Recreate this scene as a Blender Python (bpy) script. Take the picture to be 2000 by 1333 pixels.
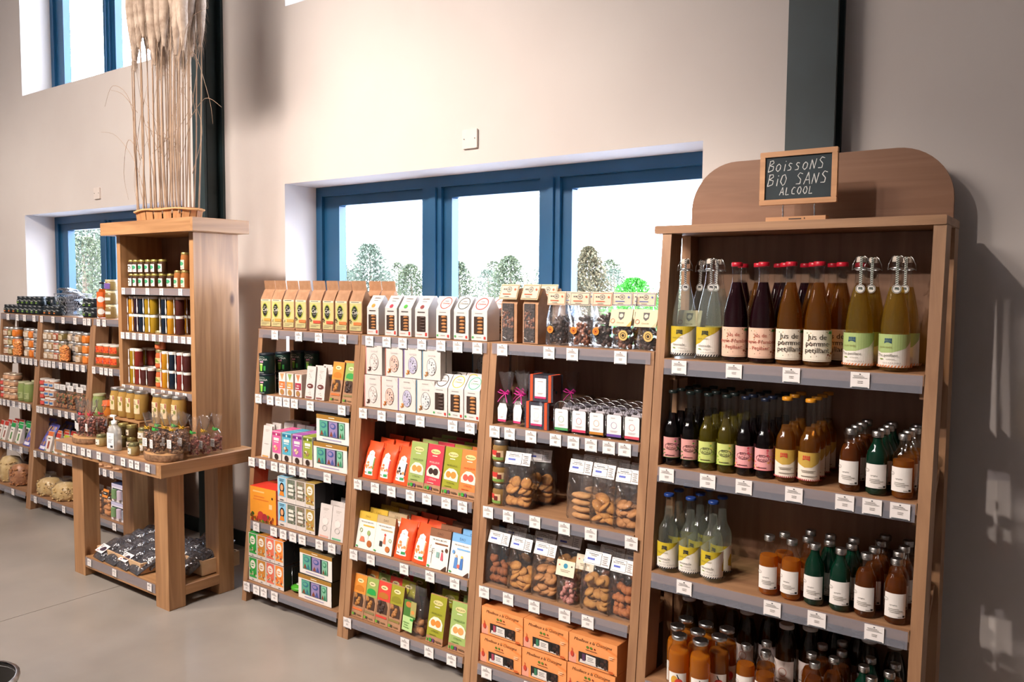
import bpy, math, random
from mathutils import Vector, Matrix, Euler
PI = math.pi
random.seed(7)
for o in list(bpy.data.objects): bpy.data.objects.remove(o)
S = bpy.context.scene
COL = S.collection
# ---------------------------------------------------------------- camera, world, lamps, exposure
cd = bpy.data.cameras.new('camera'); cam = bpy.data.objects.new('camera', cd); COL.objects.link(cam)
S.camera = cam
YAW, PIT, ROL = math.radians(35.961), math.radians(3.858), math.radians(-0.470)
_f = Vector((-math.sin(YAW)*math.cos(PIT), math.cos(YAW)*math.cos(PIT), -math.sin(PIT)))
_r = Vector((math.cos(YAW), math.sin(YAW), 0)); _d = _f.cross(_r)
_r2 = _r*math.cos(ROL)+_d*math.sin(ROL); _d2 = -_r*math.sin(ROL)+_d*math.cos(ROL)
cam.matrix_world = Matrix(((_r2.x, -_d2.x, -_f.x, 0), (_r2.y, -_d2.y, -_f.y, 0), (_r2.z, -_d2.z, -_f.z, 1.6), (0, 0, 0, 1)))
cd.sensor_width = 36; cd.lens = 36*1590.1/2000; cd.clip_end = 300
S.view_settings.view_transform = 'Standard'; S.view_settings.look = 'None'
S.view_settings.gamma = 1; S.view_settings.use_curve_mapping = False
S.view_settings.exposure = EXPOSURE = 0.0
S.cycles.use_denoising = True
S.cycles.max_bounces = 9; S.cycles.diffuse_bounces = 3; S.cycles.glossy_bounces = 3
S.cycles.transparent_max_bounces = 24; S.cycles.transmission_bounces = 4
S.cycles.sample_clamp_indirect = 4; S.cycles.caustics_reflective = False; S.cycles.caustics_refractive = False
W = bpy.data.worlds.new('daylight'); S.world = W; W.use_nodes = True
nt = W.node_tree; bg = nt.nodes['Background']
tc = nt.nodes.new('ShaderNodeTexCoord'); sx = nt.nodes.new('ShaderNodeSeparateXYZ'); rp = nt.nodes.new('ShaderNodeValToRGB')
nt.links.new(tc.outputs['Generated'], sx.inputs[0]); nt.links.new(sx.outputs['Z'], rp.inputs[0]); nt.links.new(rp.outputs[0], bg.inputs[0])
rp.color_ramp.elements[0].position = 0.0; rp.color_ramp.elements[0].color = (.82, .87, 1.0, 1)
rp.color_ramp.elements[1].position = .5; rp.color_ramp.elements[1].color = (.74, .83, 1.0, 1)
bg.inputs[1].default_value = 20.0
def lamp(name, loc, target, power, size, col, size_y=None):
    l = bpy.data.lights.new(name, 'AREA'); l.energy = power; l.size = size; l.color = col
    if size_y: l.shape = 'RECTANGLE'; l.size_y = size_y
    o = bpy.data.objects.new(name, l); COL.objects.link(o); o.location = loc
    o.rotation_euler = (Vector(target)-Vector(loc)).to_track_quat('-Z', 'Y').to_euler(); return o
def spot(name, loc, target, power, ang, rad, col, blend=.6):
    l = bpy.data.lights.new(name, 'SPOT'); l.energy = power; l.spot_size = math.radians(ang); l.spot_blend = blend; l.shadow_soft_size = rad; l.color = col
    o = bpy.data.objects.new(name, l); COL.objects.link(o); o.location = loc
    o.rotation_euler = (Vector(target)-Vector(loc)).to_track_quat('-Z', 'Y').to_euler(); return o
WARM = (1.0, .88, .79)
for x_, tx_, pw, an, ra in ((-7.3, -7.3, 210, 60, .4), (-3.5, -3.1, 260, 72, .25), (-2.9, -2.3, 200, 60, .15)):
    spot('track_spot', (x_, -.3, 3.9), (tx_, 2.9, 1.1), pw, an, ra, WARM, .8)
o_ = lamp('soft_wall_wash', (-4.3, -.4, 3.9), (-4.4, 2.9, 1.2), 105, 3.6, WARM, .25); o_.data.spread = math.radians(125)  # added long area light, washes the wall and softens the plume shadows
spot('track_spot', (-5.4, -.3, 3.9), (-4.3, 2.6, .8), 230, 44, .25, WARM, .8)
for x_ in (-2.35, -1.95): spot('track_spot', (x_, -.7, 3.7), (x_+.9, 2.6, .75), 260, 42, .045, WARM, .7)
lamp('room_fill', (-3.2, -2.0, 4.85), (-3.2, -2.0, 0), 45, 3.0, (1, .93, .88), 2.0)  # added weak fill light for the room, not an actual fitting

# ---------------------------------------------------------------- materials
def lin(h):
    h = h.lstrip('#'); c = [int(h[i:i+2], 16)/255 for i in (0, 2, 4)]
    return tuple([(x/12.92 if x <= .04045 else ((x+.055)/1.055)**2.4) for x in c]) + (1,)
_M = {}
def C(h, rough=.55, metal=0.0, spec=.4):
    """printed / painted surface of one colour, with a faint procedural unevenness"""
    k = (h, rough, metal)
    if k in _M: return _M[k]
    m = bpy.data.materials.new('print_'+h.strip('#')); m.use_nodes = True; n = m.node_tree; b = n.nodes['Principled BSDF']
    b.inputs['Roughness'].default_value = rough; b.inputs['Metallic'].default_value = metal
    b.inputs['Specular IOR Level'].default_value = spec
    no = n.nodes.new('ShaderNodeTexNoise'); no.inputs['Scale'].default_value = 35; no.inputs['Detail'].default_value = 2
    t = n.nodes.new('ShaderNodeTexCoord'); n.links.new(t.outputs['Object'], no.inputs['Vector'])
    mx = n.nodes.new('ShaderNodeMix'); mx.data_type = 'RGBA'; c = lin(h)
    mx.inputs['A'].default_value = tuple(x*.93 for x in c[:3])+(1,); mx.inputs['B'].default_value = tuple(min(1, x*1.05) for x in c[:3])+(1,)
    n.links.new(no.outputs[0], mx.inputs['Factor']); n.links.new(mx.outputs['Result'], b.inputs['Base Color'])
    _M[k] = m; return m
def wood(name, c1, c2, axis, rough=.5, scale=1.0, knots=True):
    if name in _M: return _M[name]
    m = bpy.data.materials.new(name); m.use_nodes = True; n = m.node_tree; b = n.nodes['Principled BSDF']
    t = n.nodes.new('ShaderNodeTexCoord'); mp = n.nodes.new('ShaderNodeMapping'); n.links.new(t.outputs['Object'], mp.inputs['Vector'])
    s = [16*scale]*3; s[axis] = 1.1*scale; mp.inputs['Scale'].default_value = s
    no = n.nodes.new('ShaderNodeTexNoise'); no.inputs['Scale'].default_value = 1.4; no.inputs['Detail'].default_value = 5; no.inputs['Distortion'].default_value = 1.2
    n.links.new(mp.outputs[0], no.inputs['Vector'])
    r = n.nodes.new('ShaderNodeValToRGB'); r.color_ramp.elements[0].position = .32; r.color_ramp.elements[1].position = .68
    r.color_ramp.elements[0].color = lin(c1); r.color_ramp.elements[1].color = lin(c2); n.links.new(no.outputs[0], r.inputs[0])
    out = r.outputs[0]
    if knots:
        mp2 = n.nodes.new('ShaderNodeMapping'); n.links.new(t.outputs['Object'], mp2.inputs['Vector'])
        s2 = [5.2]*3; s2[axis] = 2.1; mp2.inputs['Scale'].default_value = s2; mp2.inputs['Location'].default_value = (.37, .91, .13)
        v = n.nodes.new('ShaderNodeTexVoronoi'); v.inputs['Scale'].default_value = 1.0; n.links.new(mp2.outputs[0], v.inputs['Vector'])
        kr = n.nodes.new('ShaderNodeValToRGB'); kr.color_ramp.elements[0].position = .035; kr.color_ramp.elements[1].position = .10
        kr.color_ramp.elements[0].color = (.24, .15, .10, 1); kr.color_ramp.elements[1].color = (1, 1, 1, 1)
        n.links.new(v.outputs['Distance'], kr.inputs[0])
        mu = n.nodes.new('ShaderNodeMix'); mu.data_type = 'RGBA'; mu.blend_type = 'MULTIPLY'; mu.inputs['Factor'].default_value = 1
        n.links.new(out, mu.inputs['A']); n.links.new(kr.outputs[0], mu.inputs['B']); out = mu.outputs['Result']
    n.links.new(out, b.inputs['Base Color']); b.inputs['Roughness'].default_value = rough
    bp_ = n.nodes.new('ShaderNodeBump'); bp_.inputs['Strength'].default_value = .12; bp_.inputs['Distance'].default_value = .002
    n.links.new(no.outputs[0], bp_.inputs['Height']); n.links.new(bp_.outputs[0], b.inputs['Normal'])
    _M[name] = m; return m
def oak(axis): return wood('oak_%d' % axis, '90684A', 'AC825E', axis)
def pine(axis): return wood('pine_%d' % axis, '9A6E48', 'BC8E62', axis, .42)
def ply(axis=2): return wood('plywood_%d' % axis, '7A5740', '8E6A50', axis, .55, .7, False)
def noisy(name, c1, c2, scale=4, rough=.6, bump=0.0, metal=0, detail=4, r0=.35, r1=.65):
    if name in _M: return _M[name]
    m = bpy.data.materials.new(name); m.use_nodes = True; n = m.node_tree; b = n.nodes['Principled BSDF']
    t = n.nodes.new('ShaderNodeTexCoord'); no = n.nodes.new('ShaderNodeTexNoise'); no.inputs['Scale'].default_value = scale; no.inputs['Detail'].default_value = detail
    n.links.new(t.outputs['Object'], no.inputs['Vector'])
    r = n.nodes.new('ShaderNodeValToRGB'); r.color_ramp.elements[0].position = r0; r.color_ramp.elements[1].position = r1
    r.color_ramp.elements[0].color = lin(c1); r.color_ramp.elements[1].color = lin(c2); n.links.new(no.outputs[0], r.inputs[0])
    n.links.new(r.outputs[0], b.inputs['Base Color']); b.inputs['Roughness'].default_value = rough; b.inputs['Metallic'].default_value = metal
    if bump:
        bp_ = n.nodes.new('ShaderNodeBump'); bp_.inputs['Strength'].default_value = bump; bp_.inputs['Distance'].default_value = .004
        n.links.new(no.outputs[0], bp_.inputs['Height']); n.links.new(bp_.outputs[0], b.inputs['Normal'])
    _M[name] = m; return m
def film(name, tint=(1, 1, 1), ior=1.45, rough=.03, base=0.0, body=None, crinkle=0.0, cs=30):
    """clear glass / cellophane: straight-through transmission with Fresnel gloss, optionally some body colour and crinkles"""
    if name in _M: return _M[name]
    m = bpy.data.materials.new(name); m.use_nodes = True; n = m.node_tree; n.nodes.clear()
    out = n.nodes.new('ShaderNodeOutputMaterial'); tr = n.nodes.new('ShaderNodeBsdfTransparent'); tr.inputs[0].default_value = (*tint, 1)
    gl = n.nodes.new('ShaderNodeBsdfGlossy'); gl.inputs['Roughness'].default_value = rough
    fr = n.nodes.new('ShaderNodeFresnel'); ge = n.nodes.new('ShaderNodeNewGeometry'); io = n.nodes.new('ShaderNodeMix')
    io.inputs['A'].default_value = ior; io.inputs['B'].default_value = 1/ior        # thin sheet: no total reflection on the way out
    n.links.new(ge.outputs['Backfacing'], io.inputs['Factor']); n.links.new(io.outputs['Result'], fr.inputs[0])
    ad = n.nodes.new('ShaderNodeMath'); ad.operation = 'ADD'; ad.use_clamp = True; ad.inputs[1].default_value = base
    n.links.new(fr.outputs[0], ad.inputs[0])
    mx = n.nodes.new('ShaderNodeMixShader'); n.links.new(ad.outputs[0], mx.inputs[0]); n.links.new(gl.outputs[0], mx.inputs[2])
    src = tr.outputs[0]
    if body:
        df = n.nodes.new('ShaderNodeBsdfDiffuse'); df.inputs[0].default_value = (*body[:3], 1)
        m2 = n.nodes.new('ShaderNodeMixShader'); m2.inputs[0].default_value = body[3]
        n.links.new(tr.outputs[0], m2.inputs[1]); n.links.new(df.outputs[0], m2.inputs[2]); src = m2.outputs[0]
    n.links.new(src, mx.inputs[1]); n.links.new(mx.outputs[0], out.inputs[0])
    if crinkle:
        t = n.nodes.new('ShaderNodeTexCoord'); no = n.nodes.new('ShaderNodeTexNoise'); no.inputs['Scale'].default_value = cs; no.inputs['Detail'].default_value = 3; no.inputs['Distortion'].default_value = 1.5
        n.links.new(t.outputs['Object'], no.inputs['Vector'])
        b_ = n.nodes.new('ShaderNodeBump'); b_.inputs['Strength'].default_value = crinkle; b_.inputs['Distance'].default_value = .01
        n.links.new(no.outputs[0], b_.inputs['Height']); n.links.new(b_.outputs[0], gl.inputs['Normal'])
    _M[name] = m; return m
def liquid(h, alpha=.45, dark=None):
    """juice: tinted see-through mixed with a body colour"""
    k = ('liq', h, alpha)
    if k in _M: return _M[k]
    m = bpy.data.materials.new('juice_'+h); m.use_nodes = True; n = m.node_tree; n.nodes.clear(); c = lin(h)
    out = n.nodes.new('ShaderNodeOutputMaterial'); tr = n.nodes.new('ShaderNodeBsdfTransparent'); tr.inputs[0].default_value = tuple(x**.5 for x in c[:3])+(1,)
    df = n.nodes.new('ShaderNodeBsdfDiffuse'); df.inputs[0].default_value = c
    tl = n.nodes.new('ShaderNodeBsdfTranslucent'); tl.inputs[0].default_value = c
    a = n.nodes.new('ShaderNodeMixShader'); a.inputs[0].default_value = .5; n.links.new(df.outputs[0], a.inputs[1]); n.links.new(tl.outputs[0], a.inputs[2])
    mx = n.nodes.new('ShaderNodeMixShader'); mx.inputs[0].default_value = 1-alpha; n.links.new(tr.outputs[0], mx.inputs[1]); n.links.new(a.outputs[0], mx.inputs[2])
    n.links.new(mx.outputs[0], out.inputs[0]); _M[k] = m; return m
GLASS = film('bottle_glass', (.97, .985, .98), 1.5, .045, .02)
CELLO = film('cellophane', (.99, .99, .99), 1.40, .10, .02, (.8, .8, .82, .03), .9, 26)
CLEAR = film('clear_plastic', (.95, .95, .97), 1.45, .05, .03)
STRIP = film('price_strip_plastic', (.90, .91, .96), 1.40, .25, .05, (.72, .74, .84, .14))
STEEL = noisy('brushed_steel', 'B8B8B8', 'D0D0D0', 60, .28, 0, 1)
ALU = noisy('silver_cap_aluminium', '9A9896', 'C4C0BC', 90, .32, .2, 1)
CHROME = noisy('wire_chrome', 'B0B0B0', 'E0E0E0', 50, .18, 0, 1)

# ---------------------------------------------------------------- mesh builder
class MB:
    def __init__(s): s.v = []; s.f = []; s.m = []; s.s = []; s.mats = []; s.T = None
    def mi(s, mat):
        if isinstance(mat, str): mat = C(mat)
        if mat not in s.mats: s.mats.append(mat)
        return s.mats.index(mat)
    def add(s, vs, fs, mat, smooth=False):
        o = len(s.v)
        if s.T is not None: vs = [tuple(s.T @ Vector(p)) for p in vs]
        s.v += vs; k = s.mi(mat)
        for f in fs: s.f.append([i+o for i in f]); s.m.append(k); s.s.append(smooth)
    def box(s, x0, y0, z0, x1, y1, z1, mat, bev=0):
        if bev:
            return s.prism([(x0+bev, z0), (x1-bev, z0), (x1, z0+bev), (x1, z1-bev), (x1-bev, z1), (x0+bev, z1), (x0, z1-bev), (x0, z0+bev)], y0, y1, mat)
        v = [(x0, y0, z0), (x1, y0, z0), (x1, y1, z0), (x0, y1, z0), (x0, y0, z1), (x1, y0, z1), (x1, y1, z1), (x0, y1, z1)]
        s.add(v, [(0, 3, 2, 1), (4, 5, 6, 7), (0, 1, 5, 4), (1, 2, 6, 5), (2, 3, 7, 6), (3, 0, 4, 7)], mat)
    def prism(s, poly, y0, y1, mat, smooth=False):            # polygon in x,z extruded along y
        n = len(poly); v = [(x, y0, z) for x, z in poly]+[(x, y1, z) for x, z in poly]
        s.add(v, [tuple(range(n)), tuple(range(2*n-1, n-1, -1))], mat)
        s.add(v, [(i, i+n, (i+1) % n+n, (i+1) % n) for i in range(n)], mat, smooth)
    def prism_x(s, poly, x0, x1, mat):                          # polygon in y,z extruded along x
        n = len(poly); v = [(x0, y, z) for y, z in poly]+[(x1, y, z) for y, z in poly]
        s.add(v, [tuple(range(n)), tuple(range(2*n-1, n-1, -1))]+[(i, i+n, (i+1) % n+n, (i+1) % n) for i in range(n)], mat)
    def loft(s, secs, mat, cap=True, smooth=True):               # list of rings (lists of points)
        n = len(secs[0]); v = [p for r in secs for p in r]
        f = [(k*n+i, k*n+(i+1) % n, (k+1)*n+(i+1) % n, (k+1)*n+i) for k in range(len(secs)-1) for i in range(n)]
        s.add(v, f, mat, smooth)
        if cap: s.add(secs[0], [tuple(range(n-1, -1, -1))], mat); s.add(secs[-1], [tuple(range(n))], mat)
    def lathe(s, prof, mat, n=20, cx=0, cy=0, cap=True, smooth=True):
        s.loft([[(cx+r*math.cos(2*PI*i/n), cy+r*math.sin(2*PI*i/n), z) for i in range(n)] for r, z in prof], mat, cap, smooth)
    def ell(s, c, r, mat, n=10, m=6, jit=0.0, rot=None):
        R = Euler(rot).to_matrix() if rot else None; secs = []
        for k in range(m+1):
            a = -PI/2+PI*k/m; rr = max(.02, math.cos(a)); ring = []
            for i in range(n):
                j = 1+random.uniform(-jit, jit); p = Vector((r[0]*rr*math.cos(2*PI*i/n)*j, r[1]*rr*math.sin(2*PI*i/n)*j, r[2]*math.sin(a)*j))
                if R: p = R @ p
                ring.append((c[0]+p.x, c[1]+p.y, c[2]+p.z))
            secs.append(ring)
        s.loft(secs, mat)
    def tube(s, pts, r, mat, n=6, closed=False, taper=None):
        P = [Vector(p) for p in pts]; secs = []
        for i, p in enumerate(P):
            a = P[i-1] if (i > 0 or closed) else P[i]; b = P[(i+1) % len(P)] if (i < len(P)-1 or closed) else P[i]
            t = (b-a).normalized() if (b-a).length > 1e-9 else Vector((0, 0, 1))
            u = t.cross(Vector((0, 0, 1)) if abs(t.z) < .95 else Vector((1, 0, 0))).normalized(); w = t.cross(u)
            rr = r*(taper(i/(len(P)-1)) if taper else 1)
            secs.append([tuple(p+(u*math.cos(2*PI*k/n)+w*math.sin(2*PI*k/n))*rr) for k in range(n)])
        if closed: secs.append(secs[0])
        s.loft(secs, mat, not closed)
    def build(s, name, parent=None, loc=None):
        me = bpy.data.meshes.new(name); me.from_pydata(s.v, [], s.f)
        for m in s.mats: me.materials.append(m)
        me.polygons.foreach_set('material_index', s.m); me.polygons.foreach_set('use_smooth', s.s); me.update()
        o = bpy.data.objects.new(name, me); COL.objects.link(o)
        if parent is not None: o.parent = parent
        if loc: o.location = loc
        return o
def tag(o, label, cat, group=None, kind=None):
    o['label'] = label; o['category'] = cat
    if group: o['group'] = group
    if kind: o['kind'] = kind
    return o
def struct(o, label=None):
    o['kind'] = 'structure'
    if label: o['label'] = label
    return o
def empty(name, loc=(0, 0, 0), rz=0):
    o = bpy.data.objects.new(name, None); COL.objects.link(o); o.location = loc; o.rotation_euler = (0, 0, rz); o.empty_display_size = .02
    return o
KIDS = {}
def copy_tree(o, parent=None):
    c = o.copy(); COL.objects.link(c); c.parent = parent
    for ch in o.children: copy_tree(ch, c)
    return c

# ---------------------------------------------------------------- prints (flat graphics in face coordinates)
_T = {}
def text_geo(txt, italic=False):
    k = (txt, italic)
    if k in _T: return _T[k]
    c = bpy.data.curves.new('t', 'FONT'); c.body = txt; c.size = 1; c.align_x = 'CENTER'; c.resolution_u = 2
    if italic: c.shear = .35
    o = bpy.data.objects.new('t', c); COL.objects.link(o)
    dg = bpy.context.evaluated_depsgraph_get(); me = o.evaluated_get(dg).to_mesh()
    r = ([(v.co.x, v.co.y) for v in me.vertices], [tuple(p.vertices) for p in me.polygons])
    bpy.data.objects.remove(o); bpy.data.curves.remove(c); _T[k] = r; return r
def clip(P, lim, sg, ax):
    R_ = []
    for p, q in zip(P, P[1:]+P[:1]):
        i1, i2 = sg*(p[ax]-lim) >= 0, sg*(q[ax]-lim) >= 0
        if i1: R_.append(p)
        if i1 != i2:
            t = (lim-p[ax])/(q[ax]-p[ax]); R_.append(tuple(p[j]+(q[j]-p[j])*t if j != ax else lim for j in (0, 1)))
    return R_
def strips(P, ax, n_):
    x0, x1 = min(p[ax] for p in P), max(p[ax] for p in P); n = max(1, int((x1-x0)*n_+.5))
    if n == 1: return [P]
    out = []
    for i in range(n):
        Q = clip(P, x0+(x1-x0)*i/n, 1, ax)
        if len(Q) > 2: Q = clip(Q, x0+(x1-x0)*(i+1)/n, -1, ax)
        if len(Q) > 2: out.append(Q)
    return out
def draw(mb, ops, w, h, mapf):
    """ops in 0..1 face coordinates; mapf(u metres, v metres, layer) -> point; graphics on bent faces are cut into strips that follow them"""
    L = 0; cyl = mapf.__name__ in ('cyl', 'surf'); two = mapf.__name__ == 'surf'
    def put(vs, fs, col):
        if not cyl: mb.add([mapf((a-.5)*w, b*h, L) for a, b in vs], fs, col); return
        V = []; F = []
        for f in fs:
            P = [vs[i] for i in f]
            for Q in strips(P, 0, 18):
                for Q2 in (strips(Q, 1, 8) if two else [Q]):
                    F.append(tuple(range(len(V), len(V)+len(Q2)))); V += [mapf((a-.5)*w, b*h, L) for a, b in Q2]
        mb.add(V, F, col)
    def raw(vs, fs, col): mb.add([mapf((a-.5)*w, b*h, L) for a, b in vs], fs, col)
    for op in ops:
        L += 1; k = op[0]
        if k == 'r':
            _, x0, y0, x1, y1, c = op; put([(x0, y0), (x1, y0), (x1, y1), (x0, y1)], [(0, 1, 2, 3)], c)
        elif k == 'e':
            _, cx, cy, rx, ry, c = op; n = 14
            put([(cx+rx*math.cos(2*PI*i/n), cy+ry*math.sin(2*PI*i/n)) for i in range(n)], [tuple(range(n))], c)
        elif k == 'o':
            _, cx, cy, rx, ry, t, c = op; n = 20
            vs = [(cx+(rx-s_)*math.cos(2*PI*i/n), cy+(ry-s_*w/h)*math.sin(2*PI*i/n)) for s_ in (0, t) for i in range(n)]
            raw(vs, [(i, (i+1) % n, n+(i+1) % n, n+i) for i in range(n)], c)
        elif k == 'p': put(op[1], [tuple(range(len(op[1])))], op[2])
        elif k == 't':
            _, cx, cy, sz, txt, c = op[:6]; vs, fs = text_geo(txt, len(op) > 6)
            raw([(cx+x*sz/w, cy+y*sz/h) for x, y in vs], fs, c)
        elif k == 'l':
            _, pts, t, c = op; V = []; F = []
            for (a, b), (a2, b2) in zip(pts, pts[1:]):
                dx, dy = (a2-a)*w, (b2-b)*h; d = math.hypot(dx, dy) or 1; nx, ny = -dy/d*t/2, dx/d*t/2; o = len(V)
                V += [(a+nx/w, b+ny/h), (a-nx/w, b-ny/h), (a2-nx/w, b2-ny/h), (a2+nx/w, b2+ny/h)]; F.append((o, o+1, o+2, o+3))
            raw(V, F, c)
        elif k == 'lines':
            _, x0, y0, x1, y1, n, c = op; V = []; F = []; rnd = random.Random(n*31+int(x0*100))
            for i in range(n):
                y = y1-(y1-y0)*(i+.5)/n; t = (y1-y0)/n*.22; e = x1-(x1-x0)*rnd.uniform(0, .35); s_ = x0+(x1-x0)*rnd.uniform(0, .12); o = len(V)
                V += [(s_, y-t), (e, y-t), (e, y+t), (s_, y+t)]; F.append((o, o+1, o+2, o+3))
            put(V, F, c)
        elif k == 'dots':
            _, x0, y0, x1, y1, n, r, cols = op; rnd = random.Random(n)
            for i in range(n):
                cx, cy = rnd.uniform(x0, x1), rnd.uniform(y0, y1); q = r*rnd.uniform(.5, 1)
                raw([(cx+q*math.cos(a), cy+q*w/h*math.sin(a)) for a in (0, 1.05, 2.1, 3.14, 4.2, 5.24)], [tuple(range(6))], cols[i % len(cols)])
def flat(y=0.0, z0=0.0, x0=0.0, lean=0.0, eps=.00035):
    """front face at y, leaning back by lean (dy per dz)"""
    def f(u, v, L): return (x0+u, y+lean*v-eps*(L+1), z0+v)
    return f
def wrap(r, z0=0.0, a0=0.0, eps=.0003):
    def cyl(u, v, L):
        a = -PI/2+a0+u/r; q = r+.0005+eps*L; return (q*math.cos(a), q*math.sin(a), z0+v)
    return cyl
# ---------------------------------------------------------------- the setting
PLASTER = noisy('wall_plaster', 'D9CFC9', 'DDD4CE', 2.2, .85, .04)
CONC = noisy('polished_concrete', '8E877F', 'A89F96', 1.6, .30, .03, 0, 8, .3, .7)
TEAL = noisy('window_aluminium', '14476A', '1A4F73', 3, .38)
BEAM = noisy('dark_green_steel', '1E2E30', '24363A', 5, .5)
RX0, RX1, RY0, WY, RZ = -9.6, 3.6, -5.0, 3.0, 5.0
wins = [(-6.97, -4.78, .92, 2.13), (-3.77, -1.276, .92, 2.165), (-6.95, -4.9, 3.06, 4.35), (-3.75, -1.28, 3.14, 4.35)]
def wall_with_holes():
    mb = MB(); xs = sorted({RX0, RX1, *[w[0] for w in wins], *[w[1] for w in wins]}); zs = sorted({0, RZ, *[w[2] for w in wins], *[w[3] for w in wins]})
    for x0, x1 in zip(xs, xs[1:]):
        for z0, z1 in zip(zs, zs[1:]):
            cx, cz = (x0+x1)/2, (z0+z1)/2
            if any(w[0] < cx < w[1] and w[2] < cz < w[3] for w in wins): continue
            mb.add([(x0, WY, z0), (x1, WY, z0), (x1, WY, z1), (x0, WY, z1)], [(0, 1, 2, 3)], PLASTER)
            mb.add([(x0, WY+.34, z0), (x1, WY+.34, z0), (x1, WY+.34, z1), (x0, WY+.34, z1)], [(3, 2, 1, 0)], PLASTER)
    for x0, x1, z0, z1 in wins:
        a, b = WY, WY+.34
        mb.add([(x0, a, z0), (x1, a, z0), (x1, a, z1), (x0, a, z1), (x0, b, z0), (x1, b, z0), (x1, b, z1), (x0, b, z1)],
               [(0, 4, 5, 1), (1, 5, 6, 2), (2, 6, 7, 3), (3, 7, 4, 0)], PLASTER)
    return mb
struct(wall_with_holes().build('wall_back'))
def panel(name, pts, mat):
    mb = MB(); mb.add(pts, [(0, 1, 2, 3)], mat); return struct(mb.build(name))
panel('wall_left', [(RX0, RY0, 0), (RX0, 3.34, 0), (RX0, 3.34, RZ), (RX0, RY0, RZ)], PLASTER)
panel('wall_right', [(RX1, RY0, 0), (RX1, 3.34, 0), (RX1, 3.34, RZ), (RX1, RY0, RZ)], PLASTER)
panel('wall_front', [(RX0, RY0, 0), (RX1, RY0, 0), (RX1, RY0, RZ), (RX0, RY0, RZ)], PLASTER)
panel('ceiling', [(RX0, RY0, RZ), (RX1, RY0, RZ), (RX1, 3.34, RZ), (RX0, 3.34, RZ)], noisy('ceiling_board', 'C9C4BE', 'D2CDC8', 2, .9))
fl = MB(); fl.box(RX0, RY0, -.15, RX1, WY+.34, -.012, CONC); flo = struct(fl.build('floor'))
for i, (xa, xb) in enumerate(((RX0, -4.144), (-4.140, .6), (.604, RX1))):          # slabs between the saw-cut joints
    for ya, yb in ((RY0, -2.1), (-2.096, WY)):
        q = MB(); q.box(xa, ya, -.012, xb, yb, 0, CONC); q.build('slab', flo)
# windows
PANE = film('window_glass', (.99, 1, 1), 1.12, .01)
def window(n, x0, x1, z0, z1, mull):
    root = struct(empty('window_%d' % n, ((x0+x1)/2, WY+.25, z0))); ox = (x0+x1)/2
    def P(name, *b, mat=TEAL):
        mb = MB(); X0, Y0, Z0, X1, Y1, Z1 = b; mb.box(X0-ox, Y0-.25-WY, Z0-z0, X1-ox, Y1-.25-WY, Z1-z0, mat, .004); return mb.build(name, root)
    a, b = WY+.226, WY+.31
    P('window_frame', x0, a, z0, x0+.05, b, z1); P('window_frame', x1-.05, a, z0, x1, b, z1)
    P('window_frame', x0+.05, a, z1-.055, x1-.05, b, z1); P('window_frame', x0+.05, a, z0, x1-.05, b, z0+.055)
    ed = [x0+.05]+[m for q in mull for m in q]+[x1-.05]
    for m0, m1 in mull:
        P('mullion', m0, a, z0+.055, m1, b, z1-.055); P('mullion', m0+.055, a-.014, z0+.055, m1-.03, a, z1-.055)
    for i in range(0, len(ed), 2):
        p, q = ed[i], ed[i+1]; s = .055; l = s+(.07 if i == 0 else 0)
        P('sash', p, a+.02, z1-.055-s, q, b-.01, z1-.055); P('sash', p, a+.02, z0+.055, q, b-.01, z0+.055+s)
        P('sash', p, a+.02, z0+.055+s, p+l, b-.01, z1-.055-s); P('sash', q-(.012 if i < len(ed)-2 else s), a+.02, z0+.055+s, q, b-.01, z1-.055-s)
        g = MB(); g.box(p+l-ox, .045, .055+s, q-.012-ox, .05, z1-z0-.055-s, PANE); g.build('pane', root)
window(1, *wins[0], [(-6.25, -6.12), (-5.5, -5.38)])
window(2, *wins[1], [(-2.933, -2.80), (-2.187, -2.072)])
window(3, *wins[2], [(-6.13, -6.05), (-5.5, -5.42)])
window(4, *wins[3], [(-2.93, -2.85), (-2.1, -2.02)])
# steel columns (H section, flanges parallel to the wall) and skirting
def column(x0, x1, y0):
    mb = MB(); mb.box(x0, y0, 0, x1, y0+.016, RZ, BEAM); mb.box(x0, WY-.016, 0, x1, WY, RZ, BEAM); c = (x0+x1)/2
    mb.box(c-.006, y0+.016, 0, c+.006, WY-.016, RZ, BEAM); mb.box(x0+.02, y0+.05, 0, x1-.045, WY-.03, RZ, BEAM)
    return struct(mb.build('column'))
column(-4.44, -4.325, 2.86); column(-.93, -.765, 2.90)
bb = MB(); bb.box(RX0, WY-.012, 0, RX1, WY, .09, BEAM); struct(bb.build('baseboard_back'))
# blank switch plates on the wall
for i, (x, z, s_) in enumerate(((-2.422, 2.283, .088), (-5.826, 2.235, .08))):
    mb = MB(); mb.box(-s_/2, -.012, -s_/2, s_/2, 0, s_/2, 'E6DAD2', .004)
    r = mb.build('wall_plate', None, (x, WY, z))
    for sx_ in (-1, 1):
        q = MB(); q.T = Matrix.Rotation(PI/2, 4, 'X'); q.lathe([(.003, 0), (.003, .002)], C('8A7F78'), 8); q.build('screw', r, (sx_*s_*.36, -.012, 0))
    tag(r, ('square blank cream wall plate with two screws above the big window', 'small pale wall plate above the left window, behind the dried grass')[i], 'wall plate')
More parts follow.
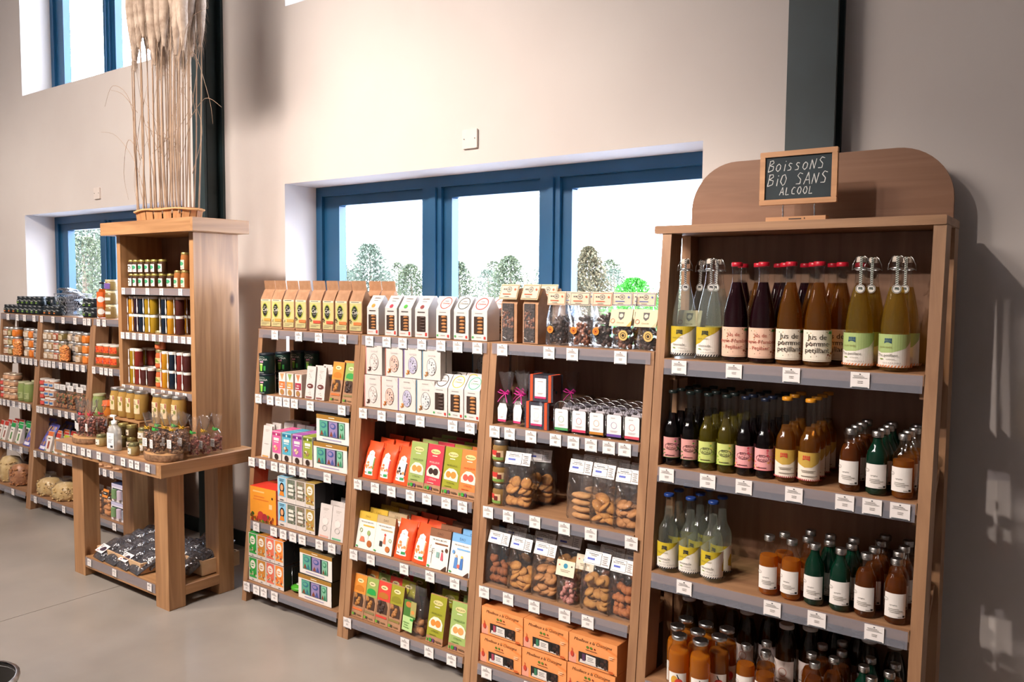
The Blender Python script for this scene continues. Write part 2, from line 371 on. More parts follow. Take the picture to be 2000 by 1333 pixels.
# daylight outside: ground, trees and bushes
g = MB(); g.box(-70, 3.4, -.6, 60, 120, -.5, noisy('pale_bounce_ground', 'A8ACB4', 'BCC0C8', .6, .9)); struct(g.build('ground'))  # ground kept pale blue-grey to bounce daylight up onto the window soffits
def tree(x, y, h, w, cols, label, trunk=.04, n=6500, group='trees outside'):
    root = empty('tree', (x, y, -.5)); t = MB(); t.tube([(0, 0, 0), (.05*w, 0, h*.5), (0, .02, h*.93)], .035*w+.03, C('6B5A48'), 7, taper=lambda q: 1-.8*q); t.build('trunk', root)
    m = MB(); rnd = random.Random(int(x*10+y)); mats = [C(c, .8) for c in cols]
    for i in range(n):
        v = rnd.random()**.8; zz = h*(trunk+(1-trunk)*v); R = (w*.5*math.sin(PI*min(1, .12+.88*(1-v)**.8))*(1-.35*v) if h > 4.1 else w*.55*min(1, 1.5*(1-v))**.5)*rnd.uniform(.25, 1.05)*(1+.25*math.sin(i*.37)*math.sin(v*23))+.05; a = rnd.uniform(0, 6.28)
        p = Vector((R*math.cos(a), R*math.sin(a), zz)); q = Euler((rnd.uniform(-1, 1), rnd.uniform(-1, 1), a)).to_matrix(); s = h*rnd.uniform(.010, .026)
        m.add([tuple(p+q @ Vector(c)) for c in ((-s, 0, 0), (0, -s*.5, s*.2), (s, 0, 0), (0, s*.5, s*.2))], [(0, 1, 2, 3)], mats[i % len(mats)])
    m.build('foliage', root); tag(root, label, 'tree', group); return root
G1 = ['4A5446', '525C4C', '5E6656']; G2 = ['4A5038', '565C42', '464E3C']; G3 = ['2C7A18', '348820', '2E801C']; G4 = ['544A32', '5A4E36', '484632']
for a in ((-32.0, 31, 4.3, 2.6, G1, 'tallest pale conifer seen in the left pane of the big window'),
          (-35.0, 31.5, 3.4, 2.6, G1, 'broad pale tree between window frame and tallest conifer'),
          (-29.0, 31, 3.2, 2.1, G2, 'low grey green bush right of the tallest conifer'),
          (-25.8, 31, 3.3, 2.1, G2, 'hazy bush beside the mullion between left and middle panes'),
          (-22.3, 30.5, 3.5, 2.2, G2, 'hazy green bush seen low in the middle pane'),
          (-15.7, 26.5, 3.6, 1.6, G4, 'thin brownish sapling seen in the right pane'),
          (-13.2, 21.5, 2.5, 1.7, G4, 'brownish bush seen in the right pane above the kraft bags'),
          (-10.3, 19.8, 2.35, 1.7, G3, 'bright green shrub seen in the right pane of the big window'),
          (-10.6, 22.5, 2.1, 1.5, G4, 'yellow brown bush right of the bright green shrub'),
          (-44, 22, 5.2, 5.5, G1, 'large pale tree seen through the small left window'),
          (-38.5, 19, 4.2, 4.0, G2, 'lower bush seen through the left window beside its mullion')):
    tree(*a)
for i in range(15): tree(-44.0+2.0*i, 36.2+(i % 2)*3.2, 3.0+.2*((i*5) % 4), 2.6, (G1, G2)[i % 2], 'low pale hedge bush in the row far outside, %s of fifteen from left' % ('first', 'second', 'third', 'fourth', 'fifth', 'sixth', 'seventh', 'eighth', 'ninth', 'tenth', 'eleventh', 'twelfth', 'thirteenth', 'fourteenth', 'fifteenth')[i], n=3200, group='hedge row outside')

# ---------------------------------------------------------------- leaning shelf units
TAGC = 'F4EDEA'
def price_tag(strip, x, w=.05, h=.047, y=-.003, z=-.004):
    key = ('price_tag', w, h)
    if key not in _T:
        m = MB(); m.box(-w/2, -.001, -h, w/2, 0, 0, TAGC)
        draw(m, [('e', .5, .88, .05, .04, '555555'), ('lines', .1, .60, .95, .82, 3, '9A9490'), ('lines', .35, .28, .68, .48, 2, 'AAA4A0'), ('r', .08, .03, .92, .07, '5D6A72')], w, h, flat(-.001, -h))
        o = m.build('price_tag', strip, (x, y, z)); _T[key] = o; return o
    o = _T[key].copy(); COL.objects.link(o); o.parent = strip; o.location = (x, y, z); return o
def shelf_unit(name, x0, x1, yo, zs, top, tags, label, inset=.0, sd=.045, depth=.40, cap=None, group=None, board_t=.03, tw=.05):
    """x0..x1 outer width; yo = y of the front foot; zs = heights of the shelf tops; posts lean back .091 per metre"""
    root = empty(name, ((x0+x1)/2, yo, 0)); w = (x1-x0)/2; LN_ = .091; pt = .034
    for sg in (-1, 1):
        xa = -w if sg < 0 else w-pt
        m = MB(); m.prism_x([(0, 0), (.088, 0), (.088+LN_*top, top), (LN_*top, top)], xa, xa+pt, oak(2)); m.build('front_post', root)
        m = MB(); m.box(xa, depth-.085, 0, xa+pt, depth-.012, top, oak(2)); m.build('rear_post', root)
        for z in zs:
            if z > top-.02: continue
            yf = LN_*z+.03; m = MB(); xb = xa+pt if sg < 0 else xa-.02; m.box(xb, yf+.02, z-board_t-.045, xb+.02, depth-.02, z-board_t, oak(1)); m.build('side_rail', root)
    zb = [z for z in zs]
    m = MB(); m.box(-w+pt*.5, depth-.012, max(.02, zb[-1]-.03), w-pt*.5, depth, top-.002, ply()); m.build('back_panel', root)
    for k, z in enumerate(zs):
        yf = LN_*z; over = cap is None and k == 0
        m = MB(); a = w if over else w-pt-.001; m.box(-a, yf-.004, z-board_t, a, depth-.013, z, oak(0), 0); m.build('shelf_board', root)
        m = MB(); a2 = w-.012 if over else w-pt-.004
        m.prism_x([(yf-.006, -.003), (yf-.0075, -.003), (yf-.011, -sd), (yf-.0095, -sd)], -a2, a2, STRIP); st = m.build('price_strip', root, (0, 0, z))
        for t in tags[k] if k < len(tags) else []:
            price_tag(st, t-(x0+x1)/2, tw, .047, yf-.0125)
    tag(root, label, 'shelf unit', group); return root
m0 = [[-3.327, -3.146, -3.002, -2.836], [-3.424, -3.331, -3.265, -3.206, -3.146, -3.031, -2.812], [-3.446, -3.361, -3.267, -3.203, -3.131, -3.053, -2.881], [-3.377, -3.24, -3.168, -3.096, -3.028, -2.907, -2.821], [-3.423, -3.345, -3.287, -3.204]]
m1 = [[-2.661, -2.554, -2.457, -2.345, -2.238, -2.146, -2.043], [-2.673, -2.556, -2.442, -2.327, -2.147, -2.056], [-2.678, -2.569, -2.469, -2.357, -2.263, -2.156, -2.069], [-2.677, -2.568, -2.366, -2.219, -2.085], [-2.69, -2.335, -2.199, -2.077]]
m2 = [[-1.917, -1.696, -1.592, -1.39], [-1.93, -1.856, -1.755, -1.643, -1.564, -1.489, -1.415, -1.351], [-1.938, -1.839, -1.713, -1.581, -1.467, -1.303], [-1.933, -1.815, -1.693, -1.557, -1.458], [-1.897, -1.691, -1.501]]
m3 = [[-1.163, -0.97, -0.784, -0.58], [-1.185, -1.037, -0.914, -0.754, -0.603, -0.526, -0.45], [-1.097, -0.8, -0.664, -0.5], []]
mA = [[-6.578, -6.427, -6.311, -6.163, -6.049], [-6.674, -6.622, -6.56, -6.493, -6.415, -6.291, -6.233, -6.167, -6.093], [-6.613, -6.549, -6.48, -6.391, -6.291, -6.229, -6.151], [-6.588, -6.501, -6.396, -6.23], [-6.314]]
mB = [[-5.88, -5.736, -5.574, -5.444, -5.388], [-6.0, -5.945, -5.89, -5.829, -5.732, -5.634, -5.579, -5.502, -5.423], [-6.017, -5.966, -5.905, -5.822, -5.701, -5.608, -5.516], [-6.015, -5.907, -5.799, -5.699, -5.598], [-5.967, -5.759, -5.56]]
mC = [[-5.265, -5.193], [-5.286, -5.19, -5.131, -5.073], [], [-5.284, -5.223, -5.146, -5.068, -4.984, -4.811], [-5.138, -4.913]]
ZD = [1.375, 1.05, .73, .415, .107]; ZA = [1.368, 1.06, .737, .425, .112]; ZG = [1.355, .985, .62, .25]
UN = {}
UN['A'] = shelf_unit('shelf_unit', -6.72, -6.09, 2.58, ZA, 1.338, mA, 'leaning oak shelf unit with jars, first from the left wall end', group='leaning shelf units', tw=.042, depth=.315)
UN['B'] = shelf_unit('shelf_unit', -6.088, -5.35, 2.58, ZA, 1.338, mB, 'leaning oak shelf unit with the wire basket on top', group='leaning shelf units', tw=.042, depth=.315)
UN['C'] = shelf_unit('shelf_unit', -5.348, -4.64, 2.58, ZA, 1.338, mC, 'leaning oak shelf unit half hidden behind the display table', group='leaning shelf units', tw=.042, depth=.315)
UN['D'] = shelf_unit('shelf_unit', -3.469, -2.728, 2.465, ZD, 1.345, m0, 'leaning oak shelf unit with coffee bags and tea boxes, right of the table', group='leaning shelf units')
UN['E'] = shelf_unit('shelf_unit', -2.726, -1.986, 2.465, ZD, 1.345, m1, 'leaning oak shelf unit with white cookie boxes on top', group='leaning shelf units')
UN['F'] = shelf_unit('shelf_unit', -1.984, -1.262, 2.465, ZD, 1.345, m2, 'leaning oak shelf unit with biscuit bags, beside the drinks rack', group='leaning shelf units')
UN['G'] = shelf_unit('drinks_rack', -1.259, -.373, 2.465, ZG, 1.787, m3, 'tall oak drinks rack with rounded headboard and bottles', sd=.055, cap=1, tw=.054, board_t=.034, depth=.41)
g = UN['G']; gx = (-1.259-.373)/2
m = MB(); m.box(-.472, .158, 1.787, .443, .41, 1.815, oak(0), .003); m.build('top_board', g)
m = MB(); R = .17; xa, xb, zt = -1.262-gx, -.392-gx, 2.055
poly = [(xa, 1.3), (xb, 1.3)]+[(xb-R+R*math.cos(t*PI/24), zt-R+R*math.sin(t*PI/24)) for t in range(13)]+[(xa+R+R*math.cos(t*PI/24), zt-R+R*math.sin(t*PI/24)) for t in range(12, 25)]
m.prism(poly, .412, .428, wood('arch_plywood', '80583C', '90664A', 0, .5, .8, False)); m.build('headboard', g)
for z, yk in ((.985, .25), (.62, .22)):
    m = MB(); m.prism_x([(.31, z+.06), (.335, z+.06), (.17, z-.11), (.145, z-.11)], .41, .43, oak(1)); m.build('brace', g)
# chalkboard sign on its stand
sg = empty('chalkboard_sign', (-.815, 2.685, 1.8172)); SIG = wood('sign_frame_wood', 'B98558', 'D39C6C', 0, .5)
m = MB(); m.box(-.095, -.02, 0, .095, .02, .014, SIG); m.build('stand_base', sg)
m = MB(); draw(m, [('r', .3, .3, .7, .6, '4A3A2E'), ('e', .8, .5, .02, .2, '4A3A2E')], .1, .014, flat(-.0201, 0, 0)); m.build('stand_mark', sg)
for x in (-.045, .055):
    m = MB(); m.tube([(x, 0, .012), (x, 0, .03), (x, -.004, .045), (x, 0, .06)], .0022, CHROME, 8); m.build('wire_leg', sg)
CH = 'D8D8D4'
fw, fh, ft = .245, .172, .017
m = MB()
for b in ((-fw/2, 0, fw/2, ft), (-fw/2, fh-ft, fw/2, fh), (-fw/2, ft, -fw/2+ft, fh-ft), (fw/2-ft, ft, fw/2, fh-ft)): m.box(b[0], -.008, b[1]+.055, b[2], .008, b[3]+.055, SIG, .002)
fr = m.build('sign_frame', sg)
m = MB(); m.box(-fw/2+ft, -.002, .055+ft, fw/2-ft, .004, .055+fh-ft, noisy('slate_board', '1E2A30', '26343A', 14, .7)); bdm = m.build('slate', sg)
# chalk handwriting as strokes: letters on a 1 x 1.4 grid
GL = {'B': [[(0, 0), (.15, 1.4)], [(.05, 1.35), (.6, 1.4), (.7, 1.1), (.15, .8)], [(.15, .8), (.75, .65), (.7, .2), (0, 0)]],
      'o': [[(.35, 0), (.05, .25), (.1, .7), (.4, .95), (.7, .7), (.65, .25), (.35, 0)]], 'i': [[(.2, 0), (.25, .85)], [(.28, 1.15), (.3, 1.25)]],
      's': [[(.65, .85), (.3, .95), (.15, .7), (.55, .4), (.5, .1), (.05, .05)]], 'S': [[(.85, 1.25), (.4, 1.4), (.15, 1.05), (.65, .6), (.6, .1), (.05, .1)]],
      'N': [[(0, 0), (.15, 1.2), (.6, .05), (.8, 1.25)]], 'A': [[(0, 0), (.5, 1.4), (.85, 0)], [(.15, .5), (.75, .5)]],
      'L': [[(.15, 1.3), (.1, 0), (.75, .05)]], 'C': [[(.8, 1.15), (.45, 1.3), (.1, .8), (.2, .15), (.8, .1)]],
      'O': [[(.45, 0), (.05, .5), (.25, 1.2), (.6, 1.3), (.85, .8), (.7, .2), (.45, 0)]], ' ': []}
def chalk(txt, x, z, s, adv, wd):
    for c in txt:
        for st in GL[c]:
            pts = [(x+a*s*.82+b*s*.12, 0, z+b*s*.98) for a, b in st]
            for p, q in zip(pts, pts[1:]):
                n = max(2, int((Vector(p)-Vector(q)).length/.006)); d = Vector(q)-Vector(p); t = Vector((-d.z, 0, d.x)).normalized()*wd/2
                P = [Vector(p)+d*k/n for k in range(n+1)]
                for k in range(n):
                    j = random.uniform(.75, 1.25); mc.add([tuple(P[k]+t*j), tuple(P[k]-t*j), tuple(P[k+1]-t*j), tuple(P[k+1]+t*j)], [(0, 1, 2, 3)], CH)
        x += adv*s*(.55 if c == 'i' else 1)
mc = MB(); mc.T = Matrix.Translation((0, -.0028, 0))
chalk('BoissoNS', -.097, .163, .0262, .92, .0024); chalk('BiO SANS', -.098, .1165, .0275, .93, .0024); chalk('ALCOOL', -.058, .086, .0185, 1.0, .0022)
mc.build('chalk_writing', sg)
sg.rotation_euler = (0, 0, 0)
tag(sg, 'wood framed chalkboard reading BOISSONS BIO SANS ALCOOL on the drinks rack', 'sign')
# display table with its tower cabinet, dried grass on top
tb = empty('display_table', (-4.05, 2.34, 0)); TX, TY = -4.05, 2.34
def tpart(name, b, mat, bev=.003, par=None, root=None, o=(TX, TY)):
    m = MB(); m.box(b[0]-o[0], b[1]-o[1], b[2], b[3]-o[0], b[4]-o[1], b[5], mat, bev); return m.build(name, par or root or tb)
tpart('tabletop', (-4.575, 2.083, .683, -3.555, 2.602, .75), pine(0)); tpart('table_edge', (-3.555, 2.083, .683, -3.537, 2.602, .75), pine(1))
for xa in (-4.55, -3.735):
    for ya in (2.161, 2.44): tpart('leg', (xa, ya, 0, xa+.115, ya+.088, .683), pine(2))
tpart('lower_shelf', (-4.434, 2.18, .085, -3.736, 2.60, .11), pine(0)); tpart('side_rail', (-3.70, 2.25, .055, -3.62, 2.44, .107), pine(1)); tpart('side_rail', (-4.55, 2.25, .055, -4.47, 2.44, .107), pine(1))
tpart('front_rail', (-4.434, 2.163, .05, -3.736, 2.18, .112), pine(0))
m = MB(); m.box(-.50, -.262, .70, .475, -.2605, .745, STRIP); st = m.build('price_strip', tb)
for x in [-4.449, -4.399, -4.343, -4.251, -4.189, -4.091, -3.959, -3.858, -3.784, -3.731, -3.639]: price_tag(st, x-TX, .04, .04, -.264, .742)
m = MB(); m.box(-.38, -.181, .062, .31, -.1795, .108, STRIP); st = m.build('price_strip', tb)
for x in [-4.381, -4.122, -3.787]: price_tag(st, x-TX, .04, .04, -.183, .105)
tag(tb, 'heavy pine display table in front of the column, dark bagged goods below', 'table')
kb = empty('tower_cabinet', (-3.96, 2.455, .75)); KX, KY = -3.96, 2.455
def kpart(name, b, mat, bev=.002):
    m = MB(); m.box(b[0]-KX, b[1]-KY, b[2]-.75, b[3]-KX, b[4]-KY, b[5]-.75, mat, bev); return m.build(name, kb)
for xa in (-4.335, -3.655): kpart('side_panel', (xa, 2.325, .75, xa+.035, 2.58, 1.853), pine(2))
kpart('top_board', (-4.40, 2.272, 1.853, -3.56, 2.59, 1.92), pine(0)); kpart('top_edge', (-3.56, 2.272, 1.853, -3.54, 2.59, 1.92), pine(1)); kpart('back_panel', (-4.30, 2.565, .75, -3.655, 2.579, 1.853), ply())
for k, (z, tg) in enumerate(((1.575, [-4.274, -4.174, -4.037, -3.906, -3.736]), (1.335, [-4.294, -4.24, -4.177, -4.114, -4.054, -3.986, -3.92, -3.846, -3.784, -3.719, -3.667]), (1.05, [-4.296, -4.209, -4.118, -4.004, -3.911, -3.844, -3.781, -3.715]))):
    kpart('shelf_board', (-4.30, 2.327, z-.036, -3.655, 2.565, z), pine(0))
    m = MB(); m.box(-.338, -.1300, z-.75-.037, .303, -.1285, z-.75-.001, STRIP); st = m.build('price_strip', kb)
    for x in tg: price_tag(st, x-KX, .034, .036, -.1305, z-.751)
tag(kb, 'pine tower cabinet of jam jars standing on the display table', 'cabinet')
# ---------------------------------------------------------------- goods: one builder per kind; copies share their meshes
PROTO = {}
ORD = ['', 'second', 'third', 'fourth', 'fifth', 'sixth', 'seventh', 'eighth', 'ninth', 'tenth', 'eleventh', 'twelfth', 'thirteenth', 'fourteenth', 'fifteenth']
REG = []; NOREG = ('plain',)
def place(key, fn, x, y, z, label, cat, group=None, rz=0.0, sc=None):
    """first use builds the thing, later uses copy it with its parts"""
    if key in PROTO: o = copy_tree(PROTO[key])
    else: o = PROTO[key] = fn()
    o.location = (x, y, z+.0022); o.rotation_euler = (o.rotation_euler[0], o.rotation_euler[1], rz)
    if sc: o.scale = sc
    tag(o, label, cat, group); REG.append(o); return o
def nth(i, n, end='from left'):
    if n == 1: return ''
    if i == 0: return 'leftmost'
    if i == n-1 and n > 2: return 'rightmost'
    if n == 2: return 'right one'
    return ORD[i]+' from left'
RJ = random.Random(5)
def jr(a=.05): return RJ.uniform(-a, a)
BROWNK = noisy('kraft_paper', 'A67A58', 'B48866', 30, .75, .05)
BROWND = noisy('kraft_paper_inside', '8A6648', '9A7454', 20, .8)
BISC = noisy('biscuit_crust', '96602E', 'BC8450', 45, .8, .5)
BISC2 = noisy('golden_biscuit', '9A602A', 'C08844', 45, .8, .5)
CHOC = noisy('dark_chocolate', '2A1B18', '4A332A', 40, .55, .6)
NUTS = noisy('sugared_nuts', '6A3A26', 'A86A4C', 60, .5, .6)
def carton(name, w, d, h, side, ops, top=None, face='DCD3CC', bev=.0015, lean=0.0, toptri=None):
    """square box standing on its base: front at y=0, depth d"""
    def f():
        r = empty(name); m = MB(); m.box(-w/2, 0, 0, w/2, d, h, side, bev)
        if top: m.box(-w/2+.001, .001, h, w/2-.001, d-.001, h+.0006, top)
        m.build('carton', r); p = MB(); draw(p, [('r', .01, .005, .99, .995, face)]+ops, w, h, flat()); p.build('front_print', r); return r
    return f
def gable(name, w, d, hb, h, ops, side='D8D1CD', cook=BISC, win=None):
    """gable-topped carton with a window; front slopes back to a ridge"""
    def f():
        r = empty(name); m = MB()
        prof = [(0, 0), (d, 0), (d, hb), (d/2+.002, h), (d/2-.002, h), (0, hb)]; m.prism_x(prof, -w/2, w/2, side); m.build('carton', r)
        p = MB(); sl = math.hypot(d/2, h-hb)
        lo = [o for o in ops if o[0] != 'up']; up = [o[1] for o in ops if o[0] == 'up']
        draw(p, lo, w, hb, flat()); p.build('front_print', r); p = MB(); dy, dz = (d/2-.002)/sl, (h-hb)/sl
        draw(p, up, w, sl, lambda u, v, L: (u, v*dy-.0005*(L+1)*dz, hb+v*dz+.0005*(L+1)*dy)); p.build('roof_print', r)
        if win:
            x0, y0, x1, y1 = win; q = MB(); X0, X1, Z0, Z1 = (x0-.5)*w, (x1-.5)*w, y0*hb, y1*hb
            q.add([(X0, -.0022, Z0), (X1, -.0022, Z0), (X1, -.0022, Z1), (X0, -.0022, Z1)], [(0, 1, 2, 3)], '3A2A22')
            n = 5; s = (Z1-Z0)/n
            for i in range(n):
                q.ell((X0*.36+X1*.64+.002*(i % 2), -.001, Z0+s*(i+.5)), ((X1-X0)*.33, .0055, s*.40), cook, 12, 5, .05)
            q.build('window_with_cookies', r)
        return r
    return f
def coffee_bag(name, w, d, h, ops, mat=BROWNK, body=.60, lh=.56):
    def f():
        r = empty(name); m = MB(); hb = h*body; hs = h*.80
        def ring(y0, y1, z, ww): return [(-ww/2, y0, z), (ww/2, y0, z), (ww/2, y1, z), (-ww/2, y1, z)]
        m.loft([ring(.001, d, 0, w*.97), ring(0, d, .006, w), ring(0, d, hb, w), ring(d*.34, d*.66, hs-.004, w*.96), ring(d*.46, d*.54, hs+.004, w*.99), ring(d*.36, d*.42, h, w*.97)], mat, True, False)
        m.build('paper_bag', r); p = MB(); draw(p, ops, w*.9, h*lh, flat(0, .012)); p.build('label_print', r); return r
    return f
def wedge_bag(name, w, d, h, side, ops, t=.006, ridge=.5, win=None, cook=BISC2, face=None):
    """tall box-bag whose front leans back to a thin ridge (side view a wedge)"""
    def f():
        r = empty(name); m = MB(); yr = d*ridge; lean = yr/h
        m.prism_x([(0, 0), (d, 0), (d*.98, h*.35), (yr+t, h), (yr, h)], -w/2, w/2, side); m.build('carton', r)
        p = MB(); draw(p, ([('r', 0, .0, 1, 1, face)] if face else [])+ops, w*.985, h*.995, flat(0, 0, 0, lean)); p.build('front_print', r)
        if win:
            x0, y0, x1, y1 = win; q = MB(); rnd = random.Random(3)
            poly = [((x0-.5)*w, y0*h), ((x1-.5)*w, y0*h), ((x1-.5)*w*1.05, (y0*.4+y1*.6)*h), ((x1-.5)*w*.6, y1*h), ((x0-.5)*w*.6, y1*h), ((x0-.5)*w*1.05, (y0*.5+y1*.5)*h)]
            q.add([(a, lean*b-.002, b) for a, b in poly], [tuple(range(6))], '4A3428')
            for i in range(7):
                a = rnd.uniform(x0+.12, x1-.12)-.5; b = y0+(y1-y0)*(.12+.7*i/6); q.ell((a*w, lean*b*h-.001, b*h), (w*.13, .006, w*.12), cook, 8, 4, .12)
            q.build('window_with_biscuits', r)
        return r
    return f
def pouch(name, w, h, t, mat, ops, lean=.25, lw=.62, lh=.68, lz=.1):
    """soft pillow pouch leaning back, crimped along the top"""
    def f():
        r = empty(name); m = MB(); secs = []; rnd = random.Random(int(w*1e4)+int(h*1e3))
        for k in range(10):
            v = k/9; th = t*(.9 if k == 0 else math.sin(PI*min(1, .3+.7*v))**.55 if k < 9 else .02); ww = w*(1-.05*math.sin(PI*v)) if k < 8 else w*(.98 if k == 8 else 1.0)
            if k == 8: th = t*.10
            yc = lean*v*h+t/2; z = v*h; ring = []
            for i in range(16):
                a = 2*PI*i/16; cx = math.copysign(abs(math.cos(a))**.6, math.cos(a)); cy = math.copysign(abs(math.sin(a))**.8, math.sin(a))
                j = rnd.uniform(-.0012, .0012); ring.append((cx*ww/2+j, yc+cy*th/2+j, z+(rnd.uniform(-.002, .002) if k == 9 else 0)))
            secs.append(ring)
        m.loft(secs, mat); m.build('pouch', r)
        def surf(u, v, L):
            q = v/h+lz; th = t*math.sin(PI*min(1, .3+.7*q))**.55; e = max(0, 1-abs(2*u/w*1.02)**1.67)**.48
            return (u, lean*q*h+t/2-th/2*e-.0022-.0004*L, q*h)
        p = MB(); draw(p, ops, w*lw, h*lh, surf); p.build('label_print', r); return r
    return f
def bottle(name, prof, liq, lz, cap, ops, lab, extra=None, glass=None, mat_cap=None, ins=.9):
    """prof: (r,z) outer glass; lz: liquid level; cap: (r,z0,z1); lab: (z0, height, arc in radians)"""
    def f():
        r = empty(name); m = MB(); m.lathe(prof, glass or GLASS, 20, cap=False); m.build('glass', r)
        R0 = prof[0][0]; lq = [(a*ins, b+.003) for a, b in prof if b < lz]
        for (a, b), (a2, b2) in zip(prof, prof[1:]):
            if b < lz <= b2: q = (lz-b)/(b2-b); lq.append(((a+(a2-a)*q)*ins, lz))
        m = MB(); m.lathe(lq, liq, 18); m.build('juice', r)
        if cap:
            m = MB(); cr, z0, z1 = cap; m.lathe([(cr*.97, z0), (cr, z0+.001), (cr, z1-.002), (cr*.88, z1)], mat_cap, 18)
            if mat_cap is ALU:
                for q in (.35, .6): m.lathe([(cr*1.0, z0+(z1-z0)*q-.0008), (cr*1.035, z0+(z1-z0)*q), (cr*1.0, z0+(z1-z0)*q+.0008)], mat_cap, 18, cap=False)
            m.build('cap', r)
        if lab:
            z0, lh, arc = lab; R = max(a for a, b in prof if z0 <= b+.02 and b <= z0+lh+.02) if any(z0 <= b+.02 and b <= z0+lh+.02 for a, b in prof) else R0
            p = MB(); draw(p, ops, R*arc, lh, wrap(R, z0, 0)); p.build('paper_label', r)
        if extra: extra(r)
        return r
    return f
TW = 'F3ECE2'; LEM = 'C2A92A'
def mark(cx, cy, s, col, w, h):
    """small four-tower emblem"""
    o = []
    for i in range(4): o.append(('r', cx-s+i*s*.53, cy, cx-s+i*s*.53+s*.40, cy+s*w/h*.75, col))
    o.append(('p', [(cx-s, cy-.1*s), (cx-s, cy-s*w/h*.75), (cx-.5*s, cy-s*w/h*.35), (cx+.1*s, cy-s*w/h*.35), (cx+s, cy-s*w/h*.75), (cx+s, cy-.1*s)], col)); return o
SW = [(.039, 0), (.0425, .004), (.0425, .125), (.041, .145), (.036, .180), (.026, .225), (.0175, .262), (.0145, .300), (.0145, .322)]
def swing(col):
    def ex(r):
        m = MB(); m.lathe([(.0145, .324), (.015, .326), (.0135, .338), (.011, .341)], C('C9BDB0'), 14); m.lathe([(.0165, .302), (.0175, .305), (.0165, .308)], STEEL, 14, cap=False); m.build('stopper', r)
        m = MB()
        for s_ in (-1, 1): m.tube([(s_*.0175, 0, .306), (s_*.026, -.004, .300), (s_*.024, -.006, .318), (s_*.015, -.004, .338), (s_*.008, 0, .343)], .0012, STEEL, 5)
        m.tube([(-.018, 0, .303), (-.012, -.014, .300), (.012, -.014, .300), (.018, 0, .303)], .0012, STEEL, 5)
        m.build('wire_clasp', r)
        m = MB(); st = [('r', 0, 0, 1, 1, 'EDE8E0')]+[('p', [(0, k/14), (1, (k+.7)/14), (1, (k+1.2)/14), (0, (k+.5)/14)], col) for k in range(14)]
        draw(m, st, .008, .088, lambda u, v, L: (u, -.0235+(.0065 if v > .07 else v*.09)-.0003*L if v < .07 else -.0172-.0003*L, .253+v))
        draw(m, [('e', .5, .5, .5, .5, 'F2EEE8'), ('o', .5, .5, .46, .46, .06, '333333')]+mark(.5, .55, .2, col, 1, 1), .027, .027, lambda u, v, L: (u, -.0275-.0004*L, .230+v)); m.build('neck_tag', r)
    return ex
def lemon_ops(bgc, logo, curve='l', stripe='20252E', t1='limonade', t2='PRINTEMPS'):
    w, h = .0435*3.0, .098
    o = [('r', 0, 0, 1, 1, TW)]
    if curve == 'l': o += [('p', [(0, 1), (.86, 1), (.62, .80), (.40, .66), (.22, .45), (0, .36)], bgc), ('p', [(1, .7), (.93, .66), (.86, .45), (.86, .25), (1, .2)], bgc)]
    else: o += [('p', [(0, 1), (1, 1), (.95, .80), (.75, .58), (.45, .45), (.2, .43), (0, .5)], bgc)]
    o += mark(.36, .80, .08, logo, w, h)+[('t', .30, .58, .0072, 'EAUX VIVES', '8A8040'), ('t', .34, .33, .0115, t1, '5A5348'), ('r', .18, .235, .26, .265, '7E9A3A'), ('t', .42, .235, .006, 'artisanale', '7A7468'), ('t', .45, .12, .0075, 'p r i n t e m p s', '6A645C')]
    o += [('p', [(k/16, 0), ((k+.5)/16, 0), ((k+.9)/16, .07), ((k+.4)/16, .07)], stripe) for k in range(16)]
    return o
def jus_ops(lines, bgc, tc, sz):
    cols = ['5A3A2A', '8A3A28', 'B8862E', '3C5A2A']
    o = [('r', 0, 0, 1, 1, bgc), ('dots', .04, .05, .96, .96, 34, .018, cols), ('r', .80, .88, .92, .96, '3D8A3A'), ('r', .02, .04, .98, .05, 'B8A89A'), ('dots', .78, .15, .95, .30, 5, .035, ['C8963A', 'A05028', '8A4A2A'])]
    for k, t in enumerate(lines): o.append(('t', .47, .70-k*.21, sz, t, tc))
    return o
JB = [(.038, 0), (.043, .006), (.043, .120), (.0415, .150), (.034, .190), (.022, .235), (.0160, .262), (.0150, .300), (.0165, .304), (.0160, .320)]
LN3 = [(.028, 0), (.0305, .004), (.0305, .116), (.0298, .126), (.0270, .137), (.0220, .147), (.0175, .157), (.0145, .170), (.0130, .190), (.0125, .240), (.0135, .246), (.0130, .252)]
KB = [(.029, 0), (.032, .004), (.032, .104), (.0312, .115), (.0285, .126), (.0235, .137), (.0185, .146), (.0150, .154), (.0138, .162), (.0135, .168), (.0140, .176)]
LIM = [(.033, 0), (.036, .004), (.036, .128), (.0352, .138), (.0325, .149), (.0275, .159), (.0215, .168), (.0175, .178), (.0155, .190), (.0145, .210), (.0140, .250), (.0145, .262)]
SIB = [(.032, 0), (.036, .005), (.036, .126), (.0350, .137), (.0320, .148), (.0275, .157), (.0240, .164), (.0225, .172), (.0225, .190)]
WC = [(.033, 0), (.037, .005), (.037, .112), (.0360, .130), (.0330, .150), (.0285, .168), (.0240, .182), (.0217, .195), (.0215, .214)]
def crown(col): return dict(cap=(.0155, .250, .259), mat_cap=C(col, .3))
def komb(liqc, a, lv=.112):
    ops = [('r', 0, 0, 1, 1, 'F1EAE4'), ('o', .08, .72, .13, .13*.6, .03, 'C4BDB6'), ('o', .08, .72, .08, .05, .02, 'CFC8C2'), ('t', .42, .50, .0062, 'symples', '6A645E'), ('lines', .22, .20, .85, .40, 3, 'A8A29A'), ('r', .82, .04, .93, .12, '2A2A2A'), ('r', .62, .05, .8, .07, '6A6A6A')]
    return bottle('kombucha_bottle', KB, liquid(liqc, a), lv, (.0165, .172, .190), ops, (.022, .072, 2.0), mat_cap=ALU)
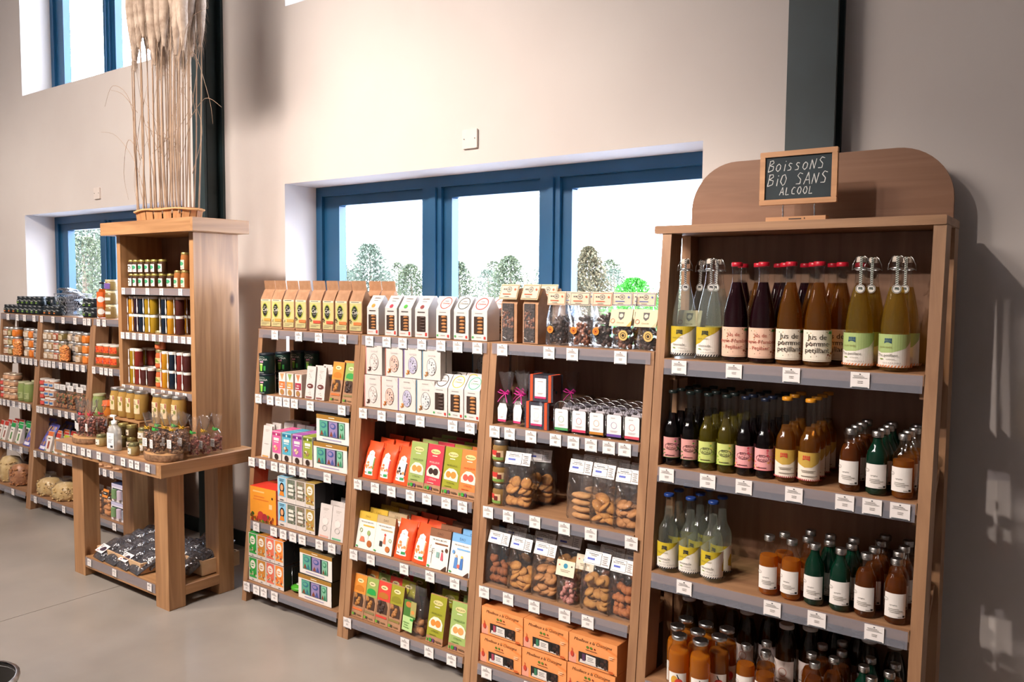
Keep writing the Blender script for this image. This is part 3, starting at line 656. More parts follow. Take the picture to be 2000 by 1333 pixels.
def rid(liqc, a, bgc, tc, capc, acc):
    ops = [('r', 0, 0, 1, 1, bgc), ('dots', .62, .1, .98, .95, 16, .06, acc), ('dots', .0, .05, .3, .4, 8, .05, acc), ('o', .42, .55, .27, .27*.62, .02, tc), ('t', .42, .60, .0125, 'BIO', tc), ('t', .42, .42, .0125, 'BON', tc), ('lines', .15, .08, .8, .16, 1, tc), ('r', 0, 0, 1, .02, acc[0])]
    return bottle('fruit_drink_bottle', LN3, liquid(liqc, a), .178, (.0155, .249, .2585), ops, (.028, .070, 2.5), mat_cap=C(capc, .3))
# ---------------------------------------------------------------- drinks rack
def front_row(kinds, xs, y, z, where):
    """kinds: list of (key, builder, desc, cat) per x; labels count same-looking neighbours"""
    byk = {}
    for i, k in enumerate(kinds): byk.setdefault(k[0], []).append(i)
    for i, (k, x) in enumerate(zip(kinds, xs)):
        idx = byk[k[0]]; p = nth(idx.index(i), len(idx))
        place(k[0], k[1], x, y, z, ('%s, %s%s' % (k[2], (p+' ' if p else '')+'in front row, ' if len(idx) > 1 else '', where)).replace(' ,', ','), k[3], k[4] if len(k) > 4 else None, rz=math.atan2(-x, y)*(.7 if k[0] == 'jfr' else 1.1)+jr(.06))
S_CL = bottle('swing_top_bottle', SW, liquid('EEF4EE', .90), .24, None, lemon_ops(LEM, '2C3424'), (.012, .098, 3.0), swing('20252E'))
S_YG = bottle('swing_top_bottle', SW, liquid('C4A03A', .7), .25, None, lemon_ops('A9BE7A', '1F4A66', 'r', 'D07A44', 'The petillant', ''), (.012, .098, 3.0), swing('4A5A50'))
CAPR = C('B5182C', .35)
def cork(c): return (.0185, .314, .328)
J_FR = bottle('sparkling_juice_bottle', JB, liquid('2A0A14', .15), .262, cork(0), jus_ops(['Jus de', 'Pomme-Framboise', 'Petillant'], 'E9C0A8', 'A84A3A', .0165), (.016, .098, 2.6), mat_cap=CAPR)
J_PO = bottle('sparkling_juice_bottle', JB, liquid('A8681A', .62), .262, cork(0), jus_ops(['Jus de', 'pomme', 'petillant'], 'EFE4D2', '3A2E26', .0235), (.016, .098, 2.6), mat_cap=CAPR)
TOPS = 'top drinks shelf'
k_cl = ('scl', S_CL, 'clear swing-top lemonade bottle with yellow label', 'bottle', 'swing-top bottles on the top drinks shelf')
k_fr = ('jfr', J_FR, 'dark apple-raspberry juice bottle with salmon label', 'bottle', 'sparkling juice bottles')
k_po = ('jpo', J_PO, 'golden apple juice bottle with cream spotted label', 'bottle', 'sparkling juice bottles')
k_yg = ('syg', S_YG, 'golden swing-top bottle with pale green label', 'bottle', 'swing-top bottles on the top drinks shelf')
front_row([k_cl, k_cl, k_fr, k_fr, k_po, k_po, k_yg, k_yg], [-1.2, -1.11, -1.017, -0.923, -0.826, -0.729, -0.602, -0.501], 2.638, 1.355, TOPS)
for i, (x, y) in enumerate([(x, 2.735) for x in [-1.183, -1.088]]): place('scl', S_CL, x, y, 1.355, 'clear swing-top bottle %s, second row, %s' % (('behind the leftmost lemonade bottle', 'left of the red-capped bottles')[i], TOPS), 'bottle', k_cl[4], jr())
for i, (x, y) in enumerate([(x, 2.725) for x in [-0.59, -0.491]]): place('syg', S_YG, x, y+.01, 1.355, 'golden swing-top bottle behind the %s pale green label bottle, %s' % (('left', 'right')[i], TOPS), 'bottle', k_yg[4], jr())
pts = [(x, 2.737) for x in [-1.001, -0.901, -0.904, -0.81, -0.715]]+[(x, 2.83) for x in [-0.972, -0.898, -0.8, -0.704]]
for i, (x, y) in enumerate(pts):
    k = k_fr if i in (0, 1, 5, 6) else k_po
    place(k[0], k[1], x, min(y, 2.80), 1.355, '%s, red-capped, back rows, %s of nine, %s' % ('dark juice bottle' if i in (0, 1, 5, 6) else 'golden juice bottle', nth(i, 9), TOPS), 'bottle', 'sparkling juice bottles behind the front row', jr())
R_PK = rid('1E0A14', .96, 'D89A94', '5A3030', '16201E', ['4E7A34', '2F5A2A', 'B8607A'])
R_LI = rid('8A7A18', .62, 'C8D27A', '4A4A34', '16201E', ['8CB43C', 'A8C850', 'E0D060'])
R_RS = rid('2A0A16', .94, 'F0A8A8', '6A3A44', '141C30', ['E86A78', 'E8B048', 'D84A5A'])
GIN = bottle('ginger_drink_bottle', [(a*1.08, b*1.035) for a, b in LN3], liquid('A86A22', .55), .178, (.0165, .258, .269),
             [('r', 0, 0, 1, 1, 'F1E6D6'), ('p', [(0, 1), (1, 1), (1, .82), (.85, .62), (.6, .48), (.35, .46), (0, .6)], 'C9A44A')]+mark(.40, .80, .12, 'C8402E', .0329*2.6, .088)+[('lines', .2, .28, .75, .38, 2, '9A8E80'), ('lines', .2, .13, .85, .19, 1, '8A7E70')]+[('p', [(k/16, 0), ((k+.5)/16, 0), ((k+.2)/16, .06), ((k-.3)/16, .06)], 'B0303A') for k in range(16)], (.016, .088, 2.6), mat_cap=C('D08A20', .3))
MID = 'second drinks shelf'
k1 = ('rpk', R_PK, 'dark red drink with pink leafy label', 'bottle', 'small fruit drinks on the second drinks shelf'); k2 = ('rli', R_LI, 'golden drink bottle with lime green label', 'bottle', k1[4] if 0 else 'small fruit drinks on the second drinks shelf')
k3 = ('rrs', R_RS, 'dark drink bottle with rose pink label', 'bottle', 'small fruit drinks on the second drinks shelf'); k4 = ('gin', GIN, 'amber drink bottle with ochre curved label', 'bottle', 'small fruit drinks on the second drinks shelf')
xs = [-1.216, -1.143, -1.079, -1.015, -0.942, -0.878, -0.812, -0.742]
ks = [k1, k1, k2, k2, k3, k3, k4, k4]
front_row(ks, xs, 2.595, .985, MID)
for i, (x, k) in enumerate(zip(xs, ks)):
    for r in range(1, 4):
        place(k[0], k[1], x+jr(.004)-.002*r, 2.595+r*.067, .985, '%s, %s row, column %s, %s' % (' '.join(k[2].split()[:3]), ('', 'second', 'third', 'back')[r], nth(i, 8) if i else 'leftmost', MID), 'bottle', 'fruit drinks behind the front row', jr())
K_AM = komb('B86A1A', .4); K_GR = komb('0A4A34', .25, .168); K_BR = komb('8A4614', .4, .14); K_OR = komb('D8801C', .4, .125)
kk = {'o': ('kor', K_OR, 'orange kombucha bottle'), 'a': ('kam', K_AM, 'amber kombucha bottle'), 'g': ('kgr', K_GR, 'dark green kombucha bottle'), 'b': ('kbr', K_BR, 'brown kombucha bottle')}
for i, (c, x) in enumerate(zip('bga', [-0.605, -0.527, -0.453])):
    for r in range(4):
        q = kk[c]; place(q[0], q[1], x+jr(.003), 2.595+r*.067, .985, '%s with silver cap, %s row, %s' % (q[2], ('front', 'second', 'third', 'back')[r], MID), 'bottle', 'silver-capped bottles on the second drinks shelf', .12+jr(.15))
LOW = 'third drinks shelf'
L_CL = bottle('lemonade_bottle', LIM, liquid('EEF4EC', .92), .222, (.0175, .259, .2685), lemon_ops('C4AC28', '20252E'), (.016, .088, 2.9), mat_cap=C('1E3A7A', .3))
k5 = ('lcl', L_CL, 'small clear lemonade bottle with blue cap', 'bottle', 'small lemonade bottles')
front_row([k5]*3, [-1.197, -1.125, -1.055], 2.562, .62, LOW)
for i, (x, y) in enumerate([(-1.182, 2.606), (-1.115, 2.602), (-1.037, 2.604), (-1.188, 2.676), (-1.106, 2.703)]):
    place('lcl', L_CL, x, y, .62, 'small clear lemonade bottle %s, %s' % (('behind the leftmost one', 'behind the middle one', 'behind the rightmost one', 'farthest back on the left', 'farthest back on the right')[i], LOW), 'bottle', k5[4], jr())
xk = [-0.83, -0.758, -0.688, -0.612, -0.539, -0.456]
for i, x in enumerate(xk):
    q = kk['ooggba'[i]] if i < 5 else kk['b']; place(q[0], q[1], x, 2.56, .62, '%s with white label, %s in front row, %s' % (q[2], nth(i, 6), LOW), 'bottle', 'silver-capped bottles on the third drinks shelf', .12+jr(.12))
pk = [(-0.813, 2.593), (-0.739, 2.589), (-0.738, 2.693), (-0.67, 2.601), (-0.673, 2.665), (-0.603, 2.607), (-0.603, 2.667), (-0.533, 2.632), (-0.532, 2.714), (-0.533, 2.788), (-0.464, 2.634), (-0.461, 2.697), (-0.461, 2.769)]
for i, (x, y) in enumerate(pk):
    q = kk['oabggggbbbbbb'[i]]; place(q[0], q[1], min(x, -.435), min(y, 2.83), .62, '%s behind the front row, %s of thirteen, %s' % (q[2], nth(i, 13), LOW), 'bottle', 'silver-capped bottles behind the front row', jr(.3))
BOT = 'bottom drinks shelf'
SI = bottle('orange_juice_bottle', SIB, liquid('DC861C', .25), .150, (.0255, .186, .200), [('r', 0, 0, 1, 1, 'F4EEE6'), ('e', .35, .62, .2, .24, 'D9A23A'), ('e', .58, .52, .22, .22, 'D9473A'), ('p', [(.55, .72), (.62, .72), (.5, .95), (.46, .93)], '2A2A22'), ('t', .48, .18, .017, 'sibio!', '2A2A2A'), ('r', .78, .05, .9, .14, '6AA07A')], (.014, .068, 1.7), mat_cap=STEEL)
SI2 = bottle('apple_juice_bottle', SIB, liquid('C07222', .45), .150, (.0255, .186, .200), [('r', 0, 0, 1, 1, 'EFE6DC'), ('e', .58, .52, .24, .24, 'C23A34'), ('p', [(.55, .72), (.62, .72), (.5, .95), (.46, .93)], '2A2A22'), ('t', .48, .18, .017, 'sibio!', '2A2A2A')], (.014, .068, 1.7), mat_cap=STEEL)
for i, (x, y) in enumerate([(-1.087, 2.46), (-1.017, 2.463), (-0.988, 2.528), (-1.116, 2.519), (-1.049, 2.523), (-1.118, 2.585), (-1.052, 2.592), (-0.992, 2.596)]):
    a = i in (2, 7); place('si2' if a else 'si', SI2 if a else SI, x, y, .25, '%s with steel lid, %s, %s' % ('amber juice bottle' if a else 'orange juice bottle', ('front left', 'front middle', 'front right', 'second row left', 'second row middle', 'back left', 'back middle', 'back right')[i], BOT), 'bottle', 'steel-lidded juice bottles', .3+jr(.2))
pk = [(-0.891, 2.542), (-0.824, 2.534), (-0.844, 2.603), (-0.675, 2.548), (-0.701, 2.608), (-0.705, 2.693), (-0.635, 2.617), (-0.633, 2.683), (-0.652, 2.756), (-0.51, 2.55), (-0.546, 2.614), (-0.542, 2.686), (-0.474, 2.618), (-0.471, 2.688)]
for i, (x, y) in enumerate(pk):
    q = kk['oaabbbbbbggggb'[i]]; place(q[0], q[1], x, y, .25, '%s with silver cap, %s of fourteen, %s' % (q[2], nth(i, 14), BOT), 'bottle', 'silver-capped bottles on the bottom drinks shelf', jr(.3))
WJ = [bottle('nectar_bottle', WC, liquid(c, a), .185, (.0245, .208, .222), [('r', 0, 0, 1, 1, 'D8C8C0'), ('o', .5, .5, .18, .2, .03, 'B87868'), ('lines', .15, .08, .85, .2, 1, '9A8880')], (.03, .075, 2.0), mat_cap=C('DCD8D4', .35)) for c, a in (('9A6E1E', .75), ('5A3A1E', .85))]
pk = [(-1.155, 2.742), (-1.088, 2.748), (-1.026, 2.752), (-0.958, 2.75), (-0.896, 2.754), (-0.832, 2.75), (-0.768, 2.76), (-0.702, 2.763), (-0.635, 2.763), (-0.569, 2.764), (-0.503, 2.765), (-0.801, 2.71), (-0.735, 2.707)]
for i, (x, y) in enumerate(pk):
    a = 0 if i < 3 else 1; place('wj%d' % a, WJ[a], min(x, -.43), min(y, 2.83), .25, '%s nectar bottle with white lid, %s of thirteen, %s' % (('golden', 'brown')[a], nth(i, 13), BOT), 'bottle', 'white-lidded nectar bottles', jr(.2))
# ---------------------------------------------------------------- goods on the three units right of the table
def yf(z, base=2.465): return base+.091*z+.010
def cols(key, fn, x, z, dy, rows, desc, cat, group, where, y0=None, base=2.465, zoff=0.0, rzj=.03, hjit=0):
    """one column of the same pack, front to back"""
    for r in range(rows):
        lab = '%s, %s' % (desc, where) if rows == 1 else '%s, %s, %s' % (desc, ('front pack', 'second pack back', 'third pack back', 'fourth pack back', 'fifth pack back')[r], where)
        place(key, fn, x+jr(.002)*(r > 0), (y0 if y0 is not None else yf(z, base))+r*dy, z+zoff, lab, cat, group, jr(rzj))
TEAS = 'right of the display table'
# D, top: coffee bags
def cof(band, spots):
    o = [('r', 0, 0, 1, .93, 'CFC283'), ('r', 0, .93, 1, 1, 'E2D8BC'), ('lines', .1, .945, .9, .99, 1, '4A4034'), ('e', .42, .60, .30, .27, 'A8B43A'), ('e', .42, .60, .24, .235, '23241F'),
         ('t', .44, .56, .024, 'Cafe', 'F0EBDD', 1), ('lines', .3, .70, .55, .76, 1, 'A8A890'), ('l', [(.3, .52), (.5, .49), (.62, .53)], .0008, 'F0EBDD'), ('r', .34, .19, 1, .29, band), ('r', 0, 0, 1, .17, 'C2B580'), ('lines', .1, .04, .9, .14, 2, '8A8060')]
    if spots: o.append(('dots', .02, .24, .26, .42, 7, .05, ['1E1E1A']))
    else: o.append(('r', .04, .19, .14, .29, 'D8CDA0'))
    return coffee_bag('coffee_bag', .082, .062, .241, o)
CB = [cof('D79A4A', 0), cof('DE7A42', 1), cof('D9523A', 1)]
BN = ('pale orange band', 'orange band and spots', 'red band and spots')
sel = [0, 0, 0, 1, 2, 2, 1, 1]; xs = [-3.424, -3.34, -3.247, -3.156, -3.051, -2.959, -2.87, -2.773]
pos = ['leftmost, by the shadowed wall', 'second from left', 'third from left', 'fourth from left', 'fifth from left', 'sixth from left', 'seventh from left', 'rightmost, beside the cookie boxes']
for i, (s_, x) in enumerate(zip(sel, xs)): place('cof%d' % s_, CB[s_], x, yf(1.375), 1.375, 'kraft coffee bag with %s, %s' % (BN[s_], pos[i]), 'coffee bag', 'kraft coffee bags', jr(.08))
for i, (x, y) in enumerate([(x, 2.70) for x in [-2.916, -2.776, -2.698]]): place('cof1', CB[1], x, min(y, 2.78), 1.375, 'kraft coffee bag in the back row, %s' % ('behind the two rightmost front ones', 'behind the first cookie box', 'behind the second cookie box')[i], 'coffee bag', 'kraft coffee bags', jr(.08))
# D, second: green tins, small boxes, white and kraft bags
def tin():
    r = empty('matcha_tin'); m = MB(); m.lathe([(.036, 0), (.038, .002), (.038, .088)], C('12352E', .35), 24); m.build('tin', r)
    m = MB(); m.lathe([(.0385, .088), (.0393, .09), (.0393, .098), (.037, .100)], C('15202A', .4), 24); m.build('lid', r)
    p = MB(); draw(p, [('t', .5, .74, .0145, 'MATCHA', 'F2F2EE'), ('l', [(.2, .9), (.35, .95), (.65, .95), (.8, .9)], .0012, 'D8E0D8'), ('r', .33, .62, .68, .70, 'E8A0C0'), ('p', [(.40, .12), (.58, .12), (.64, .55), (.34, .55)], '8CC84A'), ('p', [(.35, .48), (.63, .48), (.64, .56), (.34, .56)], 'D8E8A0'), ('r', .72, .15, .88, .42, '3A9A4A'), ('t', .5, .02, .007, 'biologique', 'D8E0D8')], .058, .086, wrap(.038, .001)); p.build('tin_print', r); return r
for i, (x, y) in enumerate([(-3.397, 2.579), (-3.401, 2.678), (-3.441, 2.777), (-3.373, 2.792)]):
    for k in range(2): place('tin', tin, x if i != 2 else x+.01, min(y, 2.78), 1.05+k*.1026, 'dark green matcha tin, %s, %s' % (('upper', 'lower')[1-k] if k == 0 else 'upper', ('leftmost stack', 'second stack', 'stack behind the second one', 'shaded stack at the back')[i]), 'tin', 'dark green matcha tins', [.15, .45, .2, .3][i])
def sbox(c, c2): return carton('spice_box', .0525, .055, .112, 'D8C4B4', [('r', .12, .62, .9, .97, 'F4E8DC'), ('p', [(.2, .97), (.8, .97), (.5, .66)], c2), ('r', .08, .32, .92, .62, c), ('t', .5, .46, .012, 'BIO', 'FFF6EE'), ('lines', .15, .34, .85, .44, 1, 'F8EEE4'), ('e', .5, .16, .27, .125, 'A8844A'), ('o', .5, .16, .27, .27*.47, .04, c)], 'C8A894')
SB = [sbox('E8763A', 'E89A6A'), sbox('E8984A', '8CA85A'), sbox('A8344A', 'E8845A')]
for i, x in enumerate([-3.265, -3.206, -3.144]): cols('sb%d' % i, SB[i], x, 1.05, .058, 3, ('small orange spice box', 'small amber spice box', 'small maroon spice box')[i], 'box', 'small spice boxes', 'beside the matcha tins')
def wbag(w, h, ops, name='white_paper_bag'): return wedge_bag(name, w, .042, h, 'DAD1CC', [('lines', .25, .82, .75, .9, 2, 'B8AEA6')]+ops, ridge=.45)
WD = wbag(.062, .155, [('dots', .3, .5, .7, .78, 12, .035, ['5A5A4A', '8A8A7A']), ('e', .5, .40, .36, .075, '6A3A36'), ('lines', .25, .37, .75, .43, 1, 'E8D8D0'), ('dots', .35, .14, .65, .30, 9, .03, ['5A5A4A']), ('r', .12, .03, .78, .075, '8A5A54')])
for i, x in enumerate([-3.065, -2.991]): cols('wd', WD, x, 1.05, .05, 3, '%s white herb bag with dark oval label' % ('left', 'right')[i], 'bag', 'white herb bags', 'second shelf by the tins')
def kraftwin(w, h, c, c2, c3, name='kraft_biscuit_bag', cook=BISC2, win=(.14, .27, .86, .56)):
    return wedge_bag(name, w, .065, h, BROWNK, [('r', 0, .56, 1, 1, c), ('e', .5, .86, .26, .05, 'E8D8A0'), ('lines', .34, .84, .66, .88, 1, '5A5030'), ('e', .5, .68, .36, .075, c2), ('r', .14, .62, .86, .68, c2), ('r', .1, .17, .9, .22, c3), ('r', .1, .04, .26, .10, '6AA03A'), ('r', .3, .04, .40, .10, '4A4A3A'), ('lines', .45, .04, .9, .10, 1, '7A6040')], win=win, cook=cook)
KW = {'o': kraftwin(.078, .186, 'E8923A', 'C87A28', 'D8703A'), 'g': kraftwin(.078, .186, '9AB060', '3A9A4A', '8A7A50', cook=CHOC), 'e': kraftwin(.078, .186, '98AC58', '2AA048', '8A7A50'), 'r': kraftwin(.082, .186, 'E0483A', 'B8702A', 'D04438', cook=CHOC), 'v': kraftwin(.082, .186, 'A09A2E', '8A8424', '8A7A40', cook=BISC)}
for i, (k, x) in enumerate(zip('og', [-2.887, -2.793])): cols('kw'+k, KW[k], x, 1.05, .07, 2, ('orange topped kraft biscuit bag with window', 'green topped kraft biscuit bag with dark window')[i], 'bag', 'kraft biscuit bags', 'second shelf, right end')
# D, third: white bags, narrow colour boxes, two gift boxes
WP = wbag(.070, .157, [('dots', .25, .35, .75, .75, 14, .015, ['9A948E', 'B8B0A8']), ('lines', .2, .42, .8, .46, 1, 'A8A29A'), ('o', .5, .28, .1, .04, .02, 'A8A29A')])
WO = wbag(.070, .157, [('dots', .25, .35, .75, .75, 14, .015, ['9A948E', 'B8B0A8']), ('lines', .2, .42, .8, .46, 1, 'A8A29A'), ('r', .15, .02, .85, .07, 'E8A05A')])
cg = [('wp', WP), ('wo', WO)]
for i, x in enumerate([-3.441, -3.366, -3.3, -3.229]):
    k = cg[min(i, 1)]; rows = 4
    for r in range(rows):
        if i > 1 and r < 2: continue
        place(k[0], k[1], x+.012*r, yf(.73)+.062*r, .73, 'plain white tea bag, column %s from left, %s row, third shelf' % (('one', 'two', 'three', 'four')[i], ('front', 'second', 'third', 'back')[r]), 'bag', 'plain white tea bags', jr(.06))
def nbox(c, d, e): return carton('tea_box', .069, .062, .142, 'ECE6E2', [('r', .03, .24, .97, .99, c), ('r', .03, .86, .97, .95, d), ('e', .5, .9, .08, .04, 'F6F0EA'), ('r', .2, .68, .8, .78, 'F3E6E0'), ('lines', .2, .60, .8, .66, 1, 'FFFFFF'), ('dots', .2, .34, .8, .54, 7, .11, [e, 'F0E0C0']), ('e', .5, .12, .22, .105, '3A2A26')], c)
NB = [('pink', nbox('E4639A', 'A83A6A', 'E8A078')), ('blue', nbox('5AAFC8', '2A6A8A', 'A0583A')), ('purple', nbox('B062B4', '6A2A7A', 'E8B898')), ('olive green', nbox('9CA83C', '5A6A2A', 'B08A5A'))]
for (n_, f_), x in zip(NB, [-3.276, -3.199, -3.12, -3.043]): cols('nb'+n_, f_, x, .73, .064, 4, 'narrow %s tea box' % n_, 'box', 'narrow tea boxes', 'third shelf')
def gift(w, h, d=.075):
    def f():
        r = empty('gift_box'); m = MB(); m.box(-w/2, .004, 0, w/2, d, h, '4A4230', .001); m.build('carton', r); p = MB()
        draw(p, [('r', 0, 0, 1, 1, 'F0E9E2'), ('r', 0, .84, 1, 1, 'A87A30'), ('lines', .38, .88, .62, .95, 1, 'F0E4D0'), ('r', .10, .20, .88, .80, '2A3444'), ('lines', .16, .06, .86, .15, 1, 'B0A8C8')], w, h, flat()); p.build('front_print', r)
        for cx, c, c2, wd in ((.235, '5CA890', '3A7A8A', .25), (.53, '9A88B4', '4A5A9A', .25), (.79, '86BFA0', '3A8A60', .16)):
            q = MB(); q.loft([[(x_+(cx-.5)*w, y_, z_) for x_, y_ in ((-wd*w/2, -.0032), (wd*w/2, -.0032), (wd*w/2, .003), (-wd*w/2, .003))] for z_ in (.22*h, .78*h)], c, True, False)
            draw(q, [('e', .5, .72, .36, .2, c2), ('e', .45, .74, .24, .12, c), ('p', [(.1, .05), (.3, .38), (.5, .05)], '8A4A34'), ('p', [(.5, .05), (.7, .42), (.9, .05)], c2)], wd*w, .56*h, flat(-.0033, .22*h, (cx-.5)*w)); q.build('cotton_roll', r)
        return r
    return f
GB = gift(.231, .127); gx_ = [-2.886][0]
place('gift', GB, gx_, yf(.73), .73, 'lower gift box with gold band and window, third shelf', 'gift box', 'gold banded gift boxes'); place('gift', GB, gx_+.004, yf(.73)+.012, .8595, 'upper gift box with gold band and window, third shelf', 'gift box', 'gold banded gift boxes', -.03)
# D, fourth
OB = carton('infusion_box', .196, .11, .172, 'D8402A', [('r', 0, 0, 1, 1, 'EE9A2E'), ('lines', .1, .82, .62, .92, 1, 'F6C078'), ('lines', .12, .60, .75, .76, 2, 'E07A2A'), ('e', .86, .74, .03, .04, '4A3A1A'), ('r', .74, .42, .86, .56, 'F4C890'), ('dots', .05, .02, .95, .20, 46, .055, ['6A7A2A', 'C8382A', 'B84A2A', 'E8702A', '8A3A2A', '4A6A2A']), ('e', .42, .18, .12, .13, 'C23A34'), ('e', .58, .15, .10, .11, 'A82A34')], 'E2402E')
for r in range(2): place('ob', OB, -3.334, yf(.415)-.012+r*.12, .415, 'big orange infusion box with fruit print, %s' % ('front', 'behind the other')[r], 'box', 'big orange infusion boxes', .03)
def tbox(kind, w=.069, h=.121, c='8FC4DC', c2='2A2A2A'):
    if kind == 'lady': o = [('r', .08, .2, .92, .97, '8FC8E4'), ('e', .5, .56, .26, .22, '1E1A1C'), ('r', .30, .36, .70, .56, '1E1A1C'), ('e', .5, .58, .16, .13, 'E8A878'), ('p', [(.22, .24), (.78, .24), (.66, .42), (.34, .42)], 'E8862E'), ('lines', .2, .82, .8, .94, 2, '3A5A6A'), ('r', .3, .06, .7, .10, '4A4A4A')]
    elif kind == 'grey': o = [('r', .08, .2, .92, .97, c), ('dots', .1, .2, .9, .92, 26, .09, ['5A5C50', '6A7A5A', '9A9A88']), ('r', .22, .66, .72, .78, 'E8E4D8'), ('r', .22, .50, .80, .60, 'E8E4D8'), ('r', .22, .34, .76, .44, 'DCD8CC')]
    else: o = [('r', .08, .14, .92, .97, c), ('dots', .1, .16, .9, .5, 16, .10, [c2, 'D8C8A0']), ('e', .5, .70, .30, .18, 'F3E9DC'), ('lines', .3, .6, .7, .78, 2, c), ('r', .4, .05, .6, .08, '6A6A6A')]
    return carton('tea_box', w, .062, h, '2C2E33', o, c, bev=.001)
TB = [('light blue tea box with dark haired figure', tbox('lady')), ('grey leafy tea box', tbox('grey', c='6E7466')), ('brown grey leafy tea box', tbox('grey', c='8A7A66')), ('golden tea box with round label', tbox('r', c='B0924A', c2='C87A3A'))]
for i, ((n_, f_), x) in enumerate(zip(TB, [-3.239, -3.167, -3.091, -3.013])):
    for k in range(2):
        for r in range(3): place('tb%d' % i, f_, x, yf(.415)+r*.064, .415+k*.1236, '%s, %s layer, %s' % (n_, ('bottom', 'top')[k], ('front', 'second', 'third')[r]), 'box', 'stacked tea boxes, fourth shelf')
WQ = wbag(.082, .155, [('dots', .3, .55, .7, .78, 8, .02, ['8A8480']), ('e', .5, .5, .25, .1, 'E6DED8'), ('o', .5, .3, .2, .08, .02, '9A948E'), ('r', .12, .03, .85, .08, 'E8A898')])
WG = wbag(.082, .155, [('dots', .3, .55, .7, .78, 8, .02, ['8A8480']), ('e', .5, .5, .25, .1, 'E6DED8'), ('o', .5, .3, .2, .08, .02, '9A948E'), ('r', .12, .03, .85, .08, '6AB08A')])
for i, x in enumerate([-2.9, -2.815]): cols('wq%d' % i, (WQ, WG)[i], x, .415, .062, 3, 'white tea bag with %s stripe' % ('pink', 'green')[i], 'bag', 'striped white tea bags', 'fourth shelf', rzj=.05)
# D, bottom
TB2 = [('green', tbox('r', c='3AA048', c2='2A8A38')), ('amber', tbox('r', c='C8883A', c2='E8802E')), ('coral', tbox('r', c='E0705A', c2='E8702E')), ('orange', tbox('r', c='E88A3A', c2='D8583A'))]
for i, ((n_, f_), x) in enumerate(zip(TB2, [-3.422, -3.35, -3.278, -3.207])):
    for k in range(2):
        for r in range(3): place('tc%d' % i, f_, x, yf(.107)+r*.064, .107+k*.1236, '%s tea box with round label, %s layer, %s' % (n_, ('bottom', 'top')[k], ('front', 'second', 'third')[r]), 'box', 'stacked tea boxes, bottom shelf')
wr = empty('wire_divider', (-3.135, yf(.107)+.03, .108)); m = MB()
for p in ([(0, 0, 0), (0, 0, .115), (0, .20, .115), (0, .20, 0), (0, 0, 0)], [(0, .1, 0), (0, .1, .115)]): m.tube(p, .0018, CHROME, 5)
m.build('wire_frame', wr); m = MB(); m.box(-.004, 0, 0, .004, .2, .003, STEEL); m.build('foot_bar', wr); tag(wr, 'thin wire divider between tea boxes and gift boxes', 'divider')
def gp():
    r = empty('sweet_packet'); r.rotation_euler = (0, 0, 0); m = MB(); m.ell((0, .04, .016), (.052, .04, .016), C('4AA02C', .25), 14, 6, .06); m.build('wrapper', r)
    p = MB(); draw(p, [('e', .5, .5, .4, .34, 'D8ECC8'), ('dots', .2, .3, .8, .7, 9, .1, ['2A8A2A', 'F0F4E8'])], .08, .05, lambda u, v, L: (u*.7, v*.9+.02, .0325+.0004*L)); p.build('wrapper_print', r); return r
place('gp', gp, -3.105, yf(.107)+.012, .107, 'crumpled green and white sweet packet between the boxes', 'packet')
gx_ = [-2.935][0]
GB2 = gift(.231, .1165); place('gift2', GB2, gx_, yf(.107), .107, 'lower gift box with gold band, bottom shelf', 'gift box', 'gold banded gift boxes'); place('gift2', GB2, gx_+.001, yf(.107)+.006, .2262, 'upper gift box with gold band, bottom shelf', 'gift box', 'gold banded gift boxes', -.02)
# E, top: gable cookie cartons
def ck(dot, cook=BISC): return gable('cookie_carton', .079, .078, .122, .176, [('up', ('t', .52, .72, .0135, 'cookies', '4A4440', 1)), ('up', ('lines', .3, .52, .75, .6, 1, '8A8480')), ('up', ('e', .5, .14, .14, .15, dot)), ('r', .2, .86, .75, .90, '4A4440'), ('dots', .1, .78, .95, .98, 10, .012, [dot]), ('r', .78, .05, .92, .17, 'C23A34'), ('lines', .1, .07, .6, .14, 1, 'D8A8A0')], cook=cook, win=(.16, .20, .80, .74))
def cr(col, cook=BISC): return gable('cookie_carton', .084, .080, .122, .176, [('up', ('o', .5, .50, .38, .45, .045, col)), ('up', ('t', .5, .42, .0135, 'Cookies', col, 1)), ('up', ('lines', .35, .62, .65, .68, 1, '6A6460')), ('lines', .2, .88, .75, .93, 1, '8A8480'), ('e', .1, .1, .07, .04, '4AA05A'), ('lines', .3, .07, .7, .14, 1, 'A8A29A'), ('r', .80, .05, .92, .14, 'C23A34')], cook=cook, win=(.18, .22, .78, .80))
CK = [('orange', ck('E8923A')), ('red', ck('B8384A')), ('green', ck('4AA83A')), ('maroon', ck('8A3A3A', CHOC))]; CR = [('red', cr('D8483A')), ('grey', cr('4A5450')), ('crimson', cr('C83A34'))]
xs = [-2.663, -2.55, -2.464, -2.367, -2.245, -2.147, -2.052]
for i, x in enumerate(xs):
    n_, f_ = CK[i] if i < 4 else CR[i-4]; ds = 'white cookie carton with %s %s' % (n_, 'dot' if i < 4 else 'ring')
    for r in range(2): place('ck%d' % i, f_, x+(.0, .018)[r], yf(1.375)+r*.10, 1.375, '%s, %s row, top shelf' % (ds, ('front', 'back')[r]), 'box', 'white gable-topped cookie cartons', -.06+jr(.03))
place('ck6', CR[2][1], xs[6]+.095, yf(1.375)+.08, 1.375, 'white cookie carton peeking out beside the kraft chocolate bags', 'box', 'white gable-topped cookie cartons')
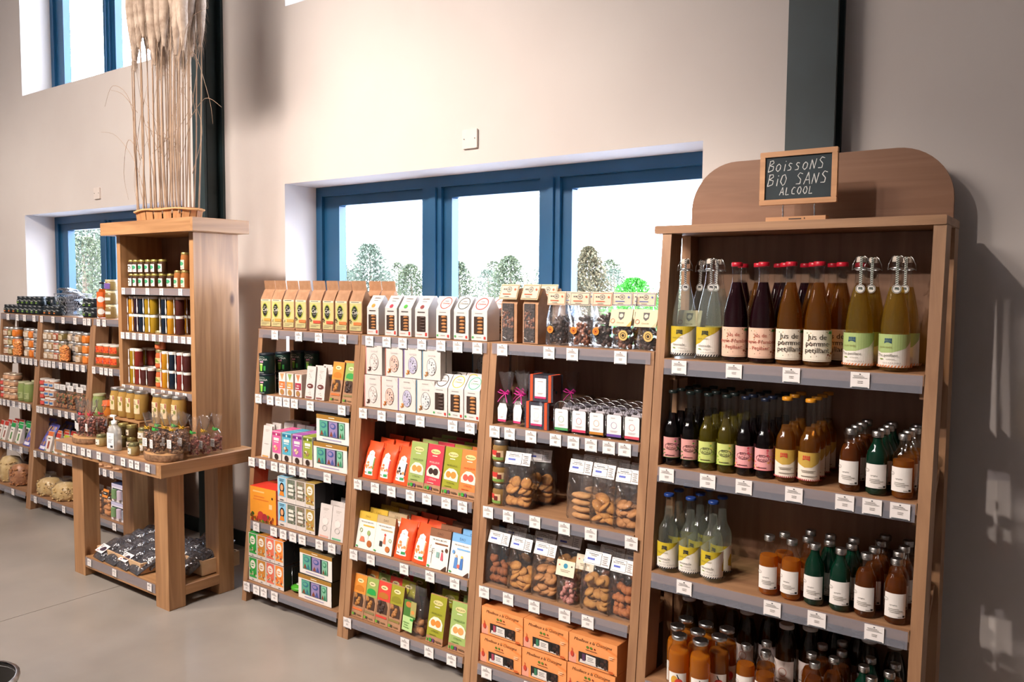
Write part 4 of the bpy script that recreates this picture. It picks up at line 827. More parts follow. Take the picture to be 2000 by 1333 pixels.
# E, second: portrait boxes and three cartons
def por(sp, spot, ink, cs): return carton('portrait_box', .104, .034, .1435, 'D2C8C3', [('r', 0, 0, .06, 1, sp), ('l', [(.8, 1), (1, .84)], .001, 'B0A49E'), ('lines', .3, .86, .75, .93, 1, 'B0A8A4'), ('lines', .3, .68, .8, .78, 1, 'C8C0BC'), ('e', .53, .40, .25, .26, spot), ('o', .53, .40, .25, .26, .015, '6A625E'), ('dots', .38, .22, .70, .58, 26, .035, ink), ('dots', .16, .13, .34, .24, 6, .055, [cs])], bev=.001)
PO = [('pink', por('D09088', 'E6D6D0', ['9A948E', 'B8B0AA'], '5A3A34')), ('terracotta', por('A8685A', 'E6B8A8', ['3A3A3C', '6A6A6C', 'D8D0CC'], 'C87838')), ('lilac', por('7A689A', 'B8B4CC', ['3A3A3C', '7A7A84', 'E8E4E0'], 'D89048')), ('slate blue', por('5A7E94', 'D0D4D4', ['4A4A4C', '8A8A8C', 'E8E4E0'], 'A87848'))]
xl = [-2.669, -2.553, -2.44, -2.324]; xu = [-2.655, -2.523, -2.408, -2.296]
xl = [a+b for a, b in zip(xl, (.032, .02, .012, .004))]; xu = [a+b for a, b in zip(xu, (.016, .008, .004, 0))]
for i in range(4):
    for r in range(3):
        place('po%d' % i, PO[i][1], xl[i], yf(1.05)+.04*r+.002, 1.05, 'white portrait box with %s spine, lower layer, %s' % (PO[i][0], ('front', 'second row', 'third row')[r]), 'box', 'white portrait boxes')
        if r < 2: place('po%d' % i, PO[i][1], xu[i], yf(1.05)+.012+.04*r, 1.05+.1460, 'white portrait box with %s spine, upper layer, %s' % (PO[i][0], ('front', 'second row')[r]), 'box', 'white portrait boxes', jr(.02))
for j, x in enumerate((xu[3]+.10, xu[3]+.19)):
    for k in range(2): place('po3', PO[3][1], x, 2.80, 1.05+.1460*k, 'shaded portrait box far back, %s, %s' % (('left', 'right')[j], ('lower', 'upper')[k]), 'box', 'shaded portrait boxes at the back')
CR2 = [('black', cr('3A3432', CHOC)), ('lime yellow', cr('B8B42A')), ('mint green', cr('4AB090'))]
for (n_, f_), x in zip(CR2, [-2.224, -2.139, -2.054]):
    for r in range(2): place('cs'+n_, f_, x, yf(1.05)+.088*r, 1.05, 'white cookie carton with %s ring, second shelf, %s' % (n_, ('front', 'behind')[r]), 'box', 'white gable-topped cookie cartons', -.04)
# E, third: orange pouches, tall kraft cartons
ORP = C('E8562C', .32)
def orp(c, stripe='6A8A3A', w=.100): return pouch('orange_pouch', w, .158, .045, ORP, [('p', [(.05, 0), (.95, 0), (.95, .72), (.8, .78), (.78, .92), (.5, 1), (.22, .92), (.2, .8), (.05, .72)], 'F4ECE6'), ('t', .5, .80, .010, 'bio', '7A746E'), ('dots', .15, .28, .75, .52, 8, .13, [c, c, 'D8945A']), ('r', .86, .25, .95, .72, stripe), ('r', .55, .06, .88, .16, '3A9A5A'), ('lines', .12, .06, .4, .14, 1, '7A746E')])
OP = [orp('D88A4A'), orp('D8784A', 'C84A6A'), orp('3A2A24', '3A2A26', .108)]
xs = [-2.674, -2.576, -2.455]
for i, x in enumerate(xs):
    for r in range(3): place('op%d' % i, OP[i], x+.014*r, yf(.73)+.055*r, .73+(.006*r), 'orange biscuit pouch, %s, %s' % (('left', 'middle', 'right with dark chocolate print')[i], ('front row', 'second row', 'back row')[r]), 'pouch', 'orange biscuit pouches, third shelf', -.10+jr(.05))
def moe(c, tc='5A5A30', dk='D8843A', pl='F0E4CC'): return wedge_bag('cake_carton', .092, .056, .195, BROWNK, [('r', 0, .15, 1, 1, c), ('e', .5, .85, .30, .055, 'D8CC8C'), ('t', .5, .835, .010, 'Bien gouts', '4A5A2A', 1), ('lines', .3, .74, .7, .78, 1, 'F0E8D0'), ('t', .5, .60, .0115, 'MOELLEUX', tc), ('p', [(.1, .32), (.9, .30), (.92, .44), (.8, .52), (.6, .56), (.35, .56), (.18, .50), (.08, .42)], pl), ('e', .34, .43, .15, .07, dk), ('e', .64, .43, .17, .075, dk), ('t', .5, .24, .011, 'CITRON', tc), ('lines', .15, .17, .8, .20, 1, tc), ('r', .06, .04, .12, .10, '4AA03A'), ('r', .2, .04, .36, .11, '3A9A3A'), ('r', .42, .04, .52, .11, '5A3A6A'), ('lines', .6, .04, .95, .11, 1, '6A5038')], ridge=.62)
MO = [('sage green', moe('9CAE62', '6A7A3A', 'DC9048')), ('raspberry red', moe('C83A4A', 'F0C8B8', '3A2622')), ('olive', moe('9A9A2A', '6A6A1E', 'E08A3A')), ('orange', moe('EC8040', 'A85020', 'D8584A'))]
for i, ((n_, f_), x) in enumerate(zip(MO, [-2.352, -2.258, -2.16, -2.062])): cols('mo%d' % i, f_, x, .73, .062, 4, '%s cake carton' % n_, 'box', 'tall cake cartons, third shelf', 'third shelf', rzj=.03)
# E, fourth: children's biscuit cartons and pouches
def dao(c, c2, txt='3A3A3A', art=()): return wedge_bag('biscuit_carton', .113, .060, .160, c2, [('r', 0, 0, 1, .80, 'F3ECE2'), ('r', 0, .80, 1, 1, c), ('t', .5, .86, .014, 'DAO', txt), ('t', .5, .715, .0085, 'MES BONS BISCUITS', '4A4A4A'), ('r', .30, .62, .92, .66, c)]+list(art)+[('e', .1, .06, .06, .025, '3AA05A')], ridge=.55)
art1 = [('o', .22, .5, .08, .06, .03, '8AA060'), ('l', [(.22, .44), (.22, .2)], .001, '6A6A50'), ('e', .66, .46, .09, .07, '9AB070'), ('l', [(.66, .4), (.66, .15)], .001, '6A6A50'), ('p', [(.2, .2), (.5, .2), (.42, .34), (.28, .34)], 'D87A5A'), ('e', .76, .18, .13, .09, 'B0622E')]
art2 = [('e', .55, .52, .05, .035, 'C8443A'), ('p', [(.48, .28), (.62, .28), (.58, .48), (.52, .48)], 'E07A5A'), ('r', .3, .2, .45, .34, '3A3A3A'), ('o', .85, .4, .07, .05, .02, '8AA060'), ('e', .76, .16, .12, .08, 'C0703A')]
art3 = [('l', [(.2, .12), (.2, .5)], .0016, '3A3A3A'), ('dots', .08, .35, .32, .58, 14, .02, ['3A3A3A']), ('r', .42, .3, .56, .44, '8AB0A8'), ('p', [(.64, .25), (.76, .25), (.72, .45), (.66, .45)], 'D85A6A'), ('e', .69, .49, .04, .03, '6A3A2A'), ('e', .88, .52, .06, .055, '5A3A2A'), ('p', [(.7, 0), (.95, 0), (.95, .14)], '4A3226')]
art4 = [('p', [(.22, .15), (.4, .15), (.38, .42), (.24, .42)], '5A8AC8'), ('p', [(.5, .15), (.66, .15), (.64, .42), (.52, .42)], '4A78B8'), ('e', .31, .46, .05, .035, 'E8B898'), ('e', .58, .46, .05, .035, 'E8C060'), ('e', .46, .22, .07, .05, 'D86A5A'), ('e', .16, .55, .06, .05, '6AA0D8'), ('p', [(.72, 0), (.97, 0), (.97, .14)], '4A3226')]
DA = {'y': ('yellow topped', dao('D8B040', 'C8A83A', '8A6A1A', art1)), 'b': ('beige topped', dao('C0A884', 'A8946E', '6A5A40', art2)), 'n': ('brown topped', dao('8A5E44', '7A5038', '5A3A28', art3)), 'l': ('light blue topped', dao('7AB0E0', '6A9AC8', '2A4A7A', art4))}
xs = [-2.688, -2.569, -2.436, -2.323, -2.207, -2.085]; kd = ['y', 'b', 'op', 'oq', 'n', 'l']
OPL = orp('D88A4A', 'D8A06A', .108)
for i, (k, x) in enumerate(zip(kd, xs)):
    for r in range(4):
        w_ = '%s, fourth shelf' % ('front', 'second row', 'third row', 'back row')[r]
        if k in DA: place('da'+k, DA[k][1], x+.004*r, yf(.415)+.065*r, .415, '%s biscuit carton with drawings, %s' % (DA[k][0], w_), 'box', "drawn biscuit cartons, fourth shelf", jr(.03))
        elif r < 3: place('opl', OPL, x+.010*r, yf(.415)+.060*r, .415, '%s orange biscuit pouch, %s' % (('left', 'right')[k == 'oq'], w_), 'pouch', 'orange biscuit pouches, fourth shelf', -.08+jr(.05))
# E, bottom
xs = [-2.685, -2.61, -2.518, -2.429]
for k, x in zip('oerv', xs): cols('kx'+k, KW[k] if k != 'o' else KW['o'], x, .107, .072, 4, {'o': 'orange', 'e': 'light green', 'r': 'red', 'v': 'olive'}[k]+' topped kraft biscuit bag', 'bag', 'kraft biscuit bags, bottom shelf', 'bottom shelf', rzj=.05)
MO2 = [('olive', moe('9A9A2A', '6A6A1E', 'E08A3A')), ('pale green', moe('9CB466', '5A7A3A', 'E09A58'))]
for i, x in enumerate([-2.193, -2.071]): cols('mo%d' % (2, 4)[i], MO2[i][1], x, .107, .075, 3, 'tall %s cake carton' % MO2[i][0], 'box', 'tall cake cartons, bottom shelf', 'bottom shelf')
def biscuit_bag(name, w, d, h, kind, card=None, n=13, fill=.5, mat=BISC, gus=None, seed=1):
    """clear bag: gusseted body narrowing to a flat top, biscuits inside, paper card near the top"""
    def f():
        r = empty(name); rnd = random.Random(seed); m = MB()
        def ring(ww, y0, y1, z, j=.002):
            pts = [(-.5, 0), (-.25, 0), (0, 0), (.25, 0), (.5, 0), (.505, .5), (.5, 1), (.25, 1), (0, 1), (-.25, 1), (-.5, 1), (-.505, .5)]
            return [(a*ww+rnd.uniform(-j, j), y0+(y1-y0)*b+rnd.uniform(-j, j), z) for a, b in pts]
        m.loft([ring(w*.93, .003, d, 0, 0), ring(w, 0, d, .012), ring(w*1.01, .002, d*1.0, h*fill*.6), ring(w, .006, d*.95, h*fill), ring(w*.97, d*.25, d*.72, h*.72), ring(w*.95, d*.44, d*.52, h*.84, .001), ring(w*.96, d*.46, d*.49, h, .001)], CELLO); m.build('clear_bag', r)
        if kind in ('disc', 'oval', 'stick', 'nugget'):
            k = 0
            per = {'disc': 4, 'oval': 3, 'stick': 1, 'nugget': 5}[kind]; L = math.ceil(n/per)
            for i in range(n):
                la, c = divmod(i, per); z = h*fill*(la+.5)/L; q = MB()
                if kind == 'stick': q.ell((rnd.uniform(-.004, .004), d*.45, z), (w*.44, d*.34, h*fill/L*.46), mat, 12, 6, .02)
                elif kind == 'disc': q.ell((0, 0, 0), (.024, .024, .007), mat, 12, 4, .03, (rnd.uniform(.2, 1.5), rnd.uniform(-.5, .5), 0)); 
                elif kind == 'oval': q.ell((0, 0, 0), (.030, .020, .009), mat, 10, 5, .05, (rnd.uniform(.3, 1.3), rnd.uniform(-.8, .8), 0))
                else: q.ell((0, 0, 0), (.020, .014, .013), mat, 8, 5, .14, (rnd.uniform(0, 3), rnd.uniform(0, 3), 0))
                mx_ = w/2-.024 if kind != 'stick' else 0
                loc = (0, 0, 0) if kind == 'stick' else (max(-mx_, min(mx_, (c+.5)/per*w-w/2+rnd.uniform(-.006, .006))), rnd.uniform(.022, d-.022) if la % 2 else .022+rnd.uniform(0, .006), max(z, .0265 if kind == 'disc' else .022))
                q.build('biscuit', r, loc)
        else:                                                  # loose bits nobody could count
            q = MB()
            for i in range(n):
                z = h*fill*rnd.random()+.008; e = .9 if z < h*fill*.7 else .6
                q.ell((rnd.uniform(-.5, .5)*(w-.02)*e, rnd.uniform(.012, d-.012), z), (rnd.uniform(.006, .012), rnd.uniform(.006, .010), rnd.uniform(.006, .011)), mat, 6, 4, .25)
            o = q.build('filling', r); o['kind'] = 'stuff'
        if card: card(r, w, d, h)
        return r
    return f
def blue_card(name_txt, b0=.73, b1=.93):
    def c(r, w, d, h):
        p = MB(); H = (b1-b0)*h
        def mp(u, v, L): t = v/H; return (u, d*(.24+.19*t)-.006-.0005*L, b0*h+v)
        draw(p, [('r', .01, 0, .99, 1, 'F2EEEC')], w*.97, H, mp); draw(p, [('p', [(.05, .08), (.66, .08), (.66, .92), (.05, .92)], '3A3A3E'), ('r', .06, .10, .65, .90, 'F2EEEC'), ('t', .36, .62, .0078, name_txt, '3A3A3E'), ('r', .14, .34, .42, .48, '5A68C0'), ('lines', .14, .74, .58, .84, 1, '6A6A6E'), ('lines', .70, .15, .95, .85, 5, 'B4B0B0')], w*.97, H, lambda u, v, L: (mp(u, v, L)[0], mp(u, v, L)[1]-.0008, mp(u, v, L)[2]))
        p.build('paper_card', r)
    return c
# F, top: kraft windowed chocolate bags, clear bags with folded cards
def fold_card(colr, w0, hh, y, z, ops, tilt=.25):
    def c(r, w, d, h):
        p = MB(); p.T = Matrix.Translation((0, y, z)) @ Matrix.Rotation(-tilt, 4, 'X'); p.box(-w0/2, -.0012, -hh, w0/2, 0, 0, colr); p.box(-w0/2, .002, -hh*.9, w0/2, .0032, 0, colr); p.box(-w0/2, -.0012, 0, w0/2, .0032, .0015, colr)
        draw(p, ops, w0, hh, flat(-.0012, -hh)); p.build('paper_card', r)
    return c
BE = 'D6C2A8'
def frame_ops(bc, ink='3A3A3A', acc='C85A3A'): return [('r', .03, .05, .97, .95, bc), ('r', .05, .09, .95, .91, BE), ('e', .5, .66, .14, .2, '7A746C'), ('o', .5, .66, .10, .13, .03, BE), ('r', .18, .62, .24, .72, ink), ('r', .28, .62, .34, .72, ink), ('e', .82, .66, .05, .08, acc), ('lines', .15, .26, .85, .42, 1, acc), ('lines', .25, .14, .75, .2, 1, ink)]
def kbag():
    r = empty('kraft_chocolate_bag'); w, d, h = .078, .07, .215; m = MB()
    m.loft([[(-w/2, 0, 0), (w/2, 0, 0), (w/2, d, 0), (-w/2, d, 0)], [(-w/2, 0, h*.7), (w/2, 0, h*.7), (w/2, d, h*.7), (-w/2, d, h*.7)], [(-w/2, d*.46, h), (w/2, d*.46, h), (w/2, d*.54, h), (-w/2, d*.54, h)]], BROWNK, True, False); m.build('paper_bag', r)
    q = MB(); q.box(-w/2+.006, -.0006, .004, w/2-.014, -.0002, h*.72, '2E2422'); rnd = random.Random(8)
    for i in range(70):
        z = rnd.uniform(.01, h*.70); q.ell((rnd.uniform(-w/2+.010, w/2-.018), -.001, z), (rnd.uniform(.004, .007), .004, rnd.uniform(.004, .007)), NUTS if .06 < z < .125 else CHOC, 6, 4, .25)
    o = q.build('window_filling', r); o['kind'] = 'stuff'
    q = MB(); q.box(-w/2+.005, -.0065, .003, w/2-.013, -.006, h*.73, CELLO); q.build('window_film', r)
    fold_card('D4BC96', .088, .062, .012, h+.014, frame_ops('8A6A4A'), .35)(r, w, d, h); return r
for i, x in enumerate([-1.902, -1.799]):
    for r_ in range(2): place('kbag', kbag, x+.004*r_, yf(1.375)+.085*r_, 1.375+.0*r_, 'kraft bag of chocolate brittle with window, %s, %s' % (('left', 'right')[i], ('front', 'behind')[r_]), 'bag', 'kraft bags of chocolate brittle', jr(.1)-.05)
def seal(colr, z, x=-.012, c2='7A3A1A', rr=.014):
    def c(r):
        p = MB(); draw(p, [('e', .5, .5, .5, .5, colr), ('o', .5, .5, .30, .30, .06, c2), ('e', .5, .5, .14, .14, c2)], rr*2, rr*2, lambda u, v, L: (x+u, -.003-.0004*L, z+v)); p.build('round_sticker', r)
    return c
def cbag(mat, cardcol, bord, hh, seed, n=70, h=.19, w=.082, acc='C85A3A', fill=.52):
    def card(r, w_, d_, h_): fold_card(BE, w*1.02, .05, .016, h+.012, frame_ops(bord, acc=acc), .12)(r, w_, d_, h_); seal('DE8A2A', .045, -.018, '8A2A1A')(r)
    return biscuit_bag('clear_sweet_bag', w, .06, h, 'bits', card, n, fill, mat, seed=seed)
FB = [('cba', cbag(CHOC, BE, 'B06A3A', 0, 3), 'clear bag of dark chocolate bits'), ('cbb', cbag(NUTS, BE, '5A5A5A', 0, 4, fill=.40), 'clear bag of reddish nut brittle'), ('cbc', cbag(CHOC, BE, 'A84A3A', 0, 5, fill=.62), 'clear bag heaped with dark chocolate shards')]
for (k, f_, ds), x, z_ in zip(FB, [-1.687, -1.582, -1.487], (0, -.0, 0)): place(k, f_, x, yf(1.375), 1.375, ds+' and orange round sticker, top shelf', 'bag', 'clear bags with beige cards', jr(.08))
FB2 = cbag(CHOC, 'E8E4DC', '5A6AA0', 0, 6, acc='5A6AA0')
for i, (x, y) in enumerate([(x, 2.69) for x in [-1.759, -1.667, -1.599, -1.467, -1.404]]+[(x, 2.77) for x in [-1.761, -1.418]]):
    place('cbd', FB2, x, min(y, 2.80), 1.375, 'clear sweet bag with blue-edged card, back row, %s' % nth(i, 7), 'bag', 'clear bags with blue-edged cards', jr(.1))
def choc(colr, stick):
    def card(r, w, d, h):
        fold_card(BE, .088, .062, .01, h+.006, [('r', 0, 0, 1, 1, 'DCCBA4'), ('p', [(.36, .85), (.64, .85), (.62, .5), (.5, .35), (.38, .5)], '4A4440'), ('e', .5, .64, .09, .12, 'CFC4B0'), ('t', .5, .17, .008, 'Chocolat', '8A7A5A'), ('p', [(.8, 0), (1, 0), (1, .35)], stick), ('o', .14, .3, .1, .14, .02, 'A84A3A')], .3)(r, w, d, h)
        seal('D8B46A', .03, .01, '3A2A1A', .019)(r)
    return biscuit_bag('chocolate_bag', .072, .05, .135, 'bits', card, 34, .42, colr, seed=9)
for i, (x, f_) in enumerate(zip([-1.404, -1.302], (choc(noisy('milk_chocolate', '6A4434', '84584A', 40, .5, .3), 'D89A3A'), choc(CHOC, 'C8B48A')))):
    place('ch%d' % i, f_, x, yf(1.375)+.004, 1.375, 'small chocolate bag with crest card and round gold sticker, %s' % ('milk chocolate', 'dark chocolate')[i], 'bag', 'small chocolate bags'); place('ch%d' % i, f_, x+.03, yf(1.375)+.065, 1.375, 'small chocolate bag behind the %s one' % ('milk chocolate', 'dark chocolate')[i], 'bag', 'small chocolate bags')
# F, second: ribboned bags, orange banded boxes, arched trays
RIB = C('C42A86', .35)
def bow():
    r = empty('ribboned_bag'); rnd = random.Random(2); m = MB(); n = 14
    def ring(R, z, j): return [(R*math.cos(2*PI*i/n)*(1+rnd.uniform(-j, j)), .034+R*.8*math.sin(2*PI*i/n)*(1+rnd.uniform(-j, j)), z+rnd.uniform(-j, j)*.03) for i in range(n)]
    m.loft([ring(.030, 0, 0), ring(.034, .03, .05), ring(.032, .09, .05), ring(.010, .122, .1), ring(.026, .165, .35), ring(.034, .205, .3)], CELLO, False); m.build('clear_bag', r)
    m = MB()
    for i in range(34): m.ell((rnd.uniform(-.02, .02), .034+rnd.uniform(-.018, .018), rnd.uniform(.008, .075)), (.008, .008, .006), CHOC, 6, 4, .2)
    o = m.build('filling', r); o['kind'] = 'stuff'; m = MB(); m.lathe([(.011, .118), (.0125, .122), (.011, .126)], RIB, 12, 0, .034, False)
    for s_ in (-1, 1):
        m.tube([(0, .022, .122), (s_*.018, .012, .136), (s_*.028, .010, .128), (s_*.016, .016, .120), (0, .022, .122)], .0028, RIB, 5); m.tube([(0, .02, .12), (s_*.012, .008, .105), (s_*.022, .0, .088)], .0022, RIB, 5)
    m.build('ribbon', r); p = MB(); draw(p, [('p', [(.1, 0), (.9, 0), (1, .72), (.8, 1), (.2, 1), (0, .72)], 'F3EDEC'), ('p', [(.1, 0), (.9, 0), (.92, .12), (.08, .12)], 'C0386A'), ('o', .5, .5, .2, .15, .02, 'D0C6C6'), ('lines', .3, .2, .7, .3, 2, 'B8B0B0')], .045, .072, lambda u, v, L: (u, -.0035-.0004*L+v*.09, .012+v)); p.build('paper_label', r); return r
pts = [(x, yf(1.05)+.0) for x in [-1.942, -1.867]]+[(-1.90, 2.66), (-1.83, 2.70), (-1.72, 2.76), (-1.66, 2.80)]
for i, (x, y) in enumerate(pts): place('bow', bow, x, y, 1.05, 'clear sweet bag with magenta ribbon, %s' % ('front left', 'front right', 'second row left', 'second row right', 'behind the orange banded boxes', 'farthest back')[i], 'bag', 'ribboned sweet bags', jr(.2))
def obx():
    r = empty('sweet_box'); w, h, d = .112, .102, .07; m = MB(); m.box(-w/2, 0, 0, w/2, d, h, film('tinted_box_film', (.75, .78, .85), 1.45, .08, .05, (.15, .17, .22, .35))); m.build('clear_box', r); m = MB()
    for i in range(40): m.ell((RJ.uniform(-.045, .045), RJ.uniform(.012, d-.012), RJ.uniform(.01, h-.02)), (.009, .008, .009), CHOC if i % 3 else NUTS, 6, 4, .2)
    o = m.build('filling', r); o['kind'] = 'stuff'; 
    for x in (-.042, .042): m = MB(); m.box(x-.006, -.0012, 0, x+.006, d+.001, h+.0012, 'E2502A'); m.build('orange_band', r)
    p = MB(); draw(p, [('r', 0, 0, 1, 1, 'F3EDEC'), ('r', 0, 0, 1, .1, 'C0386A'), ('o', .5, .52, .22, .16, .02, 'D8C8C8'), ('lines', .2, .82, .8, .88, 1, 'B0A8A8'), ('lines', .2, .2, .8, .3, 2, 'C0B8B8')], .052, .078, flat(-.0015, .012)); p.build('paper_label', r); return r
bx = [-1.745][0]
place('obx', obx, bx, yf(1.05), 1.05, 'lower dark sweet box with two orange bands', 'box', 'orange banded sweet boxes'); place('obx', obx, bx+.012, yf(1.05)+.008, 1.1555, 'upper dark sweet box with two orange bands', 'box', 'orange banded sweet boxes')
def arch(c):
    def f():
        r = empty('arched_sweet_pack'); w, h, d = .070, .117, .040; R = .030
        poly = [(-w/2+.012, 0), (w/2-.012, 0), (w/2, .012), (w/2, h-.03)]+[(w/2*math.cos(t*PI/10), h-.03+.03*math.sin(t*PI/10)) for t in range(1, 10)]+[(-w/2, h-.03), (-w/2, .012)]
        m = MB(); m.prism(poly, 0, d, CLEAR); m.build('clear_shell', r)
        q = [(a*.9, min(b*.96+.002, h*.74)) for a, b in poly]; m = MB(); m.prism([(-w*.42, .004), (w*.42, .004), (w*.44, .014), (w*.44, h*.70), (-w*.44, h*.70), (-w*.44, .014)], .003, d-.003, CHOC); m.build('chocolates', r)
        m = MB(); pr = poly+[poly[0]]; m.tube([(a, -.0005, b) for a, b in poly], .0012, CHROME, 4, True); m.build('rim', r)
        p = MB(); draw(p, [('p', [(0, 0), (1, 0), (1, .93), (.93, 1), (.07, 1), (0, .93)], 'F4EEEC'), ('r', 0, 0, 1, .12, c), ('o', .5, .52, .2, .15, .02, c), ('lines', .25, .82, .75, .88, 1, 'A8A0A0'), ('lines', .2, .2, .8, .3, 2, 'C8C0C0')], .058, .080, flat(-.002, .008)); p.build('paper_label', r); return r
    return f
AC = [('green', '4A9A5A'), ('crimson', 'C03A5A'), ('ochre', 'B8782A'), ('violet', '6A4A9A'), ('rose red', 'C84A5A')]
for (n_, c), x in zip(AC, [-1.631, -1.554, -1.479, -1.403, -1.329]): cols('ar'+n_, arch(c), x, 1.05, .046, 5, 'arched sweet pack with %s strip' % n_, 'sweet pack', 'arched sweet packs', 'second shelf', rzj=.02)
# F, third: jars and biscuit bags
def jar(name, R, h, lidc, cont, ops=None, lab=(.2, .55, 2.2), spoon=False, lidh=.014, metal=0, glass=True, waist=0, cloth=None):
    def f():
        r = empty(name); m = MB(); hb = h-lidh
        prof = [(R*.93, 0), (R, .003), (R*(1-waist), hb*.45), (R*(1-waist*.3), hb*.82), (R*.90, hb*.93), (R*.86, hb)]
        m.lathe(prof, cont, 14); m.build('jar', r); m = MB(); m.lathe([(R*.91, hb-.001), (R*.92, h-.002), (R*.86, h)], C(lidc, .3, metal), 14); m.build('lid', r)
        if cloth: m = MB(); m.lathe([(R*1.18, hb-.016), (R*1.02, hb-.004), (R*1.0, h+.001), (R*.5, h+.002)], C(cloth, .9), 16); m.build('cloth_cover', r)
        if ops: p = MB(); draw(p, ops, R*lab[2], hb*lab[1], wrap(R*(1-waist*.5)+.0004, hb*lab[0])); p.build('paper_label', r)
        if spoon:
            p = MB(); draw(p, [('e', .5, .22, .42, .22, 'F2EEEA'), ('r', .34, .38, .66, 1, 'F2EEEA'), ('lines', .3, .1, .7, .32, 3, 'B8B0AA')], R*.62, h*.92, lambda u, v, L: (u-R*.55, -R*1.03-.0004*L, .004+v)); p.build('spoon_tag', r)
        return r
    return f
NJ = jar('spread_jar', .034, .085, 'B4B0AC', C('8A6A3E', .25), [('r', 0, .0, 1, 1, 'D8B890'), ('r', 0, 0, 1, .3, '7A9A4A'), ('r', 0, .5, .55, 1, 'C83A34'), ('r', .5, .3, .8, .8, '6A2A24')], (.12, .55, 1.7), lidh=.018, metal=1)
nx = [-1.933][0]
for k in range(3): place('nj', NJ, nx+.006, yf(.73)+.030, .73+.0873*k, 'small spread jar with steel lid, %s of the stack of three' % ('bottom', 'middle', 'top')[k], 'jar', 'stacked spread jars', jr(.3))
place('nj', NJ, nx+.05, yf(.73)+.115, .73, 'small spread jar in shade behind the stack', 'jar', 'stacked spread jars')
BB = {'a': ('crisp brown biscuits', biscuit_bag('biscuit_bag', .118, .075, .235, 'disc', blue_card('Biscuits noisette'), 16, .48, BISC2, seed=11)),
      'b': ('long sponge fingers', biscuit_bag('biscuit_bag', .103, .075, .240, 'stick', blue_card('Biscuits cuillere'), 4, .42, noisy('pale_sponge', 'AE7A48', 'CC9C66', 30, .85, .2), seed=12)),
      'c': ('big golden biscuits', biscuit_bag('biscuit_bag', .098, .08, .240, 'oval', blue_card('Biscuits a l orange'), 11, .44, BISC2, seed=13)),
      'd': ('round citrus biscuits', biscuit_bag('biscuit_bag', .095, .08, .235, 'disc', blue_card('Biscuits au citron'), 14, .42, BISC, seed=14)),
      'e': ('small dark biscuits', biscuit_bag('biscuit_bag', .110, .085, .225, 'nugget', blue_card('Madeleines'), 22, .48, noisy('dark_biscuit', '6A381C', '965428', 40, .8, .4), seed=15)),
      'f': ('shell shaped cakes', biscuit_bag('biscuit_bag', .106, .085, .222, 'oval', blue_card('Noix et Cajou'), 13, .46, BISC2, seed=16)),
      'g': ('brown crackers', biscuit_bag('biscuit_bag', .104, .085, .222, 'disc', blue_card('Galettes au miel'), 15, .52, BISC, seed=17)),
      'h': ('thick round shortbread', biscuit_bag('biscuit_bag', .114, .09, .235, 'disc', blue_card('Galettes'), 20, .56, noisy('shortbread', '94602A', 'B88442', 35, .8, .3), seed=18)),
      'i': ('chunky reddish biscuits', biscuit_bag('biscuit_bag', .097, .085, .228, 'nugget', blue_card('Biscuits amande'), 20, .5, noisy('reddish_biscuit', '8E4C26', 'B46C38', 30, .8, .4), seed=19))}
def bb(k, x, y, z, pos, rz=0): place('bb'+k, BB[k][1], x, y, z, 'clear bag of %s, %s' % (BB[k][0], pos), 'biscuit bag', 'clear biscuit bags', rz)
xs = [-1.84, -1.531, -1.434, -1.332]
bb('a', xs[0], yf(.73), .73, 'front, beside the jar stack', .1); bb('a', xs[0]+.05, yf(.73)+.10, .73, 'behind, beside the jar stack', .2)
bb('b', xs[1], yf(.73)+.01, .73, 'third shelf middle', -.05); bb('c', xs[2], yf(.73)+.002, .73, 'third shelf right of the sponge fingers', -.05); bb('d', xs[3], yf(.73), .73, 'third shelf beside the rack post')
bb('b', xs[1]+.04, yf(.73)+.11, .73, 'third shelf back row left'); bb('c', xs[2]+.05, yf(.73)+.11, .73, 'third shelf back row middle'); bb('d', xs[3]+.0, yf(.73)+.11, .73, 'third shelf back row right')
xs = [-1.92, -1.799, -1.675, -1.449, -1.328]
for k, x, p_ in zip('efghi', xs, ('front leftmost', 'front, second from left', 'front, third from left', 'front, right of the pink praline bag', 'front rightmost')): bb(k, x, yf(.415), .415, 'fourth shelf, '+p_, -.04)
for k, x, p_ in zip('fghei', (xs[0]+.03, xs[1]+.05, xs[2]+.07, xs[3]+.04, xs[4]+.005), ('first', 'second', 'third', 'fourth', 'last')): bb(k, x, yf(.415)+.11, .415, 'fourth shelf, back row, %s from left' % p_)
PB = biscuit_bag('praline_bag', .080, .06, .150, 'bits', fold_card('EADCC4', .078, .055, .004, .166, [('r', 0, 0, 1, 1, 'EADCC4'), ('e', .5, .68, .12, .17, '3A8AA8'), ('r', .8, .65, .88, .75, '4A4440'), ('r', .12, .66, .2, .74, 'C86A5A'), ('lines', .2, .25, .8, .45, 2, 'A89A84')], .25), 95, .66, noisy('pink_praline', '9A5A54', 'D89A8C', 50, .7, .5), seed=21)
place('pb', PB, [-1.567][0], yf(.415), .415, 'clear bag of pink crumbly pralines with cream card', 'praline bag'); place('pb', PB, [-1.567][0]+.06, yf(.415)+.09, .415, 'praline bag behind the pink praline bag', 'praline bag')
CH2 = biscuit_bag('chestnut_biscuit_bag', .115, .08, .205, 'nugget', None, 15, .34, BISC, seed=23)
